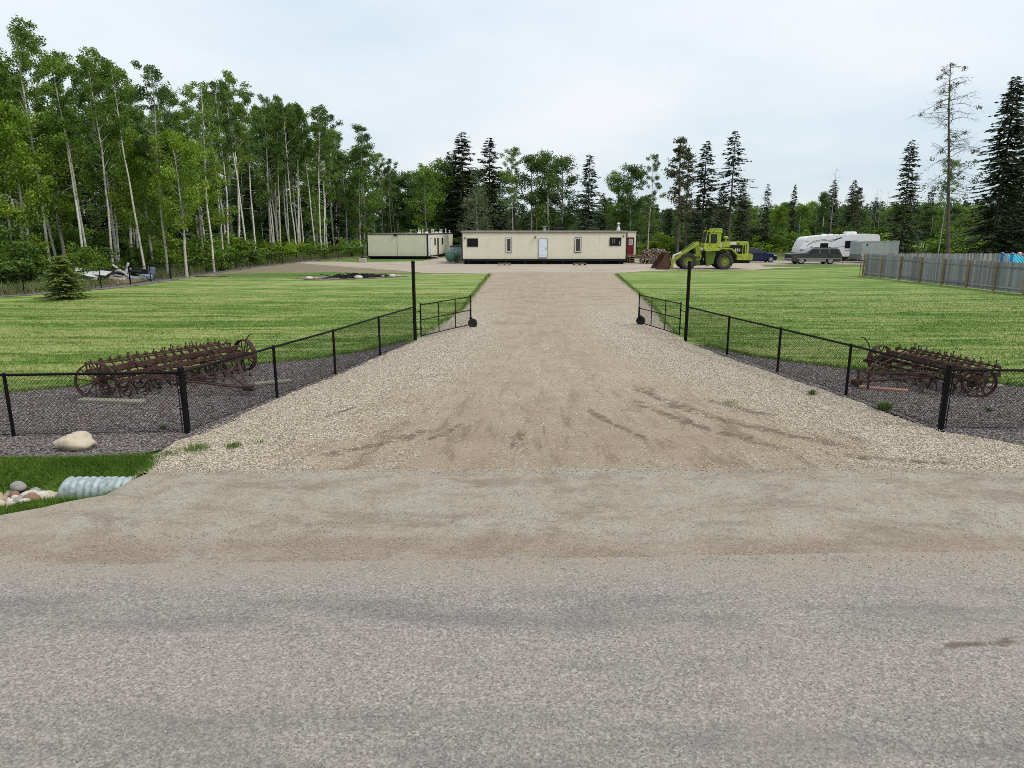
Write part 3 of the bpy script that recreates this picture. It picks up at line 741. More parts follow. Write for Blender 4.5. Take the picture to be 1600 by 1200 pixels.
for r_ in RUTS:
    for p in smooth_path(r_, 40):
        for _ in range(rnd.choice((0, 1, 2, 3, 7))): cl.append((p.x + rnd.gauss(0, 0.16), p.y + rnd.gauss(0, 0.22)))
for _ in range(5200): cl.append((rnd.uniform(-6, 9), 7.9 + abs(rnd.gauss(0, 1.2))))
for _ in range(500): cl.append((rnd.uniform(-5, 7.5), rnd.uniform(10.6, 16)))
for _ in range(160): cl.append((rnd.uniform(-5, 6), rnd.uniform(5, 7.6)))
for _ in range(200):
    a, b = rnd.uniform(-5.5, 8.8), 7.9 + rnd.uniform(0, 1) ** 1.5 * 5; k_ = rnd.uniform(0.08, 0.4)
    for _ in range(rnd.randint(10, 60)): cl.append((a + rnd.gauss(0, k_), b + rnd.gauss(0, k_ * 0.4)))
cl = [p for p in cl if not (p[0] < -5.6 and p[1] < 11.5)]
link('dirt_clods', scatter_solids('dirt_clods', np.array(cl), (0.0035, 0.012), ['dirt_clod', 'pebble_grey', 'pebble_tan'], [0.66, 0.22, 0.12], 0.042, 0.6), kind='stuff', label='dark soil crumbs strewn over driveway and apron', category='dirt')
# scraped ruts in the driveway
def m_rut():
    t = NT('rut_soil', 0.95)
    c = t.ramp(t.noise(30, 5, 0.7), [(0.3, (0.11, 0.082, 0.055)), (0.7, (0.25, 0.19, 0.13))]); t.color(c)
    t.bump(t.noise(22, 4), 0.8, 0.04)
    uv = t.n.new('ShaderNodeUVMap'); s = t.xyz(uv.outputs[0])
    e = t.math('SUBTRACT', 1.0, t.math('MULTIPLY', t.math('ABSOLUTE', t.math('SUBTRACT', s[0], 0.5)), 2.0))
    e2 = t.math('SUBTRACT', 1.0, t.math('MULTIPLY', t.math('ABSOLUTE', t.math('SUBTRACT', s[1], 0.5)), 2.0))
    a = t.math('MULTIPLY', t.step(e, 0.0, 0.8), t.step(e2, 0.0, 0.35))
    a = t.math('MULTIPLY', a, t.step(t.noise(4.5, 8, 0.8), 0.43, 0.57))
    t.l.new(t.math('MULTIPLY', a, 0.7), t.b.inputs['Alpha']); return t.m
m_rut()
def rut(path, w, name='rut', parent=None, z=0.033, mat='rut_soil'):
    P = smooth_path(path, 30); vs = []; fs = []; uv = []
    for i, p in enumerate(P):
        d_ = (P[min(i + 1, 29)] - P[max(i - 1, 0)]).normalized(); n_ = Vector((-d_.y, d_.x))
        k = w * (0.6 + 0.5 * mnoise.noise(Vector((p.x * 2, p.y * 2, 0))))
        for s in (-1, 1): vs.append((p.x + n_.x * k * s, p.y + n_.y * k * s, z)); uv.append(((s + 1) / 2, i / 29))
    for i in range(29): fs.append((2 * i, 2 * i + 1, 2 * i + 3, 2 * i + 2))
    me = bpy.data.meshes.new(name); me.from_pydata(vs, [], fs); me.materials.append(MATS[mat])
    ul = me.uv_layers.new(name='UVMap')
    for lp in me.loops: ul.data[lp.index].uv = uv[lp.vertex_index]
    me.update()
    if me.polygons[0].normal.z < 0: me.flip_normals()
    return link(name, me, parent)
for k, r_ in enumerate(RUTS): rut(r_, (0.42, 0.34, 0.22, 0.34, 0.2, 0.14, 0.3, 0.16, 0.24)[k], parent=drive, z=0.034 + 0.003 * (k % 3))
rut([(3.75, 5.55), (4.1, 5.72), (4.5, 5.74), (4.9, 5.88), (5.4, 6.02), (6.2, 6.1)], 0.10, 'crack', road, 0.049)

def blades(name, xy, h, w, mat, off=0.0, lean=0.35, use_t=False):
    n = len(xy); a = nrng.uniform(0, 2 * math.pi, n)
    hh = nrng.uniform(h[0], h[1], n); ww = nrng.uniform(w[0], w[1], n) * 0.5
    z0 = np.array([terrain(p[0], p[1]) for p in xy]) if use_t else np.zeros(n)
    z0 = z0 + off; dx, dy = np.cos(a), np.sin(a); lx, ly = nrng.normal(0, lean, n) * hh, nrng.normal(0, lean, n) * hh
    v = np.stack([np.stack([xy[:, 0] - dx * ww, xy[:, 1] - dy * ww, z0], -1), np.stack([xy[:, 0] + dx * ww, xy[:, 1] + dy * ww, z0], -1),
                  np.stack([xy[:, 0] + lx, xy[:, 1] + ly, z0 + hh], -1)], 1).reshape(-1, 3)
    f = np.arange(n * 3).reshape(-1, 3)
    return np_mesh(name, v, f, mat)
def line_pts(path, n, spread):
    out = []
    P = [Vector(p) for p in path]; L = [(P[i + 1] - P[i]).length for i in range(len(P) - 1)]; T = sum(L)
    for _ in range(n):
        s = rnd.uniform(0, T); i = 0
        while s > L[i] and i < len(L) - 1: s -= L[i]; i += 1
        p = P[i].lerp(P[i + 1], min(1, s / L[i])); out.append((p.x + rnd.gauss(0, spread), p.y + rnd.gauss(0, spread)))
    return np.array(out)
def near_d(q): return np.clip(1.1 - (q[:, 1] - 16) / 30, 0.02, 1)
lw = [(-22, 15.3), (-13, 15.9), (-10.3, 17.2), (-8.6, 18.9), (-7.2, 20.0), (-5.9, 20.7), (-4.6, 22.2), (-3.6, 24), (-3.2, 27), (-2.7, 32), (-2.6, 46), (-24, 46), (-27, 38)]
le = [(22, 15.5), (13.2, 16.5), (11.2, 17.9), (9.6, 19.0), (8.4, 20.0), (7.3, 21.2), (6.4, 23.2), (6.3, 25.2), (6.6, 28.5), (7.2, 33), (8.2, 46), (30, 46), (30, 30)]
link('lawn_blades', blades('lawn_blades', rand_in(lw, 120000, near_d), (0.03, 0.065), (0.012, 0.028), 'lawn_grass_west', 0.002), kind='stuff', label='short mown grass blades of the left lawn', category='grass')
link('lawn_blades', blades('lawn_blades', rand_in(le, 120000, near_d), (0.03, 0.065), (0.012, 0.028), 'lawn_grass_east', 0.002), kind='stuff', label='short mown grass blades of the right lawn', category='grass')
dv = [(-11.5, 8.05), (-9.2, 8.32), (-7.0, 8.72), (-6.5, 9.07), (-6.18, 9.46), (-5.96, 9.9), (-5.8, 10.5), (-5.9, 10.85), (-6.4, 11.2), (-9, 11.08), (-11.5, 11.05)]
def ditch_d(q):
    bed = ((q[:, 0] < -7.0) & (q[:, 1] > 9.05) & (q[:, 1] < 10.4)) | ((q[:, 0] < -5.9) & (q[:, 1] > 9.9) & (q[:, 1] < 10.5))
    return np.where(bed, 0.02, 1.0)
link('ditch_grass', blades('ditch_grass', rand_in(dv, 42000, ditch_d), (0.04, 0.10), (0.007, 0.015), 'ditch_blade', 0.004, 0.3, True), kind='stuff', label='lush green grass on the ditch banks round the culvert', category='grass')
link('edge_grass', blades('edge_grass', np.concatenate([line_pts([(-11, 11.03), (-9, 11.1), (-7.4, 11.1), (-6.5, 11.25), (-6.15, 11.1)], 3800, 0.045), line_pts([(-6.35, 11.3), (-6.1, 11.0), (-5.95, 10.7)], 1500, 0.10)]), (0.03, 0.085), (0.006, 0.013), 'ditch_blade', 0.01, 0.4), kind='stuff', label='grass fringe between the mulch bed and the ditch bank', category='grass')
link('road_grit', scatter_solids('road_grit', np.concatenate([np.stack([nrng.uniform(-9, 11, 9000), 7.45 + nrng.normal(0, 0.22, 9000)], -1) + np.array([[0, 0]]), np.stack([nrng.uniform(-9, 11, 3000), nrng.uniform(4.2, 7.4, 3000)], -1)]), (0.004, 0.014), ['pebble_tan', 'pebble_grey', 'dirt_clod', 'pebble_white'], [0.4, 0.3, 0.15, 0.15], 0.047, 0.6), kind='stuff', label='fine tan grit strewn along the road edge', category='grit')
edge = np.concatenate([line_pts([(-3.3, 24.6), (-2.9, 28.4), (-2.4, 34), (-2.3, 41), (-2.1, 50), (-1.9, 60.2)], 5200, 0.11), line_pts([(6.05, 25.2), (6.3, 28.5), (6.9, 33), (7.6, 41.4), (8.4, 53), (8.95, 60.2)], 5200, 0.11),
    line_pts([(-3.7, 23.75), (-4.6, 21.9), (-5.9, 20.4), (-7.2, 19.7), (-8.6, 18.6), (-10.3, 16.9), (-13, 15.6)], 4200, 0.09), line_pts([(6.5, 22.8), (7.3, 20.9), (8.4, 19.7), (9.6, 18.7), (11.2, 17.6), (13.2, 16.2)], 4200, 0.09)])
link('lawn_fringe', blades('lawn_fringe', edge, (0.04, 0.13), (0.008, 0.02), 'ditch_blade', 0.015, 0.5), kind='stuff', label='ragged unmown grass fringe along lawn and gravel edges', category='grass')
link('clover_tufts', blades('clover_tufts', np.concatenate([line_pts([(c_[0], c_[1]), (c_[0] + 0.3, c_[1] + 0.1)], 26, 0.10) for c_ in np.concatenate([rand_in(lw, 130, near_d), rand_in(le, 130, near_d)])]), (0.03, 0.09), (0.012, 0.03), 'ditch_blade', 0.004, 0.6), kind='stuff', label='darker tufts and clover scattered through both lawns', category='grass')
# longer rough grass along the far fence and wood edge
link('rough_grass', blades('rough_grass', np.concatenate([line_pts([(-34, 37.5), (-30.2, 43), (-29.2, 48), (-29.3, 60), (-29.2, 70), (-27.2, 88), (-23.6, 103)], 26000, 0.9), line_pts([(-8, 103), (20, 97), (32, 104), (60, 104)], 14000, 2.0), line_pts([(28, 118), (60, 122), (95, 120)], 12000, 4.0)]), (0.2, 0.75), (0.03, 0.07), 'wild_blade', -0.02, 0.35), kind='stuff', label='tall rough grass growing along the wood edge', category='grass')
# tufts in the gravel
tuft = []
for cx, cy, n_, sp in ((-5.55, 11.6, 260, 0.11), (-4.95, 11.75, 150, 0.07), (-4.6, 12.0, 40, 0.06), (-5.9, 11.3, 120, 0.12), (9.55, 11.3, 110, 0.1), (4.9, 14.9, 40, 0.1), (6.35, 25.0, 300, 0.25), (-3.4, 24.9, 200, 0.25)):
    for _ in range(n_): tuft.append((rnd.gauss(cx, sp), rnd.gauss(cy, sp)))
link('grass_tufts', blades('grass_tufts', np.array(tuft), (0.05, 0.12), (0.006, 0.012), 'ditch_blade', 0.03, 0.4), kind='stuff', label='small grass tufts sprouting through the gravel edge', category='grass')

# ------------------------------------------------------------------ chain-link fences and gates
def fabric(mb, a, b, z0, z1, pitch, wire):
    """diagonal wires of a chain-link panel between two ground points"""
    a, b = Vector((*a, 0)), Vector((*b, 0)); d_ = b - a; L = d_.length; u = d_ / L; H_ = z1 - z0
    nrm = Vector((-u.y, u.x, 0))
    for s in (-1, 1):
        k = -H_ if s > 0 else 0.0
        while k < (L if s > 0 else L + H_):
            # line: along = k + s*(z - z0)
            za, zb = z0, z1; xa, xb = k, k + s * H_
            lo, hi = (xa, xb) if s > 0 else (xb, xa)
            if hi > 0 and lo < L:
                def cl(x): return min(max(x, 0.0), L)
                ca, cb = cl(xa), cl(xb)
                pa = a + u * ca + Vector((0, 0, z0 + s * (ca - xa))); pb = a + u * cb + Vector((0, 0, z0 + s * (cb - xa)))
                if (pb - pa).length > 0.02:
                    o = nrm * (0.0025 * s)
                    mb.tube([pa + o, pb + o], wire, 3, cap=False)
            k += pitch
def post(mb, r, h, cap=True):
    mb.tube([(0, 0, -0.3), (0, 0, h)], r, 10)
    if cap: mb.lathe([(r * 1.18, h - 0.02), (r * 1.18, h + 0.01), (r * 0.8, h + 0.03), (0.001, h + 0.04)], axis='z', n=10)
line_post = MB(); post(line_post, 0.032, 1.20); line_post = line_post.mesh('post', 'black_vinyl')
corner_post = MB(); post(corner_post, 0.050, 1.27); corner_post = corner_post.mesh('post', 'black_vinyl')
def chain_fence(label, pts, corners, pitch, wire, h=1.19, tension=True):
    root = thing('chain_link_fence', label, 'fence', (*pts[0], 0.0), group='black chain-link fences')
    o = Vector((*pts[0], 0))
    for i, p in enumerate(pts):
        link('post', corner_post if i in corners else line_post, root, Vector((*p, 0)) - o)
    for i in range(len(pts) - 1):
        a, b = Vector(pts[i]), Vector(pts[i + 1])
        r_ = MB(); r_.tube([(a.x - o.x, a.y - o.y, h), (b.x - o.x, b.y - o.y, h)], 0.025, 8); r_.build('top_rail', 'black_vinyl', root)
        f_ = MB(); fabric(f_, (a.x - o.x, a.y - o.y), (b.x - o.x, b.y - o.y), 0.04, h + 0.035, pitch, wire)
        f_.build('wire_mesh', 'black_vinyl', root, kind='stuff')
        w_ = MB(); w_.tube([(a.x - o.x, a.y - o.y, 0.06), (b.x - o.x, b.y - o.y, 0.06)], 0.004, 4); w_.build('tension_wire', 'black_vinyl', root)
        for j, q, s in ((i, a, 1), (i + 1, b, -1)):
            if j in corners and tension:
                u = (b - a).normalized() * s * 0.085
                t_ = MB(); t_.bar((q.x + u.x - o.x, q.y + u.y - o.y, 0.05), (q.x + u.x - o.x, q.y + u.y - o.y, h), 0.018, 0.008)
                for z in (0.2, 0.5, 0.8, 1.08): t_.bar((q.x - o.x, q.y - o.y, z), (q.x + u.x * 1.1 - o.x, q.y + u.y * 1.1 - o.y, z), 0.022, 0.02)
                t_.build('tension_bar', 'black_vinyl', root)
    return root
chain_fence('black chain-link fence in front of the left rusty cultivator', [(-15.6, 12.1), (-12.45, 12.25), (-9.32, 12.42)] + FL, (3,), 0.070, 0.0031)
chain_fence('black chain-link fence in front of the right rusty cultivator', [(15.2, 12.6), (11.7, 12.75)] + FR, (2,), 0.070, 0.0031)
REAR = [(-36.5, 34.0), (-33.0, 37.0), (-28.9, 41.2), (-26.9, 45.6), (-26.6, 48.6), (-26.6, 51.4), (-26.6, 54.4), (-26.6, 57.6), (-26.6, 61.0), (-26.6, 64.2), (-26.5, 67.4), (-26.3, 70.4), (-25.9, 74.2), (-25.5, 78.0), (-25.1, 82.0), (-24.6, 86.0), (-24.0, 90.0), (-23.2, 94.0), (-22.4, 98.0), (-21.6, 102.0)]
chain_fence('long black chain-link fence running back along the left wood edge', REAR, (4, 6), 0.13, 0.004, tension=False)
gp = MB(); gp.tube([(0, 0, -0.4), (0, 0, 2.70)], 0.06, 12); gp.lathe([(0.068, 2.68), (0.068, 2.72), (0.04, 2.75), (0.001, 2.76)], axis='z', n=12); gp = gp.mesh('gate_post', 'black_vinyl')
for p, lab in (((-3.36, 23.8), 'tall black steel gate post left of the driveway'), ((6.03, 23.8), 'tall black steel gate post right of the driveway')):
    o = link('gate_post', gp, None, (*p, 0)); tag(o, lab, 'gate post', 'tall gate posts')
def gate(label, a, b, pp):
    a, b = Vector((*a, 0)), Vector((*b, 0)); L = (b - a).length; rz = math.atan2(b.y - a.y, b.x - a.x)
    root = thing('gate', label, 'gate', a, rz, 'swing gates')
    z0, z1 = 0.13, 1.22
    for x, zt in ((0, z1 + 0.07), (L, z1 + 0.07)): m = MB(); m.tube([(x, 0, z0 - 0.03), (x, 0, zt)], 0.024, 8); m.build('upright', 'black_vinyl', root)
    for x in (L / 3, 2 * L / 3): m = MB(); m.tube([(x, 0, z0), (x, 0, z1)], 0.018, 8); m.build('upright', 'black_vinyl', root)
    for z in (z0, (z0 + z1) / 2 + 0.02, z1): m = MB(); m.tube([(0, 0, z), (L, 0, z)], 0.018, 8); m.build('rail', 'black_vinyl', root)
    m = MB(); fabric(m, (0.0, 0.012), (L, 0.012), z0, z1 + 0.03, 0.070, 0.0025); m.build('wire_mesh', 'black_vinyl', root, kind='stuff')
    for z in (0.38, 1.0):
        m = MB(); q = Matrix.Rotation(-rz, 3, 'Z') @ (Vector((*pp, 0)) - a)
        m.bar((0, 0, z), (q.x, q.y, z), 0.03, 0.025); m.lathe([(0.03, z - 0.05), (0.03, z + 0.05)], axis='z', n=8); m.build('hinge', 'black_vinyl', root)
    w = thing('wheel', None, None, (L - 0.02, -0.09, 0.185)); w.parent = root; w.rotation_euler = (0, 0, -rz + R(12 if a.x < 0 else -12))
    for k in ('label', 'category'):
        if k in w: del w[k]
    m = MB(); m.lathe([(0.08, -0.045), (0.15, -0.05), (0.185, -0.03), (0.185, 0.03), (0.15, 0.05), (0.08, 0.045)], n=22); m.build('tyre', 'black_rubber', w)
    m = MB(); m.lathe([(0.001, -0.03), (0.085, -0.035), (0.085, 0.035), (0.001, 0.03)], n=16); m.build('hub', 'machine_black', w)
    m = MB(); m.bar((L - 0.06, -0.005, 0.2), (L - 0.06, -0.005, 0.75), 0.03); m.box((L - 0.06, -0.03, 0.38), (0.09, 0.1, 0.05), ch=0.01); m.build('wheel_bracket', 'black_vinyl', root)
    return root
gate('open black chain-link gate leaf with wheel, left side of driveway', (-3.20, 24.15), (-1.62, 27.2), (-3.36, 23.8))
gate('open black chain-link gate leaf with wheel, right side of driveway', (5.98, 24.5), (5.12, 27.9), (6.03, 23.8))

# ------------------------------------------------------------------ wooden board fence of the neighbouring yard
FX0, FY0, FX1, FY1 = 29.0, 57.6, 30.7, 39.0
pk = MB(); pk.add([(-0.068, -0.009, 0.06), (0.068, -0.009, 0.06), (0.068, 0.009, 0.06), (-0.068, 0.009, 0.06), (-0.068, -0.009, 1.80), (0.068, -0.009, 1.80), (0.068, 0.009, 1.80), (-0.068, 0.009, 1.80), (-0.03, -0.009, 1.86), (0.03, -0.009, 1.86), (0.03, 0.009, 1.86), (-0.03, 0.009, 1.86)],
    [(3, 2, 1, 0), (0, 1, 5, 4), (1, 2, 6, 5), (2, 3, 7, 6), (3, 0, 4, 7), (4, 5, 9, 8), (5, 6, 10, 9), (6, 7, 11, 10), (7, 4, 8, 11), (8, 9, 10, 11)])
pk = pk.mesh('picket', 'weathered_grey_wood')
pst = MB(); pst.box((0, 0, 0.78), (0.10, 0.10, 2.16), ch=0.008); pst = pst.mesh('post', 'brown_post_wood')
pst2 = MB(); pst2.box((0, 0, 0.78), (0.10, 0.10, 2.0), ch=0.008); pst2 = pst2.mesh('post', 'weathered_grey_wood')
def board_fence(label, a, b, posts_side, n_posts, post_mesh, posts=True):
    a, b = Vector((*a, 0)), Vector((*b, 0)); L = (b - a).length; rz = math.atan2(b.y - a.y, b.x - a.x)
    root = thing('board_fence', label, 'fence', a, rz, 'grey board fences')
    n = int(L / 0.152)
    for i in range(n):
        o = link('picket', pk, root, (0.08 + i * L / n, 0, rnd.uniform(-0.012, 0.012))); o.rotation_euler = (0, rnd.gauss(0, 0.006), 0)
    for i in range(n_posts):
        if posts: link('post', post_mesh, root, (i * L / (n_posts - 1), posts_side * 0.105, 0))
    for i in range(n_posts - 1):
        for z in (0.30, 1.52):
            m = MB(); x0, x1 = i * L / (n_posts - 1) + 0.055, (i + 1) * L / (n_posts - 1) - 0.055
            m.box(((x0 + x1) / 2, posts_side * 0.032, z), (x1 - x0, 0.042, 0.09)); m.build('rail', 'weathered_grey_wood', root)
    return root
board_fence('grey board fence with brown posts beside the right lawn', (FX0, FY0), (FX1, FY1), -1, 9, pst)
board_fence('grey board fence closing the far side of the yard on the right', (FX0 + 0.2, FY0 + 0.15), (56, FY0 + 0.5), 1, 10, pst2)
# leaning metal frame at the fence corner
t = thing('metal_hurdle', 'narrow rusty tube frame standing at the board fence corner', 'frame', (28.55, 57.0, 0), R(80))
for x in (0, 0.62): m = MB(); m.tube([(x, 0, 0), (x, 0, 1.7)], 0.03, 6); m.build('upright', 'brown_post_wood', t)
for z in (0.85, 1.66): m = MB(); m.tube([(0, 0, z), (0.62, 0, z)], 0.025, 6); m.build('rail', 'brown_post_wood', t)
# plastic playset behind the fence
t = thing('playset', 'turquoise plastic play slide showing above the board fence', 'play slide', (35.4, 49.4, 0))
for (x, y, mt) in ((-0.62, -0.5, 'play_blue'), (0.62, -0.5, 'play_cream'), (-0.62, 0.5, 'play_blue'), (0.62, 0.5, 'play_cream')):
    m = MB(); m.box((x, y, 1.05), (0.17, 0.17, 2.1), ch=0.04); m.lathe([(0.11, 2.08), (0.12, 2.14), (0.07, 2.2), (0.001, 2.22)], c=(x, y, 0), axis='z', n=10); m.build('corner_post', mt, t)
m = MB(); m.box((0, -0.1, 1.75), (1.1, 1.0, 0.06), Matrix.Rotation(R(32), 3, 'X'), ch=0.015)
for k in range(5): m.box((-0.44 + k * 0.22, -0.13, 1.78), (0.04, 0.98, 0.05), Matrix.Rotation(R(32), 3, 'X'))
m.build('slide_panel', 'play_teal', t)
m = MB(); m.tube([(-0.6, 0.5, 2.0), (0.62, 0.5, 2.03), (1.25, 0.5, 1.95)], 0.04, 8); m.build('top_bar', 'play_red', t)
m = MB(); m.tube([(0.62, -0.5, 2.0), (0.9, -0.5, 1.85), (1.0, -0.5, 1.4), (1.05, -0.5, 0.02)], 0.05, 8); m.build('handrail', 'play_cream', t)
m = MB(); m.box((0, 0, 1.2), (1.15, 0.9, 0.08), ch=0.02); m.build('deck', 'play_blue', t)

# ------------------------------------------------------------------ rusty field cultivators
def wheel_spoked(root, c, r, width, nsp, turn=0.0, name='wheel'):
    """steel wheel, axle along u (local x)"""
    w = bpy.data.objects.new(name, None); col.objects.link(w); w.parent = root; w.location = c; w.empty_display_size = 0.2; w.rotation_euler = (0, 0, turn)
    m = MB(); m.lathe([(r, -width / 2), (r, width / 2), (r - 0.03, width / 2), (r - 0.03, -width / 2)], axis='x', n=36, closed=True); m.build('rim', 'rusty_iron', w)
    m = MB(); m.lathe([(0.001, -0.14), (0.05, -0.14), (0.075, -0.06), (0.075, 0.06), (0.05, 0.14), (0.001, 0.14)], axis='x', n=12); m.build('hub', 'rusty_iron', w)
    for k in range(nsp):
        a = 2 * math.pi * k / nsp + 0.2; s = 0.05 if k % 2 else -0.05
        m = MB(); m.tube([(s, 0.07 * math.cos(a), 0.07 * math.sin(a)), (s * 0.3, (r - 0.01) * math.cos(a), (r - 0.01) * math.sin(a))], 0.015, 6); m.build('spoke', 'rusty_iron', w)
    return w
def tine(rr, L=0.5):
    m = MB(); pts = []
    for i in range(12):
        a = R(100 - 235 * i / 11); rr_ = 0.20 + 0.012 * i
        pts.append((0, -0.13 - rr_ * math.cos(a) * 0.9, -0.18 + rr_ * math.sin(a)))
    for i in range(len(pts) - 1): m.bar(pts[i], pts[i + 1], 0.042, 0.014, up=(1, 0, 0))
    e = Vector(pts[-1]); m.add([e + Vector((-0.035, 0, 0.04)), e + Vector((0.035, 0, 0.04)), e + Vector((0.028, 0.06, -0.10)), e + Vector((-0.028, 0.06, -0.10)), e + Vector((0, 0.11, -0.16))], [(0, 1, 2, 3), (3, 2, 4)])
    m.box((0, -0.085, 0.02), (0.05, 0.06, 0.05))
    return m.mesh('tine', 'rusty_iron')
TINE = tine(rnd)
bolt = MB(); bolt.tube([(0, 0, -0.02), (0, 0, 0.10)], 0.012, 6); bolt.box((0, 0, 0.0), (0.06, 0.07, 0.05)); bolt.box((0, 0, 0.085), (0.03, 0.03, 0.02)); bolt = bolt.mesh('clamp_bolt', 'rusty_iron')
def cultivator(label, near, far, hitch_len, side, wr, seed, stand=False, turn=0.0):
    rr = random.Random(seed)
    a, b = Vector((*near, 0)), Vector((*far, 0)); c = (a + b) / 2; W = (b - a).length; rz = math.atan2(b.y - a.y, b.x - a.x)
    root = thing('field_cultivator', label, 'cultivator', c, rz, 'old rusty cultivators')
    hw = W / 2; s = side                                  # hitch points along local y*s
    wheel_spoked(root, (-hw, 0, wr), wr, 0.11, 11, turn); wheel_spoked(root, (hw, 0, wr), wr, 0.13, 11)
    def rod(name, p, q, w=0.05, h=None, tubular=False):
        m = MB()
        if tubular: m.tube([p, q], w / 2, 8)
        else: m.bar(p, q, w, h)
        return m.build(name, 'rusty_iron', root)
    fw = hw - 0.22; zf = wr * 1.30
    rod('axle', (-hw - 0.05, 0, wr), (hw + 0.05, 0, wr), 0.05, tubular=True)
    for y, z in ((0.62, zf - 0.06), (0.18, zf), (-0.28, zf + 0.03), (-0.74, zf + 0.02)):
        m = MB(); m.bar((-fw, y * s, z), (fw, y * s, z), 0.055, 0.012); m.bar((-fw, y * s - 0.022, z - 0.03), (fw, y * s - 0.022, z - 0.03), 0.012, 0.07); m.build('tool_beam', 'rusty_iron', root)
    rod('main_beam', (-fw - 0.05, -0.05 * s, zf + 0.10), (fw + 0.05, -0.05 * s, zf + 0.10), 0.05, 0.11)
    for x in (-fw, -fw * 0.36, fw * 0.36, fw): rod('frame_rail', (x, 0.70 * s, zf - 0.11), (x, -0.82 * s, zf - 0.03), 0.05, 0.065)
    # lifting shaft on top with a row of clamp bolts
    for y, z in ((-0.30, zf + 0.20), (-0.78, zf + 0.16)):
        rod('lift_shaft', (-fw - 0.04, y * s, z), (fw + 0.04, y * s, z), 0.04, tubular=True)
        n = int(W / 0.24)
        for i in range(n):
            o = link('clamp_bolt', bolt, root, (-fw + (i + 0.5) * 2 * fw / n, y * s, z + 0.02)); o.rotation_euler = (rr.gauss(0, 0.15), rr.gauss(0, 0.1), 0)
            o.scale = (1, 1, rr.choice((0.7, 1.0, 1.0, 1.5)))
            rod('lift_link', (-fw + (i + 0.5) * 2 * fw / n, y * s, z), (-fw + (i + 0.5) * 2 * fw / n, (y + 0.30 + rr.uniform(-.05, .08)) * s, zf - 0.02), 0.016, 0.035)
    for x in (-fw, -fw * 0.36, fw * 0.36, fw):
        for y in (-0.30, -0.78): rod('bracket', (x, y * s, zf - 0.02), (x, y * s, zf + 0.2), 0.05, 0.02)
    for row, (y, z) in enumerate(((0.62, zf - 0.1), (0.18, zf - 0.04), (-0.28, zf - 0.01), (-0.74, zf - 0.02))):
        n = int(W / 0.42)
        for i in range(n):
            o = link('tine', TINE, root, (-fw + (i + 0.3 + 0.5 * (row % 2)) * 2 * fw / n, y * s, z)); o.rotation_euler = (rr.gauss(0.25, 0.3), rr.gauss(0, 0.08), (0 if s > 0 else math.pi) + rr.gauss(0, 0.12))
            o.scale = (1, 1.0, 1.05)
    # wheel arms, diagonal braces
    for x in (-1, 1):
        rod('wheel_arm', (x * (hw - 0.12), 0, wr), (x * fw, 0.45 * s, zf + 0.02), 0.06, 0.02); rod('wheel_arm', (x * (hw - 0.12), 0, wr), (x * fw, -0.6 * s, zf + 0.12), 0.05, 0.02)
        m = MB(); m.lathe([(0.16, -0.02), (0.16, 0.02), (0.03, 0.02), (0.03, -0.02)], c=(x * (hw - 0.16), 0, wr), axis='x', n=18, closed=True); m.build('gear', 'rusty_iron', root)
    tip = (0, (0.62 + hitch_len) * s, 0.20 if not stand else 0.13)
    for x in (-0.72, 0.72):
        rod('hitch_bar', (x * fw, 0.62 * s, zf - 0.08), tip, 0.065, 0.03)
        rod('hitch_bar', (x * fw * 0.55, 0.62 * s, zf - 0.16), tip, 0.05, 0.03)
        rod('brace', (x * fw, 0.62 * s, zf - 0.06), (x * 0.1, (0.62 + hitch_len * 0.62) * s, 0.34), 0.03, 0.03)
        rod('brace', (x * fw * 0.9, -0.28 * s, zf + 0.2), (x * fw * 0.28, (0.62 + hitch_len * 0.5) * s, 0.42), 0.03, 0.025)
    rod('cross_brace', (-fw * 0.36, (0.62 + hitch_len * 0.45) * s, 0.44), (fw * 0.36, (0.62 + hitch_len * 0.45) * s, 0.44), 0.05, 0.02)
    m = MB(); m.box((0, tip[1], tip[2]), (0.16, 0.22, 0.12), ch=0.01); m.box((0, tip[1] + 0.14 * s, tip[2]), (0.1, 0.14, 0.02)); m.build('hitch', 'rusty_iron', root)
    if stand:
        for x in (-0.35, 0.0): rod('stand_leg', (x, tip[1] - 0.05 * s, 0.02), (x, tip[1] - 0.03 * s, 0.42), 0.045, 0.03)
        rod('stand_bar', (-0.4, tip[1] - 0.03 * s, 0.43), (0.1, tip[1] - 0.03 * s, 0.43), 0.045, 0.03)
        rod('hitch_bar', (-0.35, tip[1] - 0.03 * s, 0.43), (-0.72 * fw, 0.62 * s, zf + 0.02), 0.06, 0.03)
    # levers with quadrants near the wheels
    for x, top in ((fw * 0.82, 1.25), (-fw * 0.2, 0.0)):
        if top:
            m = MB(); m.tube([(x, 0.55 * s, zf - 0.2), (x, 0.72 * s, zf + 0.15), (x, 0.80 * s, zf + 0.40), (x, 0.95 * s, zf + 0.56), (x, 1.06 * s, zf + 0.58)], [0.02, 0.018, 0.015, 0.015, 0.017], 6); m.build('lever', 'rusty_iron', root)
            m = MB(); m.tube([(x - 0.03, (0.50 + 0.28 * math.cos(R(q))) * s, zf - 0.05 + 0.28 * math.sin(R(q))) for q in range(10, 130, 15)], 0.012, 5); m.build('quadrant', 'rusty_iron', root)
    for k in range(16):                                      # trailing rods and odd links
        x = rr.uniform(-fw, fw); rod('link_rod', (x, rr.uniform(0.3, 0.7) * s, zf - 0.05 + rr.uniform(-.1, .1)), (x + rr.uniform(-.5, .5), rr.uniform(-0.8, -0.2) * s, zf + rr.uniform(0, 0.22)), 0.018, tubular=True)
    return root
cultivator('rusty spring-tooth cultivator behind the left fence corner', (-9.45, 15.35), (-7.35, 18.75), 2.05, -1, 0.43, 3, turn=R(46))
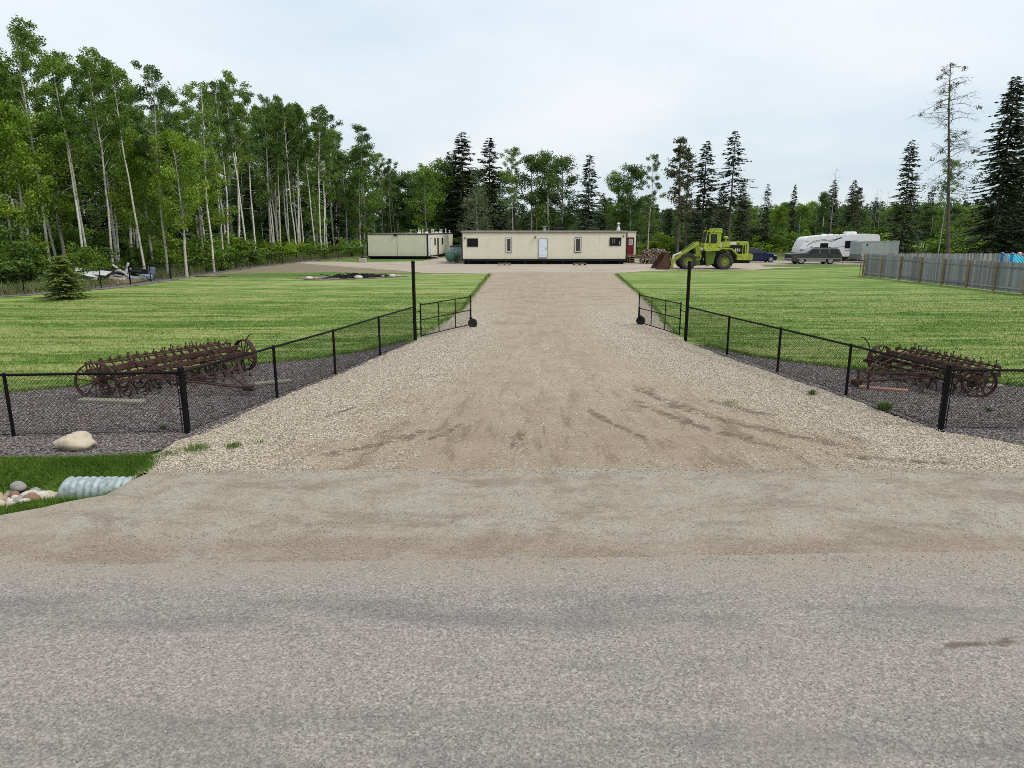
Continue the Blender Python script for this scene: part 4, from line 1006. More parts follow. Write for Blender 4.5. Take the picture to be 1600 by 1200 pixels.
cultivator('rusty cultivator with hitch on a red board behind the right fence', (10.75, 15.55), (10.05, 18.6), 1.35, 1, 0.36, 5, True, turn=R(-30))
m = MB(); m.box((0, 0, 0.05), (1.55, 0.22, 0.07), ch=0.01); tag(m.build('plank', 'old_plank', loc=(-8.95, 15.02, 0)), 'weathered plank lying before the left cultivator wheel', 'plank').rotation_euler = (0, 0, R(-8))
m = MB(); m.box((0, 0, 0.05), (0.9, 0.20, 0.06), ch=0.01); tag(m.build('plank', 'old_plank', loc=(-6.0, 16.95, 0)), 'weathered plank under the left cultivator hitch', 'plank').rotation_euler = (0, 0, R(27))
m = MB(); m.box((0, 0, 0.045), (1.05, 0.17, 0.06), ch=0.01); tag(m.build('plank', 'red_plank', loc=(8.95, 16.25, 0)), 'faded red board under the right cultivator hitch', 'plank').rotation_euler = (0, 0, R(-24))
m = MB(); m.box((0, 0, 0.045), (0.6, 0.2, 0.06), ch=0.01); tag(m.build('plank', 'old_plank', loc=(11.75, 16.6, 0)), 'grey plank beside the right cultivator wheel', 'plank').rotation_euler = (0, 0, R(-5))

# ------------------------------------------------------------------ boulder, culvert, ditch stones
def stone_mesh(name, sx, sy, sz, seed, mat, sub=3, amp=0.22, freq=1.4):
    bm = bmesh.new(); bmesh.ops.create_icosphere(bm, subdivisions=sub, radius=1.0)
    for v in bm.verts:
        n = mnoise.noise(v.co * freq + Vector((seed * 3.1, seed, 0))) * amp + mnoise.noise(v.co * freq * 2.7 + Vector((seed, 0, seed * 2))) * amp * 0.4
        v.co *= 1 + n
        v.co.x *= sx; v.co.y *= sy; v.co.z *= sz
    me = bpy.data.meshes.new(name); bm.to_mesh(me); bm.free(); me.materials.append(MATS[mat])
    me.polygons.foreach_set('use_smooth', [True] * len(me.polygons)); me.update(); return me
bm_ = MB()
bo = stone_mesh('boulder', 0.335, 0.25, 0.175, 4.3, 'stone_cream', 4, 0.26, 1.1)
for v in bo.vertices:
    v.co.z *= (1.12 if v.co.x > -0.05 else 0.92) - 0.35 * max(0, v.co.x - 0.12); v.co.z = max(v.co.z, -0.12)
link('boulder', bo, None, (-7.72, 11.72, 0.115), label='large cream boulder in the mulch above the ditch', category='boulder')
# corrugated culvert: a real pipe running under the driveway
PY, PZ, PR = 10.28, -0.215, 0.205
m = MB(); prof = []
n = 34; L = 1.6; x0 = -6.98
ring = []; vs = []; fs = []
steps = 112
for i in range(steps + 1):
    x = x0 + L * i / steps
    r_ = PR + 0.012 * math.sin(2 * math.pi * (x - x0) / 0.115)
    for k in range(n):
        a = 2 * math.pi * k / n; rr_ = r_
        if 0.4 < i / steps < 0.43: rr_ += 0.012
        xx = x
        if i < 8: xx = x + (1 - i / 8) * 0.14 * (0.5 - 0.5 * math.sin(a)) * -1 + 0.0
        vs.append((xx, PY + rr_ * math.cos(a), PZ + rr_ * math.sin(a)))
for i in range(steps):
    for k in range(n): fs.append((i * n + k, (i + 1) * n + k, (i + 1) * n + (k + 1) % n, i * n + (k + 1) % n))
# inner skin
o_ = len(vs)
for i in (0, steps):
    for k in range(n):
        a = 2 * math.pi * k / n; p = vs[i * n + k]; vs.append((p[0], PY + (PR - 0.025) * math.cos(a), PZ + (PR - 0.025) * math.sin(a)))
for k in range(n):
    fs.append((k, o_ + k, o_ + (k + 1) % n, (k + 1) % n)); fs.append((o_ + k, o_ + n + k, o_ + n + (k + 1) % n, o_ + (k + 1) % n))
m.add(vs, fs)
cv = m.build('culvert_pipe', 'galvanised_dull', label='corrugated galvanised culvert pipe end beside the driveway apron', category='culvert', smooth=True)
stone_mats = ['stone_white', 'stone_tan', 'stone_cream', 'stone_grey', 'stone_white', 'stone_peach', 'stone_white', 'stone_red', 'stone_cream', 'stone_tan']
cnames = {'stone_white': 'white', 'stone_tan': 'tan', 'stone_red': 'reddish brown', 'stone_grey': 'grey', 'stone_cream': 'cream', 'stone_peach': 'peach'}
placed = []
srnd = random.Random(21)
tries = 0
while len(placed) < 92 and tries < 4000:
    tries += 1
    r_ = srnd.uniform(0.05, 0.125); x = srnd.uniform(-8.5, -7.06); y = srnd.uniform(9.08 + 0.5 * sm(x, -7.7, -6.5), 10.48)
    if any((x - q[0]) ** 2 + (y - q[1]) ** 2 < ((r_ + q[2]) * 0.62) ** 2 for q in placed): continue
    placed.append((x, y, r_))
for i, (x, y, r_) in enumerate(placed):
    mt = stone_mats[i % len(stone_mats)]
    me = stone_mesh('ditch_stone', r_ * srnd.uniform(1.0, 1.3), r_ * srnd.uniform(0.8, 1.05), r_ * srnd.uniform(0.65, 0.9), i * 1.7, mt, 2, 0.2)
    o = link('ditch_stone', me, None, (x, y, terrain(x, y) + r_ * (0.6 + 0.7 * (i % 3 == 2)))); o.rotation_euler = (srnd.uniform(-.3, .3), srnd.uniform(-.3, .3), srnd.uniform(0, 6.28))
    big = 'big ' if r_ > 0.105 else 'small ' if r_ < 0.07 else ''
    tag(o, f'{big}{cnames[mt]} river stone in the ditch by the culvert', 'stone', 'river stones in the ditch')
# far end of the culvert on the right
m = MB(); m.lathe([(0.27, 0), (0.30, 0), (0.30, 1.4), (0.27, 1.4)], c=(9.15, 10.42, -0.255), axis='x', n=20, closed=True)
m.build('culvert_pipe', 'galvanised', label='pale culvert end just showing at the right edge of the apron', category='culvert')
# weed in the mulch
def weed(loc, n, h, sp, label):
    m = MB()
    for _ in range(n):
        a = rnd.uniform(0, 6.28); L = rnd.uniform(0.4, 1) * h; dx, dy = math.cos(a), math.sin(a); k = rnd.uniform(0.2, 1) * sp
        b0 = Vector((dx * k * 0.3, dy * k * 0.3, 0)); t0 = Vector((dx * k, dy * k, L)); w = Vector((-dy, dx, 0)) * 0.012
        mid = (b0 + t0) / 2 + Vector((0, 0, L * 0.2)); m.add([b0, mid + w, t0, mid - w], [(0, 1, 2, 3)])
    o = m.build('weed', 'weed_leaf', loc=(*loc, 0.015)); tag(o, label, 'weed', 'weeds in the mulch')
weed((7.95, 14.3), 160, 0.22, 0.26, 'low green weed in the mulch right of the driveway')
weed((7.0, 15.7), 60, 0.15, 0.14, 'small weed at the gravel edge by the right fence')
weed((-6.75, 12.9), 30, 0.10, 0.14, 'tiny weed in the mulch near the left corner post')
weed((10.1, 14.2), 40, 0.1, 0.12, 'tiny weed in the mulch behind the right corner post')

# ------------------------------------------------------------------ modular trailers
_P = math.atan(242 / 1081.0); _c, _s = math.cos(_P), math.sin(_P)
def at(px, py, Y):
    """metres (x, z) on the upright plane at distance Y, from a measured point of the photograph"""
    u = (px - 800) / 1081.0; w = (600 - py) / 1081.0; k = Y / (_c + w * _s)
    return u * k, CAM_H + (-_s + w * _c) * k
TY = 77.6
def rect(px0, py0, px1, py1, Y=TY):
    x0, z1 = at(px0, py0, Y); x1, z0 = at(px1, py1, Y); return x0, x1, z0, z1
X0, _ = at(721, 380, TY); X1, _ = at(980, 380, TY); ZT = 3.42; ZB = 0.60
home = thing('modular_trailer', 'long cream modular trailer with white centre door', 'trailer home', (X0, TY, 0))
def L_(x): return x - X0
W_ = X1 - X0; D_ = 3.7
m = MB(); m.box((W_ / 2, D_ / 2, (ZT + ZB) / 2), (W_, D_, ZT - ZB)); wall = m.build('wall', 'cream_siding', home)
npan = 15
for i in range(npan):                                           # panel joints: shallow battens
    x = (i + 0.5) * W_ / npan
    m = MB(); m.box((x, -0.004, (ZT + ZB) / 2), (0.035, 0.008, ZT - ZB - 0.02)); m.build('batten', 'cream_siding', wall)
for x in (0.06, W_ - 0.06): m = MB(); m.box((x, -0.012, (ZT + ZB) / 2), (0.13, 0.03, ZT - ZB + 0.02)); m.build('corner_trim', 'black_trim', home)
m = MB(); m.box((W_ / 2, D_ / 2, ZT + 0.10), (W_ + 0.12, D_ + 0.12, 0.20)); m.build('fascia', 'tan_fascia', home)
m = MB(); m.box((W_ / 2, -0.075, ZT - 0.015), (W_ + 0.06, 0.02, 0.06)); m.build('drip_edge', 'black_trim', home)
m = MB(); m.box((W_ / 2, D_ / 2, ZT + 0.215), (W_ - 0.1, D_ - 0.1, 0.03)); m.build('roof', 'roof_membrane', home)
m = MB(); m.box((W_ / 2, D_ / 2, ZB - 0.11), (W_ - 0.02, D_ - 0.02, 0.20)); m.build('floor_beam', 'black_trim', home)
m = MB(); m.box((W_ / 2, D_ / 2 + 0.25, 0.24), (W_ - 0.5, D_ - 0.6, 0.48)); m.build('under_shade', 'shade_black', home)  # black box painted in for the shade under the floor
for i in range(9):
    m = MB(); m.box((0.7 + i * (W_ - 1.4) / 8, 0.35, 0.24), (0.4, 0.4, 0.50), ch=0.02); m.build('support_block', 'shade_black', home)  # blocks coloured black to sink into the painted shade
def window(parent, x0, x1, z0, z1, y=0.0, frame='black_trim', inner=None, glass='dark_glass', name='window', fw=0.05):
    w = bpy.data.objects.new(name, None); col.objects.link(w); w.parent = parent; w.location = ((x0 + x1) / 2, y, (z0 + z1) / 2); w.empty_display_size = .1
    hx, hz = (x1 - x0) / 2, (z1 - z0) / 2
    def fr(nm, a, b, t, mt, yy):
        m = MB(); m.box((0, yy, b - t / 2), (2 * a, 0.05, t)); m.box((0, yy, -b + t / 2), (2 * a, 0.05, t))
        m.box((-a + t / 2, yy, 0), (t, 0.05, 2 * b - 2 * t)); m.box((a - t / 2, yy, 0), (t, 0.05, 2 * b - 2 * t)); m.build(nm, mt, w)
    fr('frame', hx, hz, fw, frame, -0.03)
    if inner: fr('sash', hx - fw, hz - fw, fw * 1.3, inner, -0.018)
    m = MB(); m.box((0, -0.006, 0), (2 * hx - fw, 0.012, 2 * hz - fw)); m.build('pane', glass, w)
    return w
def wtag(px0, py0, px1, py1): 
    a, b, c_, d_ = rect(px0, py0, px1, py1); return L_(a), L_(b), c_, d_
a = wtag(730, 372.5, 747, 385.5); wd = window(home, *a, glass='dark_glass'); 
m = MB(); m.box((0.0, -0.016, 0), (0.04, 0.01, a[3] - a[2] - 0.1)); m.build('mullion', 'black_trim', wd)
window(home, *wtag(790, 371, 800, 395), frame='grey_frame', inner='white_vinyl', glass='screen_glass', fw=0.07)
window(home, *wtag(898, 371, 908, 394.6), frame='black_trim', inner='white_vinyl', glass='screen_glass', fw=0.06)
a = wtag(952.6, 371, 970, 384); wd = window(home, *a)
for k in (-0.32, -0.1): m = MB(); m.box((k, -0.016, 0.05), (0.05, 0.01, 0.5)); m.build('curtain', 'grey_frame', wd)
m = MB(); m.box((0.5, -0.016, -0.15), (0.06, 0.01, 0.35)); m.build('mullion', 'white_vinyl', wd)
a = wtag(841.5, 372.5, 855.5, 402.5)
dr = bpy.data.objects.new('door', None); col.objects.link(dr); dr.parent = home; dr.location = ((a[0] + a[1]) / 2, 0, a[2]); hw, hh = (a[1] - a[0]) / 2, a[3] - a[2]
m = MB(); m.box((0, -0.03, hh / 2), (2 * hw - 0.12, 0.05, hh - 0.08), ch=0.01)
for zz in (0.55, 1.5): m.box((0, -0.058, zz), (hw * 1.2, 0.012, 0.62), ch=0.005)
m.build('door_leaf', 'white_door', dr)
m = MB(); m.box((-hw + 0.03, -0.035, hh / 2), (0.055, 0.07, hh)); m.box((hw - 0.03, -0.035, hh / 2), (0.055, 0.07, hh)); m.box((0, -0.035, hh - 0.02), (2 * hw - 0.12, 0.07, 0.04)); m.build('door_frame', 'grey_frame', dr)
m = MB(); m.box((0, -0.06, 0.0), (2 * hw, 0.12, 0.05)); m.build('threshold', 'grey_frame', dr)
m = MB(); m.box((hw - 0.16, -0.07, 1.0), (0.035, 0.05, 0.26), ch=0.008); m.tube([(hw - 0.16, -0.08, 0.98), (hw - 0.27, -0.1, 0.98)], 0.014, 6); m.build('door_handle', 'machine_black', dr)
def lamp(parent, x, z, y=0):
    m = MB(); m.lathe([(0.001, -0.04), (0.07, -0.04), (0.09, 0.0), (0.1, 0.06), (0.085, 0.1), (0.001, 0.13)], c=(x, y - 0.13, z), axis='z', n=10)
    m.box((x, y - 0.02, z + 0.06), (0.12, 0.04, 0.2), ch=0.01); m.build('wall_lamp', 'brass_lamp', parent)
for px, py in ((726.5, 372.5), (836.5, 371.5), (974, 370)):
    x, z = at(px, py, TY); lamp(home, L_(x), z)
def vent(parent, x, y, z, h, r_=0.09, mat='galvanised', capr=1.7):
    m = MB(); m.lathe([(r_ * 1.9, 0), (r_ * 1.2, 0.06), (r_, 0.1), (r_, h - 0.12)], c=(x, y, z), axis='z', n=12)
    m.lathe([(r_ * capr, h - 0.10), (r_ * capr, h - 0.03), (0.001, h)], c=(x, y, z), axis='z', n=12); m.build('roof_vent', mat, parent)
m = MB(); x, _ = at(877, 360, TY); m.box((L_(x), 1.8, ZT + 0.42), (0.85, 0.8, 0.36), ch=0.08); m.build('roof_unit', 'machine_black', home)
x, _ = at(852, 360, TY); vent(home, L_(x), 2.0, ZT + 0.22, 0.5, 0.14, 'unit_grey')
x, _ = at(840.5, 360, TY); m = MB(); m.tube([(L_(x), 3.4, ZT + 0.2), (L_(x), 3.4, ZT + 1.7)], 0.028, 6); m.build('pipe', 'yellow_pipe', home)
x, _ = at(971, 360, TY); m = MB(); m.lathe([(0.24, 0), (0.2, 0.12), (0.18, 0.34), (0.1, 0.38), (0.09, 0.72)], c=(L_(x), 2.2, ZT + 0.22), axis='z', n=14); m.lathe([(0.19, 0.70), (0.19, 0.80), (0.001, 0.9)], c=(L_(x), 2.2, ZT + 0.22), axis='z', n=14); m.build('chimney', 'white_vinyl', home)
# rear unit, standing a little further right, with the red door
RY = 81.6; rx0 = X0 + 0.4; rx1, _ = at(993.5, 380, RY); rz1 = 3.50
back = thing('modular_trailer', 'cream rear trailer unit with red door, partly hidden', 'trailer home', (rx0, RY, 0)); bw = rx1 - rx0
m = MB(); m.box((bw / 2, 1.8, (rz1 + 0.65) / 2), (bw, 3.6, rz1 - 0.65)); m.build('wall', 'cream_siding', back)
m = MB(); m.box((bw / 2, 1.8, rz1 + 0.02), (bw + 0.1, 3.72, 0.16)); m.build('fascia', 'tan_fascia', back)
m = MB(); m.box((bw / 2, 1.9, 0.33), (bw - 0.1, 3.4, 0.64)); m.build('under_shade', 'shade_black', back)  # underfloor shade put in as a black box
dx0, dz1 = at(981.5, 372, RY); dx1, dz0 = at(988.6, 397.5, RY)
dw = dx1 - dx0
dr = bpy.data.objects.new('door', None); col.objects.link(dr); dr.parent = back; dr.location = (dx0 - rx0, 0, dz0)
dh = dz1 - dz0
m = MB(); m.box((dw / 2 - 0.15, -0.03, dh / 2), (dw + 0.3, 0.05, dh)); m.build('door_leaf', 'red_door', dr)
m = MB(); m.box((dw / 2, -0.06, dh * 0.75), (dw * 0.72, 0.02, dh * 0.33)); m.build('pane_frame', 'white_vinyl', dr)
m = MB(); m.box((dw / 2, -0.072, dh * 0.75), (dw * 0.5, 0.02, dh * 0.25)); m.build('pane', 'pale_glass', dr)
m = MB(); m.box((dw + 0.04, -0.04, dh / 2), (0.08, 0.08, dh)); m.box((dw / 2 - 0.1, -0.04, dh + 0.04), (dw + 0.36, 0.08, 0.08)); m.build('door_frame', 'brown_paint', dr)
m = MB(); m.lathe([(0.001, -0.06), (0.035, -0.05), (0.02, 0)], c=(dw - 0.07, -0.06, dh * 0.45), n=8); m.build('door_handle', 'brass_lamp', dr)
# deck and steps
dk = thing('wooden_steps', 'small wooden porch steps below the red door', 'steps', (dx0, RY, 0))
for k in range(8): m = MB(); m.box((0.05 + k * 0.2, -0.7, 0.86), (0.18, 1.25, 0.05), ch=0.006); m.build('deck_board', 'red_deck' if k < 5 else 'deck_wood', dk)
for k, (z, y) in enumerate(((0.55, -1.45), (0.28, -1.75))):
    m = MB(); m.box((0.65, y, z), (1.5, 0.32, 0.05), ch=0.006); m.build('tread', 'deck_wood', dk)
for x in (0.0, 1.45):
    for y in (-0.15, -1.25): m = MB(); m.box((x, y, 0.41), (0.1, 0.1, 0.82)); m.build('leg', 'deck_wood', dk)
    m = MB(); m.bar((x, -1.3, 0.78), (x, -1.9, 0.1), 0.05, 0.22); m.build('stringer', 'pallet_wood', dk)
# ground steps in front of the home
for px, py, lab in ((788, 416.5, 'low wooden step platform by the left narrow window'), (907, 414.5, 'low wooden step platform by the right narrow window')):
    x, _ = at(px, py, 74.6); t = thing('step_platform', lab, 'step', (x, 75.6, 0.016), R(2), 'step platforms')
    for k in range(6): m = MB(); m.box((0, -0.5 + k * 0.19, 0.20), (1.35, 0.165, 0.035), ch=0.005); m.build('slat', 'pallet_wood', t)
    for x_ in (-0.6, 0, 0.6): m = MB(); m.box((x_, 0, 0.09), (0.09, 1.1, 0.18)); m.build('bearer', 'pallet_wood', t)
# left double-wide trailer, seen at an angle
lB = Vector((-10.75, 90.2)); ang = math.atan2(-0.094, 1.0); Lw, Ld = 8.0, 18.0
office = thing('modular_trailer', 'cream double-wide trailer end with many roof vents', 'trailer home', (lB.x - Lw * math.cos(ang), lB.y - Lw * math.sin(ang), 0), ang)
zb, zt = 0.42, 3.12
m = MB(); m.box((Lw / 2, Ld / 2, (zb + zt) / 2), (Lw, Ld, zt - zb)); wl_ = m.build('wall', 'cream_siding', office)
m = MB(); m.box((Lw / 2, -0.006, (zb + zt) / 2), (0.06, 0.012, zt - zb)); m.build('seam', 'tan_fascia', wl_)
for x, w in ((0.07, 0.16), (Lw - 0.07, 0.16)): m = MB(); m.box((x, -0.012, (zb + zt) / 2), (w, 0.03, zt - zb + 0.02)); m.build('corner_trim', 'black_trim', office)
m = MB(); m.box((Lw + 0.012, 0.07, (zb + zt) / 2), (0.03, 0.14, zt - zb)); m.build('corner_trim', 'black_trim', office)
m = MB(); m.box((Lw / 2, Ld / 2, zt + 0.05), (Lw + 0.1, Ld + 0.1, 0.10)); m.build('fascia', 'black_trim', office)
m = MB(); m.box((Lw / 2, Ld / 2, zt + 0.115), (Lw - 0.1, Ld - 0.1, 0.04)); m.build('roof', 'roof_membrane', office)
m = MB(); m.box((Lw / 2, Ld / 2, zb - 0.08), (Lw - 0.02, Ld - 0.02, 0.14)); m.build('floor_beam', 'black_trim', office)
m = MB(); m.box((Lw / 2, Ld / 2 + 0.1, 0.17), (Lw - 0.4, Ld - 0.4, 0.34)); m.build('under_shade', 'shade_black', office)  # black box in place of the shade below the floor
m = MB(); m.box((Lw / 2 - 0.2, -0.09, zt - 0.05), (0.42, 0.16, 0.22), ch=0.03); m.build('wall_lamp', 'machine_black', office)
def side_panel(name, y0, y1, z0, z1, mat, depth=0.05, fr=None):
    w = bpy.data.objects.new(name, None); col.objects.link(w); w.parent = office; w.location = (Lw, (y0 + y1) / 2, (z0 + z1) / 2); w.empty_display_size = .1
    hy, hz = (y1 - y0) / 2, (z1 - z0) / 2
    m = MB(); m.box((0.01, 0, 0), (0.03, 2 * hy, 2 * hz)); m.build('frame', fr or 'black_trim', w)
    m = MB(); m.box((0.03, 0, 0), (0.03, 2 * hy - 0.16, 2 * hz - 0.14)); m.build('door_leaf' if name == 'door' else 'pane', mat, w)
    return w
side_panel('door', 1.2, 2.35, 0.40, 2.62, 'white_door'); side_panel('window', 4.1, 4.9, 1.7, 2.65, 'dark_glass'); side_panel('door', 6.0, 7.0, 0.45, 2.65, 'brown_paint')
side_panel('window', 9.2, 10.2, 1.7, 2.6, 'dark_glass')
m = MB(); m.box((Lw + 0.45, 1.78, 0.3), (0.8, 1.2, 0.08)); m.box((Lw + 0.85, 1.78, 0.14), (0.4, 1.2, 0.06)); m.build('doorstep', 'grey_frame', office)
vr = random.Random(5)
for k, (vx, vy, vh) in enumerate([(5.1, 3, .42), (5.7, 5, .5), (6.15, 4, .34), (6.5, 7, .5), (6.9, 9, .42), (7.3, 6, .42), (7.4, 11, .5), (7.3, 13, .4), (7.5, 15, .5), (6.6, 15.5, .45), (7.7, 17, .3), (4.7, 12, .45)]):
    vent(office, vx, vy, zt + 0.13, vh + 0.12, 0.075, 'white_vinyl' if k % 3 else 'galvanised')
for vx, vy in ((6.3, 2.6), (6.9, 4.4), (7.4, 8.4), (7.6, 10.2)):
    m = MB(); m.lathe([(0.27, 0), (0.25, 0.12), (0.15, 0.2), (0.001, 0.22)], c=(vx, vy, zt + 0.13), axis='z', n=12); m.build('roof_vent', 'white_vinyl', office)

# propane tank, furnace unit, septic box
t = thing('propane_tank', 'round-ended green propane tank beside the long trailer', 'tank', (-7.05, 79.2, 0.016), R(-10))
m = MB(); r_ = 0.62; prof = [(0.001, -0.05)] + [(r_ * math.sin(R(q)), 0.42 - 0.47 * math.cos(R(q))) for q in range(10, 91, 10)] + [(r_, 2.6)] + [(r_ * math.cos(R(q)), 2.6 + 0.47 * math.sin(R(q))) for q in range(10, 91, 10)]
m.lathe(prof, c=(0, 0, 0.82), axis='y', n=28); m.build('shell', 'tank_green', t, smooth=True)
m = MB(); m.lathe([(0.26, 0), (0.26, 0.2), (0.2, 0.3), (0.001, 0.32)], c=(0.0, 1.5, 1.40), axis='z', n=14); m.build('valve_dome', 'tank_pale', t)
for y in (0.6, 2.4): m = MB(); m.box((0, y, 0.13), (0.9, 0.25, 0.26), ch=0.02); m.build('cradle', 'concrete', t)
t = thing('furnace_unit', 'grey furnace cabinet behind the propane tank', 'furnace', (-6.45, 83.4, 0.016))
m = MB(); m.box((0, 0.7, 0.95), (1.75, 1.4, 1.7), ch=0.04); m.build('cabinet', 'unit_grey', t)
m = MB(); m.box((0, 0.65, 1.84), (1.85, 1.55, 0.08)); m.build('lid', 'machine_black', t)
m = MB(); m.box((-0.35, -0.02, 0.95), (0.6, 0.05, 0.55)); m.build('louvre', 'machine_black', t)
m = MB(); m.box((0.45, -0.03, 0.9), (0.5, 0.06, 1.2)); m.build('panel', 'tank_pale', t)
t = thing('septic_box', 'small concrete septic riser with black cap', 'septic riser', (-17.35, 81.6, 0.012))
m = MB(); m.box((0, 0, 0.22), (0.78, 0.7, 0.52), ch=0.03); m.build('riser', 'concrete', t)
m = MB(); m.lathe([(0.17, 0.48), (0.17, 0.62), (0.12, 0.74), (0.001, 0.76)], axis='z', n=12); m.build('cap', 'machine_black', t)

# ------------------------------------------------------------------ woodpile
t = thing('woodpile', 'heap of split firewood between trailer steps and green loader', 'woodpile', (16.0, 79.2, 0.016))
logs = MB(); lr = random.Random(3)
for row in range(9):
    hw_ = 1.55 - 0.05 * row if row < 7 else 1.25 - 0.3 * (row - 7)
    x = -hw_
    while x < hw_:
        r_ = lr.uniform(0.07, 0.125); x += r_
        z = 0.12 + row * 0.172 + lr.uniform(-.03, .03); y = lr.uniform(-0.12, 0.12)
        a, e = lr.gauss(0, 0.25), lr.gauss(0, 0.12); k = 4 if lr.random() < 0.5 else 7
        dv_ = Vector((math.sin(a), -math.cos(a), math.sin(e))) * lr.uniform(0.2, 0.32)
        p = Vector((x, y - 0.3, z)); o0 = len(logs.v)
        logs.tube([p - dv_, p + dv_], [r_ * lr.uniform(.85, 1), r_], k)
        logs.mi[-1] = logs.mi[-2] = 1
        p2 = p + Vector((0, 0.55, 0)); logs.tube([p2 - dv_, p2 + dv_], r_, 5)
        x += r_ * 0.95
for _ in range(60):
    p = Vector((lr.uniform(-1.5, 1.5), lr.uniform(-0.9, 0.6), lr.uniform(0.08, 1.62))); a = lr.uniform(0, 6.28)
    if p.z > 0.5: p.y = lr.uniform(-0.66, -0.5)
    dv_ = Vector((math.cos(a), math.sin(a) * 0.3, lr.uniform(-.3, .3))) * 0.2
    logs.tube([p - dv_, p + dv_], lr.uniform(.05, .1), 5); logs.mi[-1] = logs.mi[-2] = 1
logs.build('firewood_log', ['log_bark', 'log_end'], t, kind='stuff')
core = MB(); core.box((0, 0.1, 0.75), (2.6, 0.7, 1.4), ch=0.1); core.build('log_core', 'log_bark', t)

# ------------------------------------------------------------------ wheel loader
S = 0.00704
def lz(zx, zy): return ((zx - 150) * S, (720 - zy) * S)
ld = thing('wheel_loader', 'lime green articulated wheel loader with rusty bucket', 'loader', (13.62, 68.6, 0.016), R(-2))
def tyre_wheel(parent, x, y, r_, w, rim_r, out, lug=True, nm='wheel'):
    wv = bpy.data.objects.new(nm, None); col.objects.link(wv); wv.parent = parent; wv.location = (x, y, r_); wv.empty_display_size = .2
    h = w / 2
    m = MB(); m.lathe([(rim_r, -h * .8), (r_ * .80, -h), (r_ * .93, -h * .92), (r_ * .955, -h * .6), (r_ * .955, h * .6), (r_ * .93, h * .92), (r_ * .80, h), (rim_r, h * .8)], n=40)
    if lug:
        for k in range(20):
            for s in (-1, 1):
                a = 2 * math.pi * (k + (0.5 if s > 0 else 0)) / 20
                p0 = Vector((math.cos(a) * r_ * .965, s * h * .98, math.sin(a) * r_ * .965)); a2 = a + 0.16
                p1 = Vector((math.cos(a2) * r_ * .975, s * h * 0.05, math.sin(a2) * r_ * .975))
                m.bar(p0, p1, 0.095, r_ * 0.075, up=(math.cos(a), 0, math.sin(a)))
                m.bar(p0, (math.cos(a - .02) * r_ * .80, s * h * 1.0, math.sin(a - .02) * r_ * .80), 0.05, 0.085, up=(math.cos(a), 0, math.sin(a)))
    m.build('tyre', 'dusty_tyre', wv)
    m = MB(); o = h * .55 * out
    m.lathe([(rim_r * 1.04, o * 1.25), (rim_r * .96, o * 1.3), (rim_r * .90, o * .7), (rim_r * .45, o * .55), (rim_r * .42, o * 1.0), (0.001, o * 1.05)], n=28)
    for k in range(8): a = k * math.pi / 4; m.lathe([(0.03, o * .5), (0.03, o * .85), (0.001, o * .86)], c=(math.cos(a) * rim_r * .62, 0, math.sin(a) * rim_r * .62), n=6)
    return wv, m
HWY = 1.05
for x in (lz(622, 0)[0], lz(1115, 0)[0]):
    for s in (-1, 1):
        wv, m = tyre_wheel(ld, x, s * HWY, 0.78, 0.62, 0.42, s); m.build('rim', 'loader_rim', wv)
    m = MB(); m.tube([(x, -HWY, 0.78), (x, HWY, 0.78)], 0.16, 12); m.build('axle', 'machine_black', ld)
def plate(name, poly, y0, y1, mat, par=None, ch=0.0): m = MB(); m.prism([lz(*p) for p in poly], y0, y1, inset=ch, insety=ch); return m.build(name, mat, par or ld)
# bucket
bk = bpy.data.objects.new('bucket', None); col.objects.link(bk); bk.parent = ld
bp = [(150, 736), (300, 732), (365, 715), (388, 660), (378, 590), (350, 530), (328, 492), (318, 496), (338, 540), (362, 600), (370, 655), (352, 700), (300, 720), (160, 728)]
m = MB(); m.prism([lz(*p) for p in bp], -1.42, 1.42); m.build('bucket_shell', 'bucket_rust', bk)
for s in (-1.42, 1.40): plate('side_plate', [(165, 732), (300, 730), (362, 712), (384, 660), (374, 590), (330, 500), (300, 530), (240, 612)], s, s + 0.02, 'bucket_rust', bk)
for k in range(8): m = MB(); y = -1.3 + k * 2.6 / 7; m.prism([lz(150, 738), lz(190, 738), lz(190, 722)], y - 0.06, y + 0.06); m.build('tooth', 'bucket_rust', bk)
# lift arms, tower, linkage
for s in (-1, 1):
    y0, y1 = s * 0.62 - 0.07, s * 0.62 + 0.07
    plate('lift_arm', [(775, 352), (740, 350), (690, 382), (600, 452), (520, 512), (440, 580), (385, 660), (378, 690), (410, 690), (470, 610), (545, 540), (640, 478), (720, 420), (770, 390)], y0, y1, 'loader_green' if s > 0 else 'loader_lime')
    plate('tower_plate', [(715, 400), (742, 348), (776, 350), (790, 430), (818, 520), (812, 590), (780, 605), (700, 600), (690, 520), (752, 520), (740, 460)], s * 0.45 - 0.05, s * 0.45 + 0.05, 'loader_lime' if s < 0 else 'loader_green')
    m = MB(); p, q = lz(800, 560), lz(560, 500); m.tube([(p[0], s * .58, p[1]), (q[0], s * .58, q[1])], 0.07, 10); m.build('lift_cylinder', 'loader_green', ld)
    m = MB(); p, q = lz(565, 492), lz(440, 545); m.tube([(p[0], s * .3, p[1]), (q[0], s * .3, q[1])], 0.055, 10); m.build('tilt_cylinder', 'loader_white', ld)
    plate('bucket_link', [(430, 535), (455, 535), (460, 610), (400, 700), (378, 690), (425, 605)], s * .3 - .06, s * .3 + .06, 'loader_white' if s < 0 else 'machine_black')
    plate('hinge_plate', [(360, 580), (400, 560), (420, 620), (440, 700), (390, 712), (375, 660)], s * .62 - .05, s * .62 + .05, 'loader_lime')
m = MB(); p = lz(470, 590); m.tube([(p[0], -.7, p[1]), (p[0], .7, p[1])], 0.1, 10); m.build('cross_tube', 'loader_green', ld)
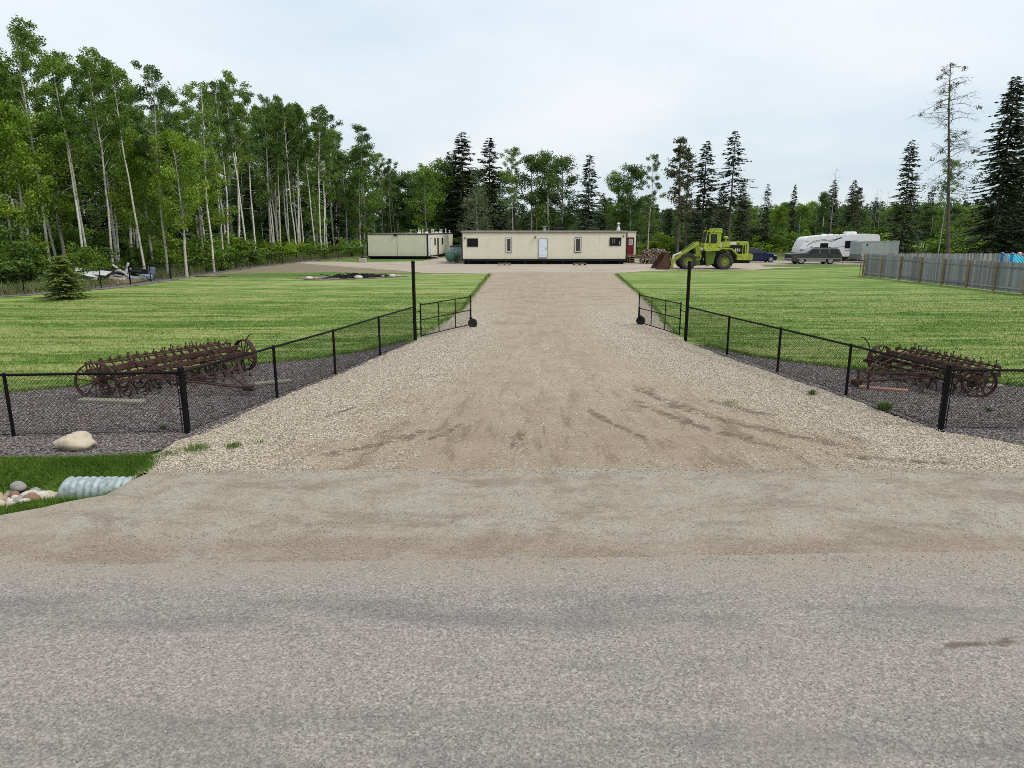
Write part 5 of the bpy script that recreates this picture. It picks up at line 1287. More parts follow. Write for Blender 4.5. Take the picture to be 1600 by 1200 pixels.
# front frame, joint, rear frame
plate('front_frame', [(560, 560), (700, 520), (800, 545), (812, 660), (740, 680), (560, 660)], -.42, .42, 'loader_green')
plate('articulation_joint', [(805, 500), (862, 490), (868, 670), (800, 675)], -.3, .3, 'machine_black')
for k in range(4):
    m = MB(); p, q = lz(812 + 8 * k, 530 + 12 * k), lz(862, 555 + 20 * k); m.tube([(p[0], -.36 - .05 * k, p[1]), ((p[0] + q[0]) / 2, -.5 - .05 * k, p[1] - .25), (q[0], -.36, q[1])], 0.028, 6); m.build('hose', 'loader_white' if k % 2 else 'machine_black', ld)
m = MB(); p = lz(815, 450); m.box((p[0], -.5, p[1]), (0.36, 0.3, 0.28), ch=.05); m.build('reservoir', 'loader_white', ld)
plate('rear_frame', [(860, 480), (1010, 478), (1280, 520), (1490, 592), (1480, 640), (1280, 640), (990, 660), (880, 672), (866, 600)], -.46, .46, 'machine_black')
plate('fuel_tank', [(865, 482), (1000, 478), (985, 560), (975, 640), (880, 672)], -.98, -.5, 'loader_green', ch=.02); plate('fuel_tank', [(865, 482), (1000, 478), (985, 560), (975, 640), (880, 672)], .5, .98, 'loader_green', ch=.02)
plate('step', [(870, 600), (912, 596), (912, 676), (872, 678)], -1.12, -.99, 'loader_green')
# platform and rear fenders
for s in (-1, 1):
    y0, y1 = (s * 1.30, s * 0.72) if s < 0 else (0.72, 1.30)
    plate('fender', [(835, 440), (1065, 432), (1200, 436), (1240, 470), (1295, 525), (1278, 534), (1225, 482), (1192, 450), (1070, 446), (1018, 470), (860, 478), (838, 468)], y0, y1, 'loader_lime')
plate('platform', [(835, 442), (1065, 436), (1060, 468), (842, 470)], -.70, .70, 'loader_green')
# cab
cab = bpy.data.objects.new('cab', None); col.objects.link(cab); cab.parent = ld
cy = 0.78
plate('cab_base', [(832, 372), (912, 370), (918, 415), (1045, 415), (1060, 440), (842, 460)], -cy, cy, 'loader_lime', cab)
for s in (-1, 1):
    ya, yb = (s * cy, s * (cy - .07)) if s < 0 else (cy - .07, cy)
    plate('pillar', [(903, 212), (922, 212), (918, 415), (896, 372)], ya, yb, 'loader_lime', cab)
    plate('pillar', [(1004, 225), (1066, 225), (1052, 432), (1005, 432)], ya, yb, 'loader_lime', cab)
    plate('pillar', [(872, 212), (880, 212), (858, 372), (848, 372)], ya, yb, 'loader_lime', cab)
    plate('door_panel', [(921, 374), (1006, 374), (1006, 416), (921, 416)], ya, yb, 'loader_lime', cab)
    plate('door_rail', [(921, 225), (1006, 225), (1006, 248), (921, 248)], ya, yb, 'loader_lime', cab)
    yg = s * (cy - .03)
    plate('side_window', [(918, 246), (1008, 246), (1006, 376), (918, 376)], yg - .01, yg + .01, 'smoke_glass', cab)
    plate('window_rubber', [(930, 250), (936, 250), (936, 372), (930, 372)], ya - .005, yb + .005, 'machine_black', cab); plate('window_rubber', [(995, 250), (1001, 250), (1001, 372), (995, 372)], ya - .005, yb + .005, 'machine_black', cab)
    plate('quarter_window', [(880, 214), (904, 214), (896, 372), (858, 372)], yg - .01, yg + .01, 'dark_glass', cab)
plate('windscreen', [(873, 216), (878, 216), (856, 370), (850, 370)], -cy + .08, cy - .08, 'smoke_glass', cab)
plate('rear_window', [(1052, 230), (1057, 230), (1048, 400), (1042, 400)], -cy + .08, cy - .08, 'smoke_glass', cab)
rf = plate('roof', [(868, 206), (890, 200), (1074, 203), (1074, 230), (872, 216)], -cy - .05, cy + .05, 'loader_lime', cab)
plate('roof_box', [(942, 172), (1062, 170), (1078, 182), (1078, 203), (936, 203)], -.6, .6, 'loader_lime', rf, .03)
m = MB(); 
for k in range(6): p = lz(958 + k * 18, 186); m.box((p[0], -.605, p[1]), (0.05, .02, .10))
m.build('roof_louvre', 'loader_green', rf)
m = MB(); p = lz(872, 172); m.lathe([(0.05, -.1), (0.06, 0), (0.04, .08), (.001, .1)], c=(p[0], 0, p[1]), axis='z', n=10); m.build('beacon', 'amber', rf)
m = MB(); m.tube([(lz(905, 205)[0], -.9, lz(905, 205)[1]), (lz(850, 195)[0], -1.05, lz(850, 195)[1])], .012, 5); m.box((lz(848, 200)[0], -1.06, lz(848, 215)[1]), (.04, .18, .26)); m.build('mirror', 'machine_black', cab)
m = MB(); m.box((lz(985, 0)[0], 0, 2.25), (0.55, .55, .15), ch=.03); m.box((lz(1015, 0)[0], 0, 2.65), (.16, .55, .7), ch=.04); m.build('seat', 'machine_black', cab)
# hood, engine bay, radiator housing, counterweight
plate('hood', [(1098, 352), (1440, 348), (1448, 372), (1370, 396), (1195, 396), (1190, 425), (1098, 425)], -.55, .55, 'loader_lime', ch=.02)
plate('label_panel', [(1198, 357), (1276, 355), (1276, 388), (1198, 390)], -.562, -.552, 'loader_white')
for k in range(4): plate('lettering', [(1284 + k * 13, 370), (1293 + k * 13, 370), (1293 + k * 13, 386), (1284 + k * 13, 386)], -.562, -.552, 'graphic_black')
plate('hydraulic_tank', [(1060, 365), (1096, 360), (1096, 425), (1060, 430)], -.5, .5, 'loader_white')
plate('engine_bay', [(1198, 398), (1368, 398), (1368, 514), (1255, 512), (1200, 440)], -.46, .46, 'machine_black')
for k in range(3):
    m = MB(); p = lz(1275 + 28 * k, 462); m.lathe([(.06, -.14), (.07, -.12), (.07, .12), (.05, .14)], c=(p[0], -.49, p[1]), axis='z', n=10); m.build('filter', 'loader_white' if k < 2 else 'alloy', ld)
plate('radiator_housing', [(1366, 396), (1448, 374), (1450, 515), (1366, 515)], -.6, .6, 'loader_lime', ch=.02)
for x in (1376, 1412): plate('grille_slot', [(x, 385 if x > 1400 else 398), (x + 22 if x < 1400 else x + 8, 385 if x > 1400 else 396), (x + 22 if x < 1400 else x + 8, 510), (x, 510)], -.612, -.602, 'machine_black')
plate('counterweight', [(1282, 518), (1485, 512), (1493, 525), (1490, 588), (1470, 598), (1282, 592)], -1.05, 1.05, 'loader_lime', ch=.03)
m = MB(); p = lz(1152, 345); m.lathe([(.09, -.02), (.08, .2), (.2, .24), (.24, .3), (.24, .4), (.12, .47), (.001, .48)], c=(p[0], 0, p[1]), axis='z', n=16); m.build('air_cleaner', 'loader_lime', ld)
m = MB(); p = lz(1230, 350); m.tube([(p[0], .2, p[1]), (p[0], .2, p[1] + .7)], .05, 8); m.build('exhaust', 'bucket_rust', ld)

# ------------------------------------------------------------------ cars
def car_wheel(root, x, y, r_, w, s, rim_mat, spokes=5):
    wv = bpy.data.objects.new('wheel', None); col.objects.link(wv); wv.parent = root; wv.location = (x, y, r_); wv.empty_display_size = .1
    h = w / 2; m = MB(); m.lathe([(r_ * .64, -h * .9), (r_ * .9, -h), (r_, -h * .7), (r_, h * .7), (r_ * .9, h), (r_ * .64, h * .9)], n=32); m.build('tyre', 'black_rubber', wv, smooth=True)
    m = MB(); o = s * h; m.lathe([(r_ * .66, o * .95), (r_ * .60, o * .95), (r_ * .56, o * .4), (r_ * .2, o * .35)], n=28)
    for k in range(spokes): a = 2 * math.pi * k / spokes; m.bar((0, o * .75, 0), (math.cos(a) * r_ * .6, o * .8, math.sin(a) * r_ * .6), r_ * .2, .03, up=(0, 1, 0))
    m.lathe([(r_ * .2, o * .7), (r_ * .16, o * .95), (.001, o)], n=12); m.build('rim', rim_mat, wv)
    return wv
def loft(sections, cap=True):
    """sections: list of closed loops with equal counts"""
    m = MB(); n = len(sections[0]); vs = [p for s in sections for p in s]; fs = []
    for i in range(len(sections) - 1):
        for k in range(n): fs.append((i * n + k, (i + 1) * n + k, (i + 1) * n + (k + 1) % n, i * n + (k + 1) % n))
    if cap: fs += [tuple(range(n)), tuple((len(sections) - 1) * n + k for k in range(n))]
    m.add(vs, fs); return m
def arch(xc, r_, zb, n=9, rev=True):
    """points of a wheel arch from right to left along the sill"""
    return [(xc + r_ * math.cos(R(180 * i / n)), zb + r_ * math.sin(R(180 * i / n))) for i in range(n + 1)]
def body(poly, hw_, tuck=0.10, belt=None):
    """side profile to a solid whose flanks lean in above the belt and tuck in below"""
    secs = []
    zs = [p[1] for p in poly]; z0, z1 = min(zs), max(zs)
    for y, ins in ((-hw_, .06), (-hw_ + .07, 0.0), (hw_ - .07, 0.0), (hw_, .06)):
        cx = sum(p[0] for p in poly) / len(poly); cz = (z0 + z1) / 2; row = []
        for p in poly:
            dx = max(-1, min(1, (cx - p[0]) * 2)); dz = max(-1, min(1, (cz - p[1]) * 4))
            yy = y
            if belt and p[1] > belt: yy = y * (1 - (p[1] - belt) * tuck / 0.6)
            row.append((p[0] + dx * ins, yy, p[1] + dz * ins))
        secs.append(row)
    return loft(secs)
def flank(poly, ypos, off, belt=0, tuck=0, hw_=1):
    """a thin panel that follows the leaning flank"""
    s = -1 if ypos < 0 else 1; m = MB(); n = len(poly); vs = []
    for o in (off, off - .02):
        for p in poly: vs.append((p[0], s * (hw_ * (1 - max(0, p[1] - belt) * tuck / 0.6) + o), p[1]))
    fs = [tuple(range(n)), tuple(range(2 * n - 1, n - 1, -1))] + [(i, n + i, n + (i + 1) % n, (i + 1) % n) for i in range(n)]
    return m.add(vs, fs)

# charcoal SUV, nose to the left
k = 0.01141
def sp(zx, zy, k=0.01141): return ((zx - 500) * k, (452 - zy) * k)
suv = thing('parked_suv', 'charcoal four-door SUV parked in front of the white camper', 'car', (30.75, 78.4, 0.016))
hw_ = 0.96; rw = .40
fxw, rxw = sp(605, 0)[0], sp(885, 0)[0]
low = [sp(502, 374), sp(504, 358), sp(514, 351), sp(600, 346), sp(645, 344), sp(985, 352), sp(990, 372), sp(990, 418), sp(975, 428)] + arch(rxw, .46, .27) + arch(fxw, .46, .27) + [sp(535, 428), sp(503, 415), sp(500, 395)]
body(low, hw_).build('body', 'charcoal_paint', suv, smooth=False)
cabp = [sp(640, 347), sp(700, 304), sp(715, 300), sp(950, 300), sp(966, 306), sp(986, 352), sp(986, 358), sp(640, 358)]
BELT, TK = sp(0, 350)[1], 0.16
body(cabp, hw_ - .01, TK, BELT).build('greenhouse', 'charcoal_paint', suv)
for s in (-1, 1):
    for poly, nm in (([sp(668, 346), sp(707, 311), sp(772, 311), sp(772, 348)], 'side_window'), ([sp(788, 348), sp(788, 311), sp(858, 311), sp(860, 348)], 'side_window'), ([sp(878, 349), sp(878, 311), sp(948, 311), sp(972, 350)], 'side_window')):
        flank(poly, s, .022, BELT, TK, hw_ - .01).build(nm, 'dark_glass', suv)
    flank([sp(560, 392), sp(985, 395), sp(985, 402), sp(560, 402)], s, .012, 9, 0, hw_).build('side_moulding', 'taupe_paint', suv)
    flank([sp(648, 405), sp(840, 405), sp(840, 428), sp(648, 428)], s, .008, 9, 0, hw_).build('lower_cladding', 'taupe_paint', suv)
    for a, b in ((660, 778), (782, 868)): flank([sp(b, 350), sp(b + 2, 350), sp(b + 2, 420), sp(b, 420)], s, .005, 9, 0, hw_).build('door_gap', 'machine_black', suv)
    for a in (765, 855): flank([sp(a, 368), sp(a + 14, 368), sp(a + 14, 373), sp(a, 373)], s, .02, 9, 0, hw_).build('door_handle', 'machine_black', suv)
    m = MB(); p = sp(688, 346); m.box((p[0], s * (hw_ + .1), p[1] + .03), (.1, .2, .16), ch=.03); m.build('mirror', 'charcoal_paint', suv)
    m = MB(); p = sp(507, 378); m.box((p[0] + .06, s * .72, p[1]), (.14, .36, .17), ch=.02); m.build('headlight', 'headlamp', suv)
    m = MB(); p = sp(545, 378); m.box((p[0] - .1, s * (hw_ - .02), p[1]), (.16, .05, .16), ch=.01); m.build('indicator', 'amber', suv)
    m = MB(); p = sp(990, 372); m.box((p[0] - .02, s * .84, p[1]), (.06, .18, .34), ch=.02); m.build('tail_light', 'tail_red', suv)
    m = MB(); m.tube([(sp(730, 0)[0], s * .62, sp(0, 296)[1]), (sp(940, 0)[0], s * .62, sp(0, 296)[1])], .022, 6); m.build('roof_rail', 'machine_black', suv)
    for x in (fxw, rxw): car_wheel(suv, x, s * (hw_ - .14), rw, .26, s, 'alloy', 5)
ws = [(sp(648, 345)[0], sp(648, 345)[1]), (sp(698, 306)[0], sp(698, 306)[1])]
m = MB(); m.add([(ws[0][0] - .03, -hw_ + .12, ws[0][1]), (ws[0][0] - .03, hw_ - .12, ws[0][1]), (ws[1][0] - .03, hw_ - .22, ws[1][1]), (ws[1][0] - .03, -hw_ + .22, ws[1][1]), (ws[0][0] + .01, -hw_ + .12, ws[0][1]), (ws[0][0] + .01, hw_ - .12, ws[0][1]), (ws[1][0] + .01, hw_ - .22, ws[1][1]), (ws[1][0] + .01, -hw_ + .22, ws[1][1])], [(0, 1, 2, 3), (4, 7, 6, 5), (0, 3, 7, 4), (1, 5, 6, 2), (3, 2, 6, 7), (0, 4, 5, 1)]); m.build('windscreen', 'pale_glass', suv)  # pale colour paints in the bright reflection on the windscreen
m = MB(); p = sp(500, 408); m.box((p[0] + .06, 0, p[1]), (.22, 1.86, .22), ch=.05); m.build('bumper', 'chrome', suv)
m = MB(); p = sp(990, 412); m.box((p[0] - .02, 0, p[1]), (.2, 1.8, .2), ch=.05); m.build('bumper', 'taupe_paint', suv)
m = MB(); p = sp(503, 380); m.box((p[0] + .02, 0, p[1]), (.08, 1.0, .2), ch=.02); m.build('grille', 'machine_black', suv)
# blue hatchback, nose to the right, partly behind the loader
k2 = 0.0119
def bp_(zx, zy): return ((zx - 10) * k2, (438 - zy) * k2)
car = thing('parked_car', 'dark blue hatchback car parked behind the green loader', 'car', (26.35, 82.6, 0.016))
fx, rx = bp_(327, 0)[0], bp_(85, 0)[0]; hb = .9; rb = .345
low = [bp_(388, 405), bp_(390, 388), bp_(384, 372), bp_(355, 356), bp_(300, 346), bp_(240, 342), bp_(30, 342), bp_(14, 352), bp_(10, 395), bp_(16, 420)] + arch(rx, .40, .23)[::-1] + arch(fx, .40, .23)[::-1] + [bp_(375, 420)]
body(low, hb).build('body', 'navy_paint', car)
BB = bp_(0, 345)[1]
gh = [bp_(286, 346), bp_(215, 308), bp_(180, 298), bp_(140, 296), bp_(80, 302), bp_(28, 340), bp_(28, 350), bp_(286, 352)]
body(gh, hb - .01, .22, BB).build('greenhouse', 'navy_paint', car)
for s in (-1, 1):
    flank([bp_(258, 345), bp_(208, 312), bp_(178, 304), bp_(168, 345)], s, .022, BB, .22, hb - .01).build('side_window', 'smoke_glass', car)
    flank([bp_(160, 345), bp_(168, 303), bp_(140, 302), bp_(95, 306), bp_(75, 344)], s, .022, BB, .22, hb - .01).build('side_window', 'smoke_glass', car)
    for a in (165, 262): flank([bp_(a, 350), bp_(a + 2, 350), bp_(a + 2, 415), bp_(a, 415)], s, .004, 9, 0, hb).build('door_gap', 'machine_black', car)
    for a in (150, 245): flank([bp_(a - 12, 360), bp_(a, 360), bp_(a, 364), bp_(a - 12, 364)], s, .02, 9, 0, hb).build('door_handle', 'navy_paint', car)
    m = MB(); p = bp_(262, 346); m.box((p[0], s * (hb + .08), p[1] + .02), (.14, .18, .12), ch=.03); m.build('mirror', 'navy_paint', car)
    flank([bp_(350, 362), bp_(378, 368), bp_(384, 378), bp_(356, 374)], s, -.005, 9, 0, hb + .01).build('headlight', 'headlamp', car)
    for x in (fx, rx): car_wheel(car, x, s * (hb - .12), rb, .22, s, 'alloy', 10)
    flank([bp_(110, 418), bp_(285, 418), bp_(285, 426), bp_(110, 426)], s, -.02, 9, 0, hb).build('sill', 'machine_black', car)
m = MB(); p0, p1 = bp_(284, 344), bp_(216, 308); m.add([(p0[0] + .03, -hb + .1, p0[1]), (p0[0] + .03, hb - .1, p0[1]), (p1[0] + .03, hb - .25, p1[1]), (p1[0] + .03, -hb + .25, p1[1])], [(0, 1, 2, 3)]); m.build('windscreen', 'smoke_glass', car)

# ------------------------------------------------------------------ fifth-wheel camper
k3 = 0.01266
def rv(zx, zy): return ((zx - 550) * k3, (414 - zy) * k3)
camp = thing('camper_trailer', 'white fifth-wheel camper with dark swooshes behind the SUV', 'camper', (34.75, 85.2, 0.016))
pf = [rv(552, 332), rv(556, 300), rv(572, 255), rv(592, 214), rv(606, 198), rv(628, 188), rv(800, 171), rv(1000, 164), rv(1232, 160), rv(1296, 166), rv(1308, 182), rv(1312, 240), rv(1310, 372), rv(640, 372), rv(628, 335)]
m = MB(); m.prism(pf, 0, 2.5, inset=.05, insety=.06); m.build('shell', 'rv_white', camp)
m = MB(); m.prism([rv(640, 373), rv(1306, 373), rv(1304, 384), rv(642, 384)], .05, 2.45); m.build('chassis', 'machine_black', camp)
def rvp(name, poly, mat, par=None, o=.012): m = MB(); m.prism([rv(*p) for p in poly], -o, 0.004); return m.build(name, mat, par or camp)
for poly in ([(750, 250), (818, 250), (818, 296), (750, 296)], [(985, 228), (1088, 226), (1088, 290), (985, 290)], [(1140, 230), (1230, 230), (1230, 290), (1140, 290)]):
    wv = bpy.data.objects.new('window', None); col.objects.link(wv); wv.parent = camp
    rvp('frame', [(poly[0][0] - 4, poly[0][1] - 4), (poly[1][0] + 4, poly[1][1] - 4), (poly[2][0] + 4, poly[2][1] + 4), (poly[3][0] - 4, poly[3][1] + 4)], 'machine_black', wv, .018); rvp('pane', poly, 'dark_glass', wv, .03)
def swoosh(path, w0, w1, mat):
    P = smooth_path([(p[0], p[1]) for p in path], 16); up, dn = [], []
    for i, p in enumerate(P):
        d_ = (P[min(i + 1, 15)] - P[max(i - 1, 0)]).normalized(); w = (w0 + (w1 - w0) * i / 15) * .5; up.append((p.x - d_.y * w, p.y + d_.x * w)); dn.append((p.x + d_.y * w, p.y - d_.x * w))
    m = MB(); vs = [(*[rv(*q)[0]], -.008, rv(*q)[1]) for q in up + dn[::-1]]
    n = 16; m.add([(v[0], -.008, v[2]) for v in vs] + [(v[0], .002, v[2]) for v in vs], [(i, i + 1, 2 * n - 2 - i, 2 * n - 1 - i) for i in range(n - 1)]); m.build('swoosh_graphic', mat, camp)
swoosh([(620, 275), (650, 245), (700, 223), (760, 213), (800, 210)], 5, 3, 'graphic_black'); swoosh([(640, 262), (690, 238), (760, 222), (850, 216), (900, 206), (945, 192)], 2, 10, 'graphic_grey')
swoosh([(828, 232), (870, 224), (905, 208), (945, 194)], 3, 10, 'graphic_black'); swoosh([(690, 292), (662, 305), (655, 292), (672, 272)], 4, 5, 'graphic_black'); swoosh([(870, 290), (930, 282), (985, 275)], 3, 5, 'graphic_grey')
for a in (596, 612): swoosh([(a, 232), (a + 14, 226), (a + 26, 230)], 4, 3, 'graphic_grey')
for j in range(5): swoosh([(984 + 13 * j, 318), (990 + 13 * j, 308), (995 + 13 * j, 318)], 4, 4, 'graphic_grey')
m = MB(); m.box((*[rv(1066, 0)[0]], 1.25, rv(0, 152)[1]), (1.3, .9, .36), ch=.1); m.build('air_conditioner', 'rv_white', camp)
for x in (810, 870, 1230): m = MB(); m.box((rv(x, 0)[0], 1.1, rv(0, 166)[1]), (.5, .5, .16), ch=.04); m.build('roof_vent', 'rv_white', camp)
m = MB(); m.box((rv(925, 0)[0], .2, rv(0, 172)[1] + .06), (.12, .1, .2)); m.build('antenna', 'machine_black', camp)
rvp('nose_cap', [(556, 300), (606, 300), (612, 332), (553, 332)], 'graphic_grey')
for x in (1080, 1150):
    for y, s in ((.15, -1), (2.35, 1)): car_wheel(camp, rv(x, 0)[0], y, .36, .22, s, 'alloy', 8)
for x in (660, 1260):
    for y in (.3, 2.2): m = MB(); m.box((rv(x, 0)[0], y, .27), (.1, .1, .54)); m.box((rv(x, 0)[0], y, .02), (.25, .25, .04)); m.build('landing_leg', 'machine_black', camp)
# ------------------------------------------------------------------ enclosed cargo trailer
cg = thing('cargo_trailer', 'grey enclosed cargo trailer beside the board fence', 'trailer', (38.75, 79.6, 0.016), R(1))
cl_, ch_ = 5.0, 2.42
m = MB(); m.add([(0.78, 0, .42), (cl_, 0, .42), (cl_, 2.1, .42), (.78, 2.1, .42), (-.05, 1.05, .42), (0.78, 0, ch_), (cl_, 0, ch_ + .04), (cl_, 2.1, ch_ + .04), (.78, 2.1, ch_), (-.05, 1.05, ch_)],
    [(0, 1, 6, 5), (1, 2, 7, 6), (2, 3, 8, 7), (5, 6, 7, 8, 9), (0, 4, 3, 2, 1), (3, 4, 9, 8), (4, 0, 5, 9)]); m.build('box', 'cargo_grey', cg)
m = MB(); m.add([(0.79, -.012, .43), (-.06, 1.03, .43), (-.06, 1.03, 1.0), (.79, -.012, 1.0), (.81, .0, .43), (-.04, 1.05, .43), (-.04, 1.05, 1.0), (.81, .0, 1.0)], [(0, 1, 2, 3), (4, 7, 6, 5), (0, 4, 5, 1), (3, 2, 6, 7), (0, 3, 7, 4), (1, 5, 6, 2)]); m.build('stone_guard', 'diamond_plate', cg)
m = MB(); m.bar((.79, -.01, ch_ + .01), (cl_, -.01, ch_ + .05), .06, .08); m.bar((.79, -.01, .42), (cl_, -.01, .42), .06, .1); m.build('edge_trim', 'alloy', cg)
m = MB(); m.box((.79, 0, 1.42), (.06, .05, 2.0)); m.build('corner_trim', 'alloy', cg)
for i in range(1, 5): m = MB(); m.box((.79 + i * .85, -.004, 1.42), (.02, .008, 1.9)); m.build('panel_joint', 'galvanised', cg)
m = MB(); m.lathe([(.001, -.05), (.09, -.05), (.1, 0)], c=(1.35, 0, 2.05), n=12); m.build('side_vent', 'machine_black', cg)
m = MB(); m.bar((-.05, 1.05, .4), (-1.0, 1.05, .42), .1, .1); m.bar((.5, .3, .4), (-.9, 1.0, .42), .07, .08); m.bar((.5, 1.8, .4), (-.9, 1.1, .42), .07, .08); m.tube([(-.8, 1.05, .02), (-.8, 1.05, .8)], .04, 8); m.build('drawbar', 'machine_black', cg)
for x in (2.4, 3.2):
    for y, s in ((.1, -1), (2.0, 1)): car_wheel(cg, x, y, .33, .2, s, 'alloy', 6)
m = MB(); m.prism([(1.95, .66), (3.65, .66), (3.75, .5), (3.7, .5), (3.6, .62), (2.0, .62), (1.9, .5), (1.85, .5)], -.12, .05); m.build('mudguard', 'alloy', cg)

# ------------------------------------------------------------------ junk pile behind the rear fence, fire ring
jr = random.Random(9)
def junk(label, cat, mat, c, size, rot, name='scrap_sheet'):
    m = MB(); m.box((0, 0, 0), size, ch=min(size) * .2); o = m.build(name, mat, loc=(c[0], c[1], c[2])); o.rotation_euler = tuple(R(a) for a in rot); tag(o, label, cat, 'scrap heaped behind the rear fence')
junk('white sheet of scrap tilted on the junk heap', 'scrap', 'scrap_white', (-29.9, 49.2, .82), (1.5, .9, .05), (28, 12, 20))
junk('white scrap board lying flat at the heap top', 'scrap', 'scrap_white', (-29.0, 49.4, .78), (1.1, .7, .05), (20, 5, -10))
junk('white post leaning upright in the junk heap', 'post', 'scrap_white', (-27.95, 50.8, .9), (.13, .13, 1.1), (5, 18, 10), 'scrap_post')
junk('pale pole slanting across the junk heap', 'pole', 'scrap_white', (-28.25, 50.6, .85), (.1, .1, 1.4), (10, -48, 0), 'scrap_pole')
junk('pinkish slab at the foot of the junk heap', 'slab', 'scrap_pink', (-28.2, 49.9, .28), (1.1, .6, .4), (15, 8, 15), 'scrap_slab')
junk('pale blue panel in the junk heap right side', 'panel', 'scrap_blue', (-27.6, 53.6, .72), (.5, .07, .5), (10, 10, 20), 'scrap_sheet')
junk('blue tarp bundle low in the junk heap', 'tarp', 'scrap_blue', (-27.7, 52.6, .36), (1.2, .7, .35), (8, 14, 30), 'tarp_bundle')
junk('grey tarp bundle at the junk heap foot', 'tarp', 'unit_grey', (-27.9, 51.2, .24), (1.3, .6, .38), (4, 6, 10), 'tarp_bundle')
junk('black plastic scrap on top of the junk heap', 'scrap', 'scrap_black', (-28.9, 50.6, .6), (1.3, 1.1, .35), (12, 8, 25))
junk('black scrap sheet leaning right of the white post', 'scrap', 'scrap_black', (-27.8, 52.2, .62), (1.2, .2, .7), (22, 12, 60))
junk('grey plank slanting down the junk heap', 'plank', 'old_plank', (-27.7, 51.7, .6), (1.7, .16, .06), (0, 28, -20), 'scrap_plank')
junk('brown board at the left end of the junk heap', 'board', 'brown_post_wood', (-30.4, 47.6, .5), (.8, .2, .7), (10, 0, 10), 'scrap_board')
jm = ['scrap_white', 'scrap_black', 'scrap_blue', 'scrap_pink', 'old_plank', 'unit_grey', 'brown_post_wood', 'scrap_white']
jn = ['white', 'black', 'blue', 'pinkish', 'weathered wooden', 'grey', 'brown wooden', 'crumpled white']
for i in range(16):
    x, y = -28.3 + jr.gauss(0, .6) , 51.0 + jr.gauss(0, 1.3); q = i % 8
    junk(f'{jn[q]} scrap piece in the junk heap', 'scrap', jm[q], (x, y, jr.uniform(.3, .85)), (jr.uniform(.3, 1.3), jr.uniform(.08, .5), jr.uniform(.05, .2)), (jr.uniform(-30, 30), jr.uniform(-35, 35), jr.uniform(0, 180)), 'scrap_piece')
hs = stone_mesh('soil_heap', 1.7, 2.3, .34, 2.2, 'bare_scrub_soil', 3, .3); link('soil_heap', hs, None, (-28.7, 51.0, .02), label='low mound of soil under the scrap heap', category='soil mound')
ashp = []
for i in range(20): a = 2 * math.pi * i / 20; ashp.append((-12.9 + 4.1 * math.cos(a) * (1 + .12 * math.sin(3 * a)), 55.9 + 2.2 * math.sin(a) + .28 * 4.1 * math.cos(a)))
sheet('ash_patch', ashp, 'ash_soil', 0.026, step=.3, wob=.2, wscale=.9)
for i, (x, y, r_, mt, nm) in enumerate([(-15.6, 53.7, .3, 'stone_white', 'white stone at the left end of the ash patch'), (-15.2, 54.0, .22, 'stone_tan', 'tan stone next to the white one on the ash patch'), (-12.0, 54.6, .32, 'stone_white', 'white stone in the middle of the ash patch'), (-9.7, 56.6, .28, 'stone_white', 'white stone at the right end of the ash patch'), (-10.3, 56.2, .24, 'stone_grey', 'grey stone at the right end of the ash patch'), (-9.3, 56.9, .2, 'stone_peach', 'peach stone at the right end of the ash patch')]):
    o = link('fire_stone', stone_mesh('fire_stone', r_ * 1.1, r_ * .8, r_ * .5, i + 40, mt, 2, .25), None, (x, y, .03 + r_ * .3), label=nm, category='stone', group='stones round the ash patch')
br = MB()
for _ in range(130):
    p = Vector((jr.gauss(-12.4, .95), 0, 0)); p.y = 56.0 + (p.x + 12.4) * .35 + jr.gauss(0, .5); p.z = .05 + abs(jr.gauss(0, .1)); a = jr.uniform(0, 6.28); q = Vector((math.cos(a), math.sin(a) * .7, jr.gauss(0, .12))) * jr.uniform(.2, .6)
    br.tube([p - q, p + q], jr.uniform(.02, .06), 5)
br.build('brush_pile', 'char', label='low heap of charred branches on the ash patch', category='brush pile')

# ------------------------------------------------------------------ trees and shrubs
def leaf_cloud(centres, spread, n_each, size, rng, flat=0.0, squash=0.8):
    """diamond leaves scattered round clump centres -> verts, quads"""
    C = np.repeat(np.asarray(centres), n_each, 0); sp_ = np.repeat(np.asarray(spread), n_each)[:, None]
    n = len(C); off = rng.normal(0, 1, (n, 3)); off /= np.maximum(1e-6, np.linalg.norm(off, axis=1, keepdims=True))
    off *= rng.uniform(0, 1, (n, 1)) ** 0.45 * sp_; off[:, 2] *= squash
    p = C + off
    a = rng.normal(0, 1, (n, 3)); a[:, 2] *= (1 - flat); a /= np.linalg.norm(a, axis=1, keepdims=True)
    b = np.cross(a, rng.normal(0, 1, (n, 3))); b /= np.maximum(1e-6, np.linalg.norm(b, axis=1, keepdims=True))
    s = rng.uniform(size[0], size[1], (n, 1)) * .5
    v = np.stack([p - a * s, p - b * s * .62, p + a * s, p + b * s * .62], 1).reshape(-1, 3)
    return v, np.arange(n * 4).reshape(-1, 4)
def stem(m, h, r0, wob, rng, n=7, seg=10, r1=0.02, lean=(0, 0)):
    pts, rad = [], []; px = py = 0.0; vx = vy = 0.0
    for i in range(seg + 1):
        t_ = i / seg; pts.append(Vector((px + lean[0] * t_ * h, py + lean[1] * t_ * h, t_ * h - 0.25 * (i == 0)))); rad.append(r1 + (r0 - r1) * (1 - t_) ** 0.8 * (1.25 if i == 0 else 1))
        vx = vx * .7 + rng.normal(0, wob); vy = vy * .7 + rng.normal(0, wob); px += vx; py += vy
    m.tube(pts, rad, n, cap=False)
    def f(t_):
        x = min(t_, .9999) * seg; i = int(x); return pts[i].lerp(pts[i + 1], x - i), rad[i] + (rad[i + 1] - rad[i]) * (x - i)
    return f
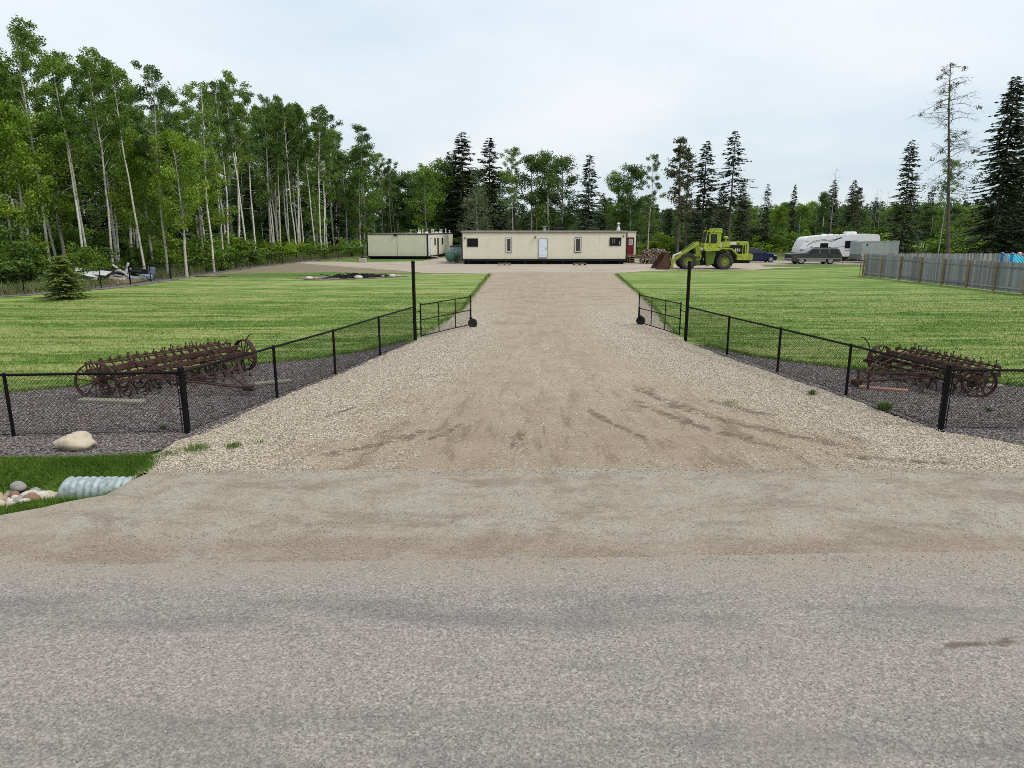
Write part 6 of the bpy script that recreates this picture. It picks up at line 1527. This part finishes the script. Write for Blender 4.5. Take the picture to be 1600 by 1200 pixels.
def branch(m, p, d, L, r, rng, curl=0.15, seg=4, n=4, up=0.0):
    pts = [p]; rad = [r]; d = d.normalized()
    for i in range(seg):
        d = (d + Vector(rng.normal(0, curl, 3)) + Vector((0, 0, up))).normalized(); p = p + d * (L / seg); pts.append(p); rad.append(max(.006, r * (1 - (i + 1) / seg * .85)))
    m.tube(pts, rad, n, cap=False); return pts
def aspen(seed, h, c0=.48, cr=1.9, nb=34, per=165, leaf=(.12, .235), r0=.13, bare=6):
    rng = np.random.default_rng(seed); m = MB(); f = stem(m, h, r0, .045, rng, seg=12, lean=(rng.normal(0, .018), rng.normal(0, .018)))
    C, Sp = [], []
    for i in range(nb):
        t_ = c0 + (1 - c0) * ((i + rng.uniform(0, 1)) / nb) * .97; p, r_ = f(t_); k = (t_ - c0) / (1 - c0)
        w = cr * (0.55 + 1.0 * math.sin(math.pi * min(1, .12 + k * .88)) ** .8 * .62) * rng.uniform(.55, 1.2)
        a = rng.uniform(0, 6.283); e = rng.uniform(.35, 1.0)
        pts = branch(m, p, Vector((math.cos(a), math.sin(a), e)), w * 1.15, max(.015, r_ * .42), rng, up=.05)
        C += [pts[-1], pts[-2].lerp(pts[-1], .3)]; Sp += [rng.uniform(.45, .8) * (1.15 - .4 * k), rng.uniform(.4, .65)]
        if rng.uniform() < .5: C.append(pts[2] + Vector(rng.normal(0, .3, 3))); Sp.append(rng.uniform(.35, .6))
    p, _ = f(.985); C.append(p); Sp.append(.5)
    for _ in range(bare):                                                # dead twigs below the crown
        t_ = c0 * rng.uniform(.5, 1); p, r_ = f(t_); a = rng.uniform(0, 6.283); branch(m, p, Vector((math.cos(a), math.sin(a), rng.uniform(.1, .6))), rng.uniform(.5, 1.6), .014, rng, .25)
    v, q = leaf_cloud([tuple(c) for c in C], Sp, per // 2 + 8, leaf, rng); return m, v, q
def broad(seed, h, c0=.2, cr=2.4, nb=40, per=190, leaf=(.13, .25), r0=.14):
    """fuller crown: round topped poplar or birch"""
    rng = np.random.default_rng(seed); m = MB(); f = stem(m, h * .93, r0, .03, rng, seg=10); C, Sp = [], []
    for i in range(nb):
        t_ = c0 + (.98 - c0) * (i + rng.uniform(0, 1)) / nb; p, r_ = f(t_); k = (t_ - c0) / (1 - c0)
        w = cr * math.sin(math.pi * (.20 + .74 * k)) ** .7 * rng.uniform(.6, 1.18); a = rng.uniform(0, 6.283)
        pts = branch(m, p, Vector((math.cos(a), math.sin(a), rng.uniform(.3, .9))), w, max(.015, r_ * .45), rng)
        C += [pts[-1], pts[-2], pts[2]]; Sp += [rng.uniform(.5, .9), rng.uniform(.5, .85), .55]
    C.append(f(.99)[0]); Sp.append(.6)
    v, q = leaf_cloud([tuple(c) for c in C], Sp, per // 3 + 10, leaf, rng); return m, v, q
def spruce(seed, h, br=2.3, start=.06, step=.34, nbr=7, dens=1.0, droop=.32, ragged=.25, gap=0.0, r0=.2, power=.68, tw=(.38, .85)):
    rng = np.random.default_rng(seed); m = MB(); f = stem(m, h, r0, .012, rng, seg=9, r1=.012); V = []; z = start * h
    while z < h * .992:
        t_ = z / h; p, r_ = f(t_); L0 = br * (1 - (t_ - start) / (1 - start)) ** power + .12
        for b in range(nbr):
            if rng.uniform() < gap: continue
            a = rng.uniform(0, 6.283); L = L0 * rng.uniform(1 - ragged * 1.6, 1 + ragged) if ragged else 1.0; dx, dy = math.cos(a), math.sin(a)
            dr_ = droop * (1.1 - t_ * .9) * rng.uniform(.5, 1.4); n_ = max(4, int(L * 6.5 * dens)); pz = p.z + rng.uniform(-.15, .15)
            if L > .9: m.tube([(p.x, p.y, pz), (p.x + dx * L * .5, p.y + dy * L * .5, pz - dr_ * L * .55), (p.x + dx * L * .95, p.y + dy * L * .95, pz - dr_ * L * .75)], [.025, .016, .006], 3, cap=False)
            for i in range(n_):
                s = (i + rng.uniform(0, 1)) / n_; s = .12 + .88 * s; zz = pz - dr_ * L * (1.25 * s - .5 * s * s)
                q = np.array((p.x + dx * L * s, p.y + dy * L * s, zz)); sd = 1 if i % 2 else -1
                tl = rng.uniform(*tw) * (1.15 - .45 * s) * (.6 + .4 * min(1, L))
                dv_ = np.array((dx * .75 - dy * sd * rng.uniform(.3, 1.1), dy * .75 + dx * sd * rng.uniform(.3, 1.1), rng.uniform(-.55, .12))); dv_ /= np.linalg.norm(dv_)
                w = np.cross(dv_, (rng.normal(0, .5), rng.normal(0, .5), 1.0)); w /= np.linalg.norm(w); w *= tl * .24
                V.append((q - dv_ * .05, q + dv_ * tl * .45 - w, q + dv_ * tl, q + dv_ * tl * .45 + w))
        z += step * rng.uniform(.8, 1.2) * (1 - .45 * t_)
    V = np.array(V).reshape(-1, 3); return m, V, np.arange(len(V)).reshape(-1, 4)
def pine(seed, h, c0=.35, cr=2.0, nb=52, per=64, r0=.2, leaf=(.16, .36)):
    rng = np.random.default_rng(seed); m = MB(); f = stem(m, h, r0, .03, rng, seg=9); C, Sp = [], []
    for i in range(nb):
        t_ = c0 + (1 - c0) * (i + rng.uniform(0, 1)) / nb * .98; p, r_ = f(t_); k = (t_ - c0) / (1 - c0); w = cr * (1.15 - .75 * k) * rng.uniform(.4, 1.25); a = rng.uniform(0, 6.283)
        pts = branch(m, p, Vector((math.cos(a), math.sin(a), rng.uniform(-.25, .3))), w, .035, rng, .2, up=-.03)
        if rng.uniform() < .85: C += [pts[-1], pts[-2], pts[2]]; Sp += [rng.uniform(.5, .95), rng.uniform(.5, .85), rng.uniform(.4, .7)]
    for _ in range(14):
        t_ = rng.uniform(.12, c0); p, r_ = f(t_); a = rng.uniform(0, 6.283); branch(m, p, Vector((math.cos(a), math.sin(a), rng.uniform(-.4, .2))), rng.uniform(.5, 1.4), .018, rng, .25)
    v, q = leaf_cloud([tuple(c) for c in C], Sp, per // 2, leaf, rng, squash=.5); return m, v, q
def snag(seed, h, nb=26, r0=.10, cr=1.6, c0=.35, fine=3):
    rng = np.random.default_rng(seed); m = MB(); f = stem(m, h, r0, .04, rng, seg=9, r1=.01)
    for i in range(nb):
        t_ = c0 + (.97 - c0) * (i + rng.uniform(0, 1)) / nb; p, r_ = f(t_); a = rng.uniform(0, 6.283); L = cr * (1.2 - .7 * t_) * rng.uniform(.5, 1.2)
        pts = branch(m, p, Vector((math.cos(a), math.sin(a), rng.uniform(-.1, .9))), L, max(.014, r_ * .4), rng, .25)
        for _ in range(fine): q = pts[rng.integers(1, 4)]; branch(m, q, Vector(rng.normal(0, 1, 3)) + Vector((0, 0, .5)), L * .4, .012, rng, .3, 3, 3)
    return m
def shrub(seed, w, h, n=46, per=70, leaf=(.10, .2)):
    rng = np.random.default_rng(seed); m = MB(); C, Sp = [], []
    for i in range(n):
        a = rng.uniform(0, 6.283); rr_ = w * rng.uniform(.1, 1) ** .6; k = rr_ / w; zz = h * (rng.uniform(.1, 1) * math.sqrt(max(.05, 1 - k * k * .8))) * rng.uniform(.8, 1.08)
        C.append((math.cos(a) * rr_ * .85, math.sin(a) * rr_ * .85, max(.2, zz - .25))); Sp.append(rng.uniform(.26, .5) * (h / 2.4) ** .5)
    for i in range(9):
        c = C[rng.integers(0, n)]; m.tube([(c[0] * .15, c[1] * .15, -.1), (c[0] * .6, c[1] * .6, c[2] * .6), c], [.03, .02, .008], 4, cap=False)
    v, q = leaf_cloud(C, Sp, per, leaf, rng); return m, v, q
LIB = {}
def lib(key, res, trunk_mat, leaf_mat):
    m, v, q = res; LIB[key] = (m.mesh('trunk', trunk_mat, True), np_mesh('crown', v, q, leaf_mat) if v is not None else None)
for i in range(5): lib(f'aspen{i}', aspen(100 + i, 20, (.50, .42, .55, .46, .36)[i], (1.7, 2.0, 1.6, 1.9, 2.2)[i]), 'aspen_bark', ('aspen_leaf', 'aspen_leaf', 'aspen_leaf_dark', 'aspen_leaf_bright', 'aspen_leaf')[i])
for i in range(3): lib(f'whitestem{i}', aspen(120 + i, 20, (.60, .56, .64)[i], (1.5, 1.7, 1.4)[i], 28, r0=.125, bare=9), 'aspen_bark', ('aspen_leaf', 'aspen_leaf_dark', 'aspen_leaf')[i])
for i in range(3): lib(f'greyaspen{i}', aspen(130 + i, 20, (.35, .45, .30)[i], 1.9, r0=.12), 'aspen_bark_grey', ('aspen_leaf_dark', 'aspen_leaf', 'poplar_leaf')[i])
for i in range(3): lib(f'broad{i}', broad(150 + i, 12, (.22, .12, .3)[i], (2.3, 2.7, 1.9)[i]), 'aspen_bark_grey', ('poplar_leaf', 'aspen_leaf', 'aspen_leaf_dark')[i])
lib('lush', broad(160, 12, .30, 3.0, 46, 210), 'aspen_bark_grey', 'aspen_leaf_bright')
for i in range(3): lib(f'spruce{i}', spruce(170 + i, 18, (3.5, 3.1, 3.2)[i], (.05, .08, .12)[i], .44, 7, 1.0, (.22, .3, .3)[i], ragged=(.38, .32, .4)[i], gap=(.12, .15, .2)[i]), 'spruce_bark', 'spruce_needle')
lib('sparse', spruce(180, 18, 3.3, .10, .46, 7, 1.0, .06, .4, .15), 'spruce_bark', 'spruce_needle')
lib('barespruce', spruce(184, 18, 3.0, .40, .5, 6, .85, .3, .42, .18), 'spruce_bark', 'spruce_needle')
lib('bluespruce', spruce(181, 15, 2.8, .08, .42, 7, .9, .25, .3, .08), 'spruce_bark', 'spruce_needle_blue')
lib('bigspruce', spruce(182, 22, 4.3, .07, .42, 9, 1.0, .42, .34, .05, r0=.28, power=.62), 'spruce_bark', 'spruce_needle')
lib('young', spruce(183, 2.6, 1.3, .02, .12, 12, 2.6, -.05, .22, 0, r0=.05, power=.62, tw=(.14, .30)), 'spruce_bark', 'spruce_needle_young')
for i in range(2): lib(f'pine{i}', pine(190 + i, 17), 'dark_bark', 'pine_needle')
lib('larch', aspen(195, 7, .1, 1.5, 40, 70, (.10, .2), .07), 'aspen_bark_grey', 'larch_needle')
for i in range(4): lib(f'shrub{i}', shrub(200 + i, (1.5, 1.8, 1.3, 2.0)[i], (2.0, 2.5, 2.2, 3.0)[i]), 'dark_bark', ('shrub_leaf', 'shrub_leaf_dark', 'shrub_leaf_lime', 'shrub_leaf')[i])
for i in range(3): lib(f'bigshrub{i}', shrub(205 + i, 2.3, 4.5, 90, 75, (.13, .26)), 'dark_bark', ('shrub_leaf', 'shrub_leaf_dark', 'aspen_leaf_bright')[i])
for i in range(3): LIB[f'snag{i}'] = (snag(210 + i, 14, (20, 26, 14)[i]).mesh('trunk', 'dead_bark', True), None)
BASE_H = dict(aspen=20, greyaspen=20, whitestem=20, bigshrub=4.5, broad=12, lush=12, spruce=18, sparse=18, barespruce=18, bluespruce=15, bigspruce=22, young=2.6, pine=17, larch=7, snag=14)
def plant(key, X, Y, h, label, cat, name, group=None, wide=1.0):
    base = key.rstrip('0123456789'); shr = 'shrub' in base
    bh = BASE_H.get(base) or {'shrub0': 2.0, 'shrub1': 2.5, 'shrub2': 2.2, 'shrub3': 3.0}[key]
    k = h / bh; z = terrain(X, Y)
    root = thing(name, label, cat, (X, Y, z), rnd.uniform(0, 6.28), group, (k * wide, k * wide, k))
    tr, cr = LIB[key]; link('trunk' if not shr else 'stems', tr, root)
    if cr: link('crown' if not shr else 'foliage', cr, root)
    return root
def px_x(px, Y, z=2.0): return (px - 800) / 1081.0 * (Y * _c - (z - CAM_H) * _s)
def lm(key, px, Y, top, label, cat, name, group=None, wide=1.0):
    X = px_x(px, Y, 3.0); h = at(px, top, Y)[1]; return plant(key, X, Y, h, label, cat, name, group, wide)

# single trees one can pick out
lm('young', 90, 38.4, 399, 'young bushy spruce in front of the left rear fence', 'spruce', 'young_spruce', wide=1.0)
lm('spruce0', 726, 116, 204, 'tall dark spruce behind the long trailer, leftmost of the dark pair', 'spruce', 'spruce_tree', wide=1.15)
lm('sparse', 705, 118, 236, 'shorter spruce hugging the left side of the tall dark one', 'spruce', 'spruce_tree')
lm('sparse', 765, 110, 214, 'tall open-branched spruce behind the trailer roof, right of the dark pair', 'spruce', 'spruce_tree', wide=1.1)
lm('larch', 747, 101, 302, 'small pale green tree before the tall spruces', 'tree', 'small_tree', wide=1.2)
lm('bluespruce', 919, 94, 239, 'pointed grey-green spruce behind the middle of the trailer', 'spruce', 'spruce_tree')
lm('pine0', 1060, 92, 214, 'ragged dark pine left of the green loader cab', 'pine', 'pine_tree', wide=1.1)
lm('pine1', 1072, 95, 232, 'second ragged pine close behind the first, by the loader', 'pine', 'pine_tree', wide=1.0)
lm('sparse', 1096, 97, 219, 'slim open spruce behind the loader cab', 'spruce', 'spruce_tree')
lm('barespruce', 1139, 93, 203, 'tall spruce with bare lower trunk right of the loader cab', 'spruce', 'spruce_tree')
lm('spruce1', 1156, 98, 285, 'short spruce beside the bare-trunked one near the loader', 'spruce', 'spruce_tree')
lm('spruce1', 1124, 104, 290, 'small dark spruce top between the two tall loader spruces', 'spruce', 'spruce_tree')
lm('spruce0', 1410, 104, 216, 'solitary pointed spruce above the grey cargo trailer', 'spruce', 'spruce_tree', wide=.9)
lm('bigspruce', 1552, 78, 118, 'huge dense spruce behind the board fence, left of two', 'spruce', 'spruce_tree', wide=.95)
lm('bigspruce', 1592, 82, 112, 'huge dense spruce behind the board fence at right picture edge', 'spruce', 'spruce_tree', wide=.95)
lm('spruce1', 1640, 74, 150, 'dark spruce partly cut by the right picture edge', 'spruce', 'spruce_tree')
# tall thin half-dead pine
def dead_pine():
    rng = np.random.default_rng(333); h = 21.0; m = MB(); f = stem(m, h, .21, .03, rng, n=8, seg=10, r1=.03); C, Sp = [], []
    for i in range(95):
        t_ = .33 + .66 * (i + rng.uniform(0, 1)) / 95; p, r_ = f(t_); a = rng.uniform(0, 6.283); k = (t_ - .33) / .67
        L = (1.1 + 2.3 * math.sin(math.pi * min(1, .12 + .8 * k)) ** .8) * rng.uniform(.5, 1.1)
        pts = branch(m, p, Vector((math.cos(a), math.sin(a), rng.uniform(-.1, .55))), L, .035, rng, .16, 6, 4, up=-.07)
        for q in pts[2:]:
            for _ in range(3): branch(m, q, Vector(rng.normal(0, 1, 3)) * .8 + Vector((math.cos(a), math.sin(a), -.2)), L * .28, .012, rng, .3, 3, 3)
        if rng.uniform() < .32: C.append(tuple(pts[-1])); Sp.append(.35)
    for _ in range(10):
        t_ = rng.uniform(.36, .5); p, r_ = f(t_); a = rng.uniform(0, 6.283); q = p + Vector((math.cos(a), math.sin(a), .1)) * rng.uniform(1.5, 3.4); C.append(tuple(q)); Sp.append(rng.uniform(.4, .7))
    v, q = leaf_cloud(C, Sp, 26, (.12, .26), rng); LIB['deadpine'] = (m.mesh('trunk', 'dark_bark', True), np_mesh('crown', v, q, 'pine_needle')); BASE_H['deadpine'] = 21.0
dead_pine()
dp = plant('deadpine', px_x(1487, 74, 3), 74, 20.2, 'tall nearly bare pine with twiggy crown behind board fence', 'pine', 'pine_tree', wide=.95); dp.rotation_euler = (0, R(-5.5), 0)
# deciduous group behind the trailer
for px, Y, top, key, lab in ((803, 96, 232, 'greyaspen1', 'open-crowned poplar right of the tall spruces'), (832, 97, 234, 'broad0', 'dark green poplar above the trailer door, left of three'), (858, 95, 230, 'broad2', 'dark green poplar above the trailer door, middle of three'), (878, 97, 236, 'broad0', 'dark green poplar above the trailer door, right of three'),
        (962, 98, 262, 'broad1', 'rounded green tree left of the birch behind the woodpile'), (985, 96, 250, 'broad0', 'round-topped green tree behind the trailer right end'), (1013, 91, 244, 'greyaspen0', 'slender birch rising behind the woodpile'), (940, 101, 300, 'spruce0', 'low dark spruce between the grey-green spruce and round tree')):
    lm(key, px, Y, top, lab, 'spruce' if 'spruce' in key else 'tree', 'spruce_tree' if 'spruce' in key else 'poplar_tree', wide=1.0)
# front row of the left wood
front = [(-20, 52, 60), (14, 56, 60), (38, 60, 70), (72, 57, 40), (84, 63, 60), (126, 55, 90), (134, 57, 100), (171, 55, 96), (178, 63, 90), (221, 57, 110), (256, 58, 100), (286, 57, 150), (330, 63, 130), (346, 70, 150), (356, 74, 140), (370, 80, 120), (384, 78, 140), (397, 84, 150)]
flab = ['leftmost', 'second', 'third', 'fourth', 'fifth', 'sixth', 'seventh', 'eighth', 'ninth', 'tenth', 'eleventh', 'twelfth', 'thirteenth', 'fourteenth', 'fifteenth', 'sixteenth', 'seventeenth', 'eighteenth']
for i, (px, Y, top) in enumerate(front):
    key = ('aspen3', 'greyaspen0', 'aspen0', 'aspen1', 'aspen3', 'whitestem0', 'whitestem1', 'greyaspen1', 'aspen4', 'whitestem2', 'greyaspen2', 'lush', 'aspen1', 'whitestem0', 'whitestem1', 'aspen3', 'whitestem2', 'whitestem1')[i]
    tp = 195 if key == 'lush' else top
    lm(key, px, Y, tp, f'{flab[i]} trunk from the left in the front row of aspens', 'aspen', 'aspen_tree', 'front row of the left wood', 1.0 if key != 'lush' else .85)
clump = [(427, 96, 168), (434, 99, 160), (437, 95, 158), (451, 97, 170), (462, 94, 175), (465, 96, 168), (469, 98, 172), (474, 100, 180), (491, 97, 176), (501, 95, 166), (506, 99, 190)]
for i, (px, Y, top) in enumerate(clump):
    lm(f'whitestem{i % 3}', px, Y, top, f'white-stemmed aspen, {flab[i]} from the left in the tall clump left of the trailers', 'aspen', 'aspen_tree', 'white aspen clump', .9)
lm('greyaspen0', 541, 112, 243, 'lone grey aspen trunk left of the double-wide trailer', 'aspen', 'aspen_tree'); lm('greyaspen2', 562, 110, 258, 'grey aspen nearest the double-wide trailer', 'aspen', 'aspen_tree')
lm('aspen4', 520, 116, 215, 'leafy aspen behind the white clump, left of the grey trunk', 'aspen', 'aspen_tree')
# depth of the wood
taken = []
def place_words(x, y):
    px = 800 + 1081 * x / (y * _c + CAM_H * _s)
    for lim, wd in ((20, 'at the left edge'), (110, 'above the young spruce'), (185, 'left of the scrap heap'), (250, 'above the scrap heap'), (320, 'near the lush green tree'), (415, 'left of the white aspen clump'), (512, 'at the white aspen clump'), (585, 'left of the double-wide'), (672, 'behind the double-wide end'), (722, 'behind the propane tank'), (785, 'below the tall spruces'), (900, 'behind the trailer door'), (982, 'behind the trailer right end'), (1040, 'behind the woodpile'), (1110, 'behind the loader bucket'), (1168, 'behind the loader hood'), (1232, 'behind the blue car'), (1320, 'behind the SUV'), (1400, 'behind the cargo trailer'), (1480, 'left of the bare pine'), (1530, 'right of the bare pine')):
        if px < lim: return wd
    return 'at the right edge'
HUE = {'aspen3': 'bright green', 'lush': 'bright green', 'aspen2': 'dark green', 'greyaspen0': 'dark green', 'greyaspen2': 'dark green', 'broad0': 'dark green', 'broad2': 'dark green', 'whitestem0': 'white-stemmed', 'whitestem1': 'white-stemmed', 'whitestem2': 'white-stemmed', 'shrub2': 'lime', 'bigshrub2': 'bright', 'shrub1': 'dark', 'bigshrub1': 'dark'}
def full_label(label, key, x, y, h=None):
    return ' '.join(((HUE[key] + ' ') if key in HUE and not label.startswith(HUE[key]) else '') .split() + [label, place_words(x, y)]) if True else label
def fill(poly, n, keys, hr, label, cat, name, group, gap=1.6, wide=(.85, 1.15), tr=None):
    P = np.array(poly); lo, hi = P.min(0), P.max(0); c_ = 0; tries = 0; R_ = tr or rnd
    while c_ < n and tries < n * 60:
        tries += 1; x, y = R_.uniform(lo[0], hi[0]), R_.uniform(lo[1], hi[1])
        if not inpoly(x, y, poly) or any((x - a) ** 2 + (y - b) ** 2 < gap * gap for a, b in taken): continue
        taken.append((x, y)); c_ += 1
        key = R_.choice(keys); hh = R_.uniform(*hr); plant(key, x, y, hh, full_label(label, key, x, y, hh), cat, name, group, R_.uniform(*wide))
wood = [(-35, 50), (-33, 62), (-33, 74), (-32, 90), (-26, 106), (-24, 132), (-60, 138), (-108, 118), (-74, 78), (-46, 46), (-41, 44)]
for px, Y, hh in ((48, 53, 13), (100, 62, 14), (205, 64, 13.5), (236, 60, 11), (318, 68, 12)): plant('lush', px_x(px, Y), Y, hh, full_label('broad left-wood tree', 'lush', px_x(px, Y), Y), 'tree', 'broadleaf_tree', 'bright broad trees', .95)
fill(wood, 120, ['whitestem0', 'whitestem1', 'whitestem2', 'aspen0', 'aspen1', 'aspen2', 'aspen3', 'aspen4', 'greyaspen0', 'greyaspen1', 'greyaspen2', 'greyaspen2', 'broad1', 'lush'], (16, 22), 'aspen in the left wood', 'aspen', 'aspen_tree', 'aspens deep in the left wood')
fill(wood, 14, ['spruce0', 'spruce2', 'sparse'], (13, 20), 'spruce among the left aspens', 'spruce', 'spruce_tree', 'spruces in the left wood')
fill(wood, 45, ['greyaspen0', 'whitestem1', 'whitestem2', 'broad2', 'broad1'], (8, 13), 'thin left-wood sapling', 'sapling', 'sapling', 'saplings in the left wood', 1.3)
fill([(-90, 112), (-60, 118), (-30, 112), (-22, 112), (-12, 120), (-8, 150), (-110, 150)], 62, ['broad0', 'broad0', 'greyaspen2', 'broad2', 'broad2'], (9, 15), 'leafy back-wood tree', 'tree', 'leafy_tree', 'trees at the back of the wood', 2.0, (1.0, 1.4))
mid = [(-24, 112), (-10, 112), (-9, 118), (-4, 112), (0, 150), (-26, 150)]
fill(mid, 26, ['greyaspen0', 'greyaspen1', 'greyaspen2', 'aspen2', 'broad0', 'broad1'], (12, 16.5), 'thin grey-stemmed tree', 'tree', 'aspen_tree', 'thin trees behind the double-wide')
midr = [(-6, 106), (36, 103), (40, 140), (-4, 140)]
fill(midr, 34, ['greyaspen2', 'broad0', 'broad1', 'broad2', 'spruce0', 'spruce1', 'pine0'], (5.5, 9.5), 'low understory tree', 'tree', 'understory_tree', 'understory behind the trailers', 2.2, (1.0, 1.4))
east = [(34, 118), (48, 122), (60, 118), (80, 112), (100, 112), (116, 150), (38, 150)]
fill(east, 46, ['broad0', 'broad1', 'broad1', 'lush', 'lush'], (6.5, 9.6), 'bushy tree in the right wood', 'tree', 'bushy_tree', 'low wood behind the campers', 2.2, (1.0, 1.5))
fill([(36, 124), (112, 122), (118, 150), (38, 150)], 16, ['snag0', 'snag1', 'snag2'], (8.5, 12.5), 'grey leafless snag', 'dead tree', 'dead_tree', 'snags in the right wood', 1.0, (.7, .9))
fill([(36, 126), (120, 128), (120, 150), (38, 150)], 9, ['spruce1', 'spruce2', 'pine0', 'pine1'], (9.5, 13), 'conifer rising from the right wood', 'conifer', 'conifer_tree', 'conifers in the right wood', 2.0)
lm('snag1', 1297, 118, 262, 'bare-topped tree standing above the white camper', 'dead tree', 'dead_tree', wide=1.1); lm('broad2', 1285, 119, 296, 'small round-crowned tree left of the bare-topped one', 'tree', 'poplar_tree'); lm('pine1', 1334, 121, 292, 'bushy-topped pine above the camper roof', 'pine', 'pine_tree')
lm('spruce1', 1236, 124, 288, 'slim spruce tip above the blue car', 'spruce', 'spruce_tree', wide=.7); lm('spruce2', 1194, 116, 285, 'thin spruce just right of the loader trees', 'spruce', 'spruce_tree', wide=.7)
lm('greyaspen1', 1470, 92, 250, 'thin leafy tree left of the bare pine', 'tree', 'aspen_tree', wide=.9)
for k_, px in enumerate((1366, 1372, 1380, 1358)): lm('snag2', px, 122 + k_, 290 + 3 * k_, 'pale dead stem in the clump left of the solitary spruce', 'dead tree', 'dead_tree', 'pale dead stems', .6)
# shrubs: understory of the wood edge
def shrubs(path, n, spread, keys, hr, label, group, wide=(.9, 1.4)):
    for x, y in line_pts(path, n, spread): key = rnd.choice(keys); plant(key, float(x), float(y), rnd.uniform(*hr), full_label(label, key, float(x), float(y)), 'shrub', 'shrub', group, rnd.uniform(*wide))
shrubs([(-41, 43), (-36.5, 46), (-35.5, 53)], 16, 1.0, ['bigshrub0', 'bigshrub1', 'bigshrub2', 'shrub3'], (2.4, 4.8), 'tall shrub at the rear fence', 'shrubs at the left fence end')
shrubs([(-33.2, 50), (-32, 60), (-31.5, 72), (-30.5, 80)], 26, 1.1, ['shrub0', 'shrub1', 'bigshrub2', 'bigshrub0'], (2.0, 4.0), 'shrub behind the rear fence', 'shrubs beneath the aspens')
shrubs([(-30.5, 80), (-29, 90), (-26, 100)], 20, 0.9, ['shrub2', 'shrub2', 'shrub0'], (2.0, 3.0), 'shrub behind the rear fence', 'lime shrubs')
shrubs([(-48, 52), (-46, 70), (-42, 90), (-32, 108)], 34, 3.0, ['bigshrub1', 'bigshrub0'], (2.5, 5.5), 'shrub deep in the left wood', 'shady shrubs in the left wood')
shrubs([(-24, 107), (-14, 114), (-2, 104), (12, 102), (24, 100)], 34, 1.3, ['shrub0', 'shrub1', 'shrub3', 'shrub2'], (2.6, 4.2), 'green shrub growing', 'shrubs behind the trailers')
shrubs([(24, 100), (33, 106), (36, 112)], 14, 1.3, ['shrub0', 'shrub1', 'shrub3'], (2.6, 4.6), 'green shrub growing', 'shrubs behind the loader')
shrubs([(34, 116), (50, 120), (66, 116), (84, 108), (92, 106)], 52, 2.0, ['shrub0', 'bigshrub0', 'bigshrub2', 'bigshrub1', 'shrub2'], (2.4, 5.0), 'shrub before the right wood', 'shrubs of the right wood', (1.1, 1.8))
# far wooded ridge on the right and behind everything
def ridge_z(x): return 5.0 + 15.0 * sm(x, 60, 420) + 3 * math.sin(x * .013)
hv, hf = [], []
for i in range(61):
    x = -900 + i * 40
    for j, (y, k_) in enumerate(((300, 0), (380, .35), (470, .8), (560, 1), (700, .7), (900, 0))): hv.append((x, y, -0.1 + ridge_z(x) * k_))
for i in range(60):
    for j in range(5): hf.append((i * 6 + j, i * 6 + 6 + j, i * 6 + 7 + j, i * 6 + 1 + j))
me = bpy.data.meshes.new('hill'); me.from_pydata(hv, [], hf); me.materials.append(MATS['forest_litter']); me.update(); link('hill', me, kind='structure')
leafmat('far_leaf', (0.030, 0.062, 0.024), (0.060, 0.105, 0.036), trans=0.0, var=0.0, nscale=.02)
frng = np.random.default_rng(77); C, Sp = [], []
for _ in range(2600):
    y = frng.uniform(170, 600); x = frng.uniform(-.62, .95) * y
    k_ = np.interp(y, (300, 380, 470, 560, 700), (0, .35, .8, 1, .7)) if y > 300 else 0
    z = ridge_z(x) * k_; hh = frng.uniform(7, 11) if y > 230 else frng.uniform(6, 9)
    if y < 240 and -.2 * y < x: hh = frng.uniform(5, 8)
    w = frng.uniform(1.3, 2.4); con = frng.uniform() < .35
    for q in range(6):
        t_ = q / 5; C.append((x + frng.normal(0, .3), y + frng.normal(0, .3), z + hh * (.15 + .82 * t_))); Sp.append(w * ((1.15 - t_) if con else (.55 + .6 * math.sin(math.pi * (.15 + .8 * t_)))))
v, q = leaf_cloud(C, Sp, 22, (.6, 1.25), frng)
link('far_woodland', np_mesh('far_woodland', v, q, 'far_leaf'), kind='stuff', label='distant woodland filling the horizon behind the property', category='woodland')

# look-alikes: tell them apart by their order in the picture
ORD = ['leftmost', 'second from left', 'third from left', 'fourth from left', 'fifth from left', 'sixth from left', 'seventh from left', 'eighth from left', 'ninth from left', 'tenth from left', 'eleventh from left', 'twelfth from left', 'thirteenth from left', 'fourteenth from left', 'fifteenth from left', 'sixteenth from left', 'seventeenth from left', 'eighteenth from left', 'nineteenth from left', 'twentieth from left']
same = {}
for o in bpy.data.objects:
    if o.parent is None and 'label' in o and o.get('kind') is None: same.setdefault(o['label'], []).append(o)
for lab, os_ in same.items():
    if 1 < len(os_) <= 20:
        os_.sort(key=lambda q: q.location.x / (q.location.y * _c + CAM_H * _s))
        for w_, o in zip(ORD, os_): o['label'] = f'{lab}, {w_}'
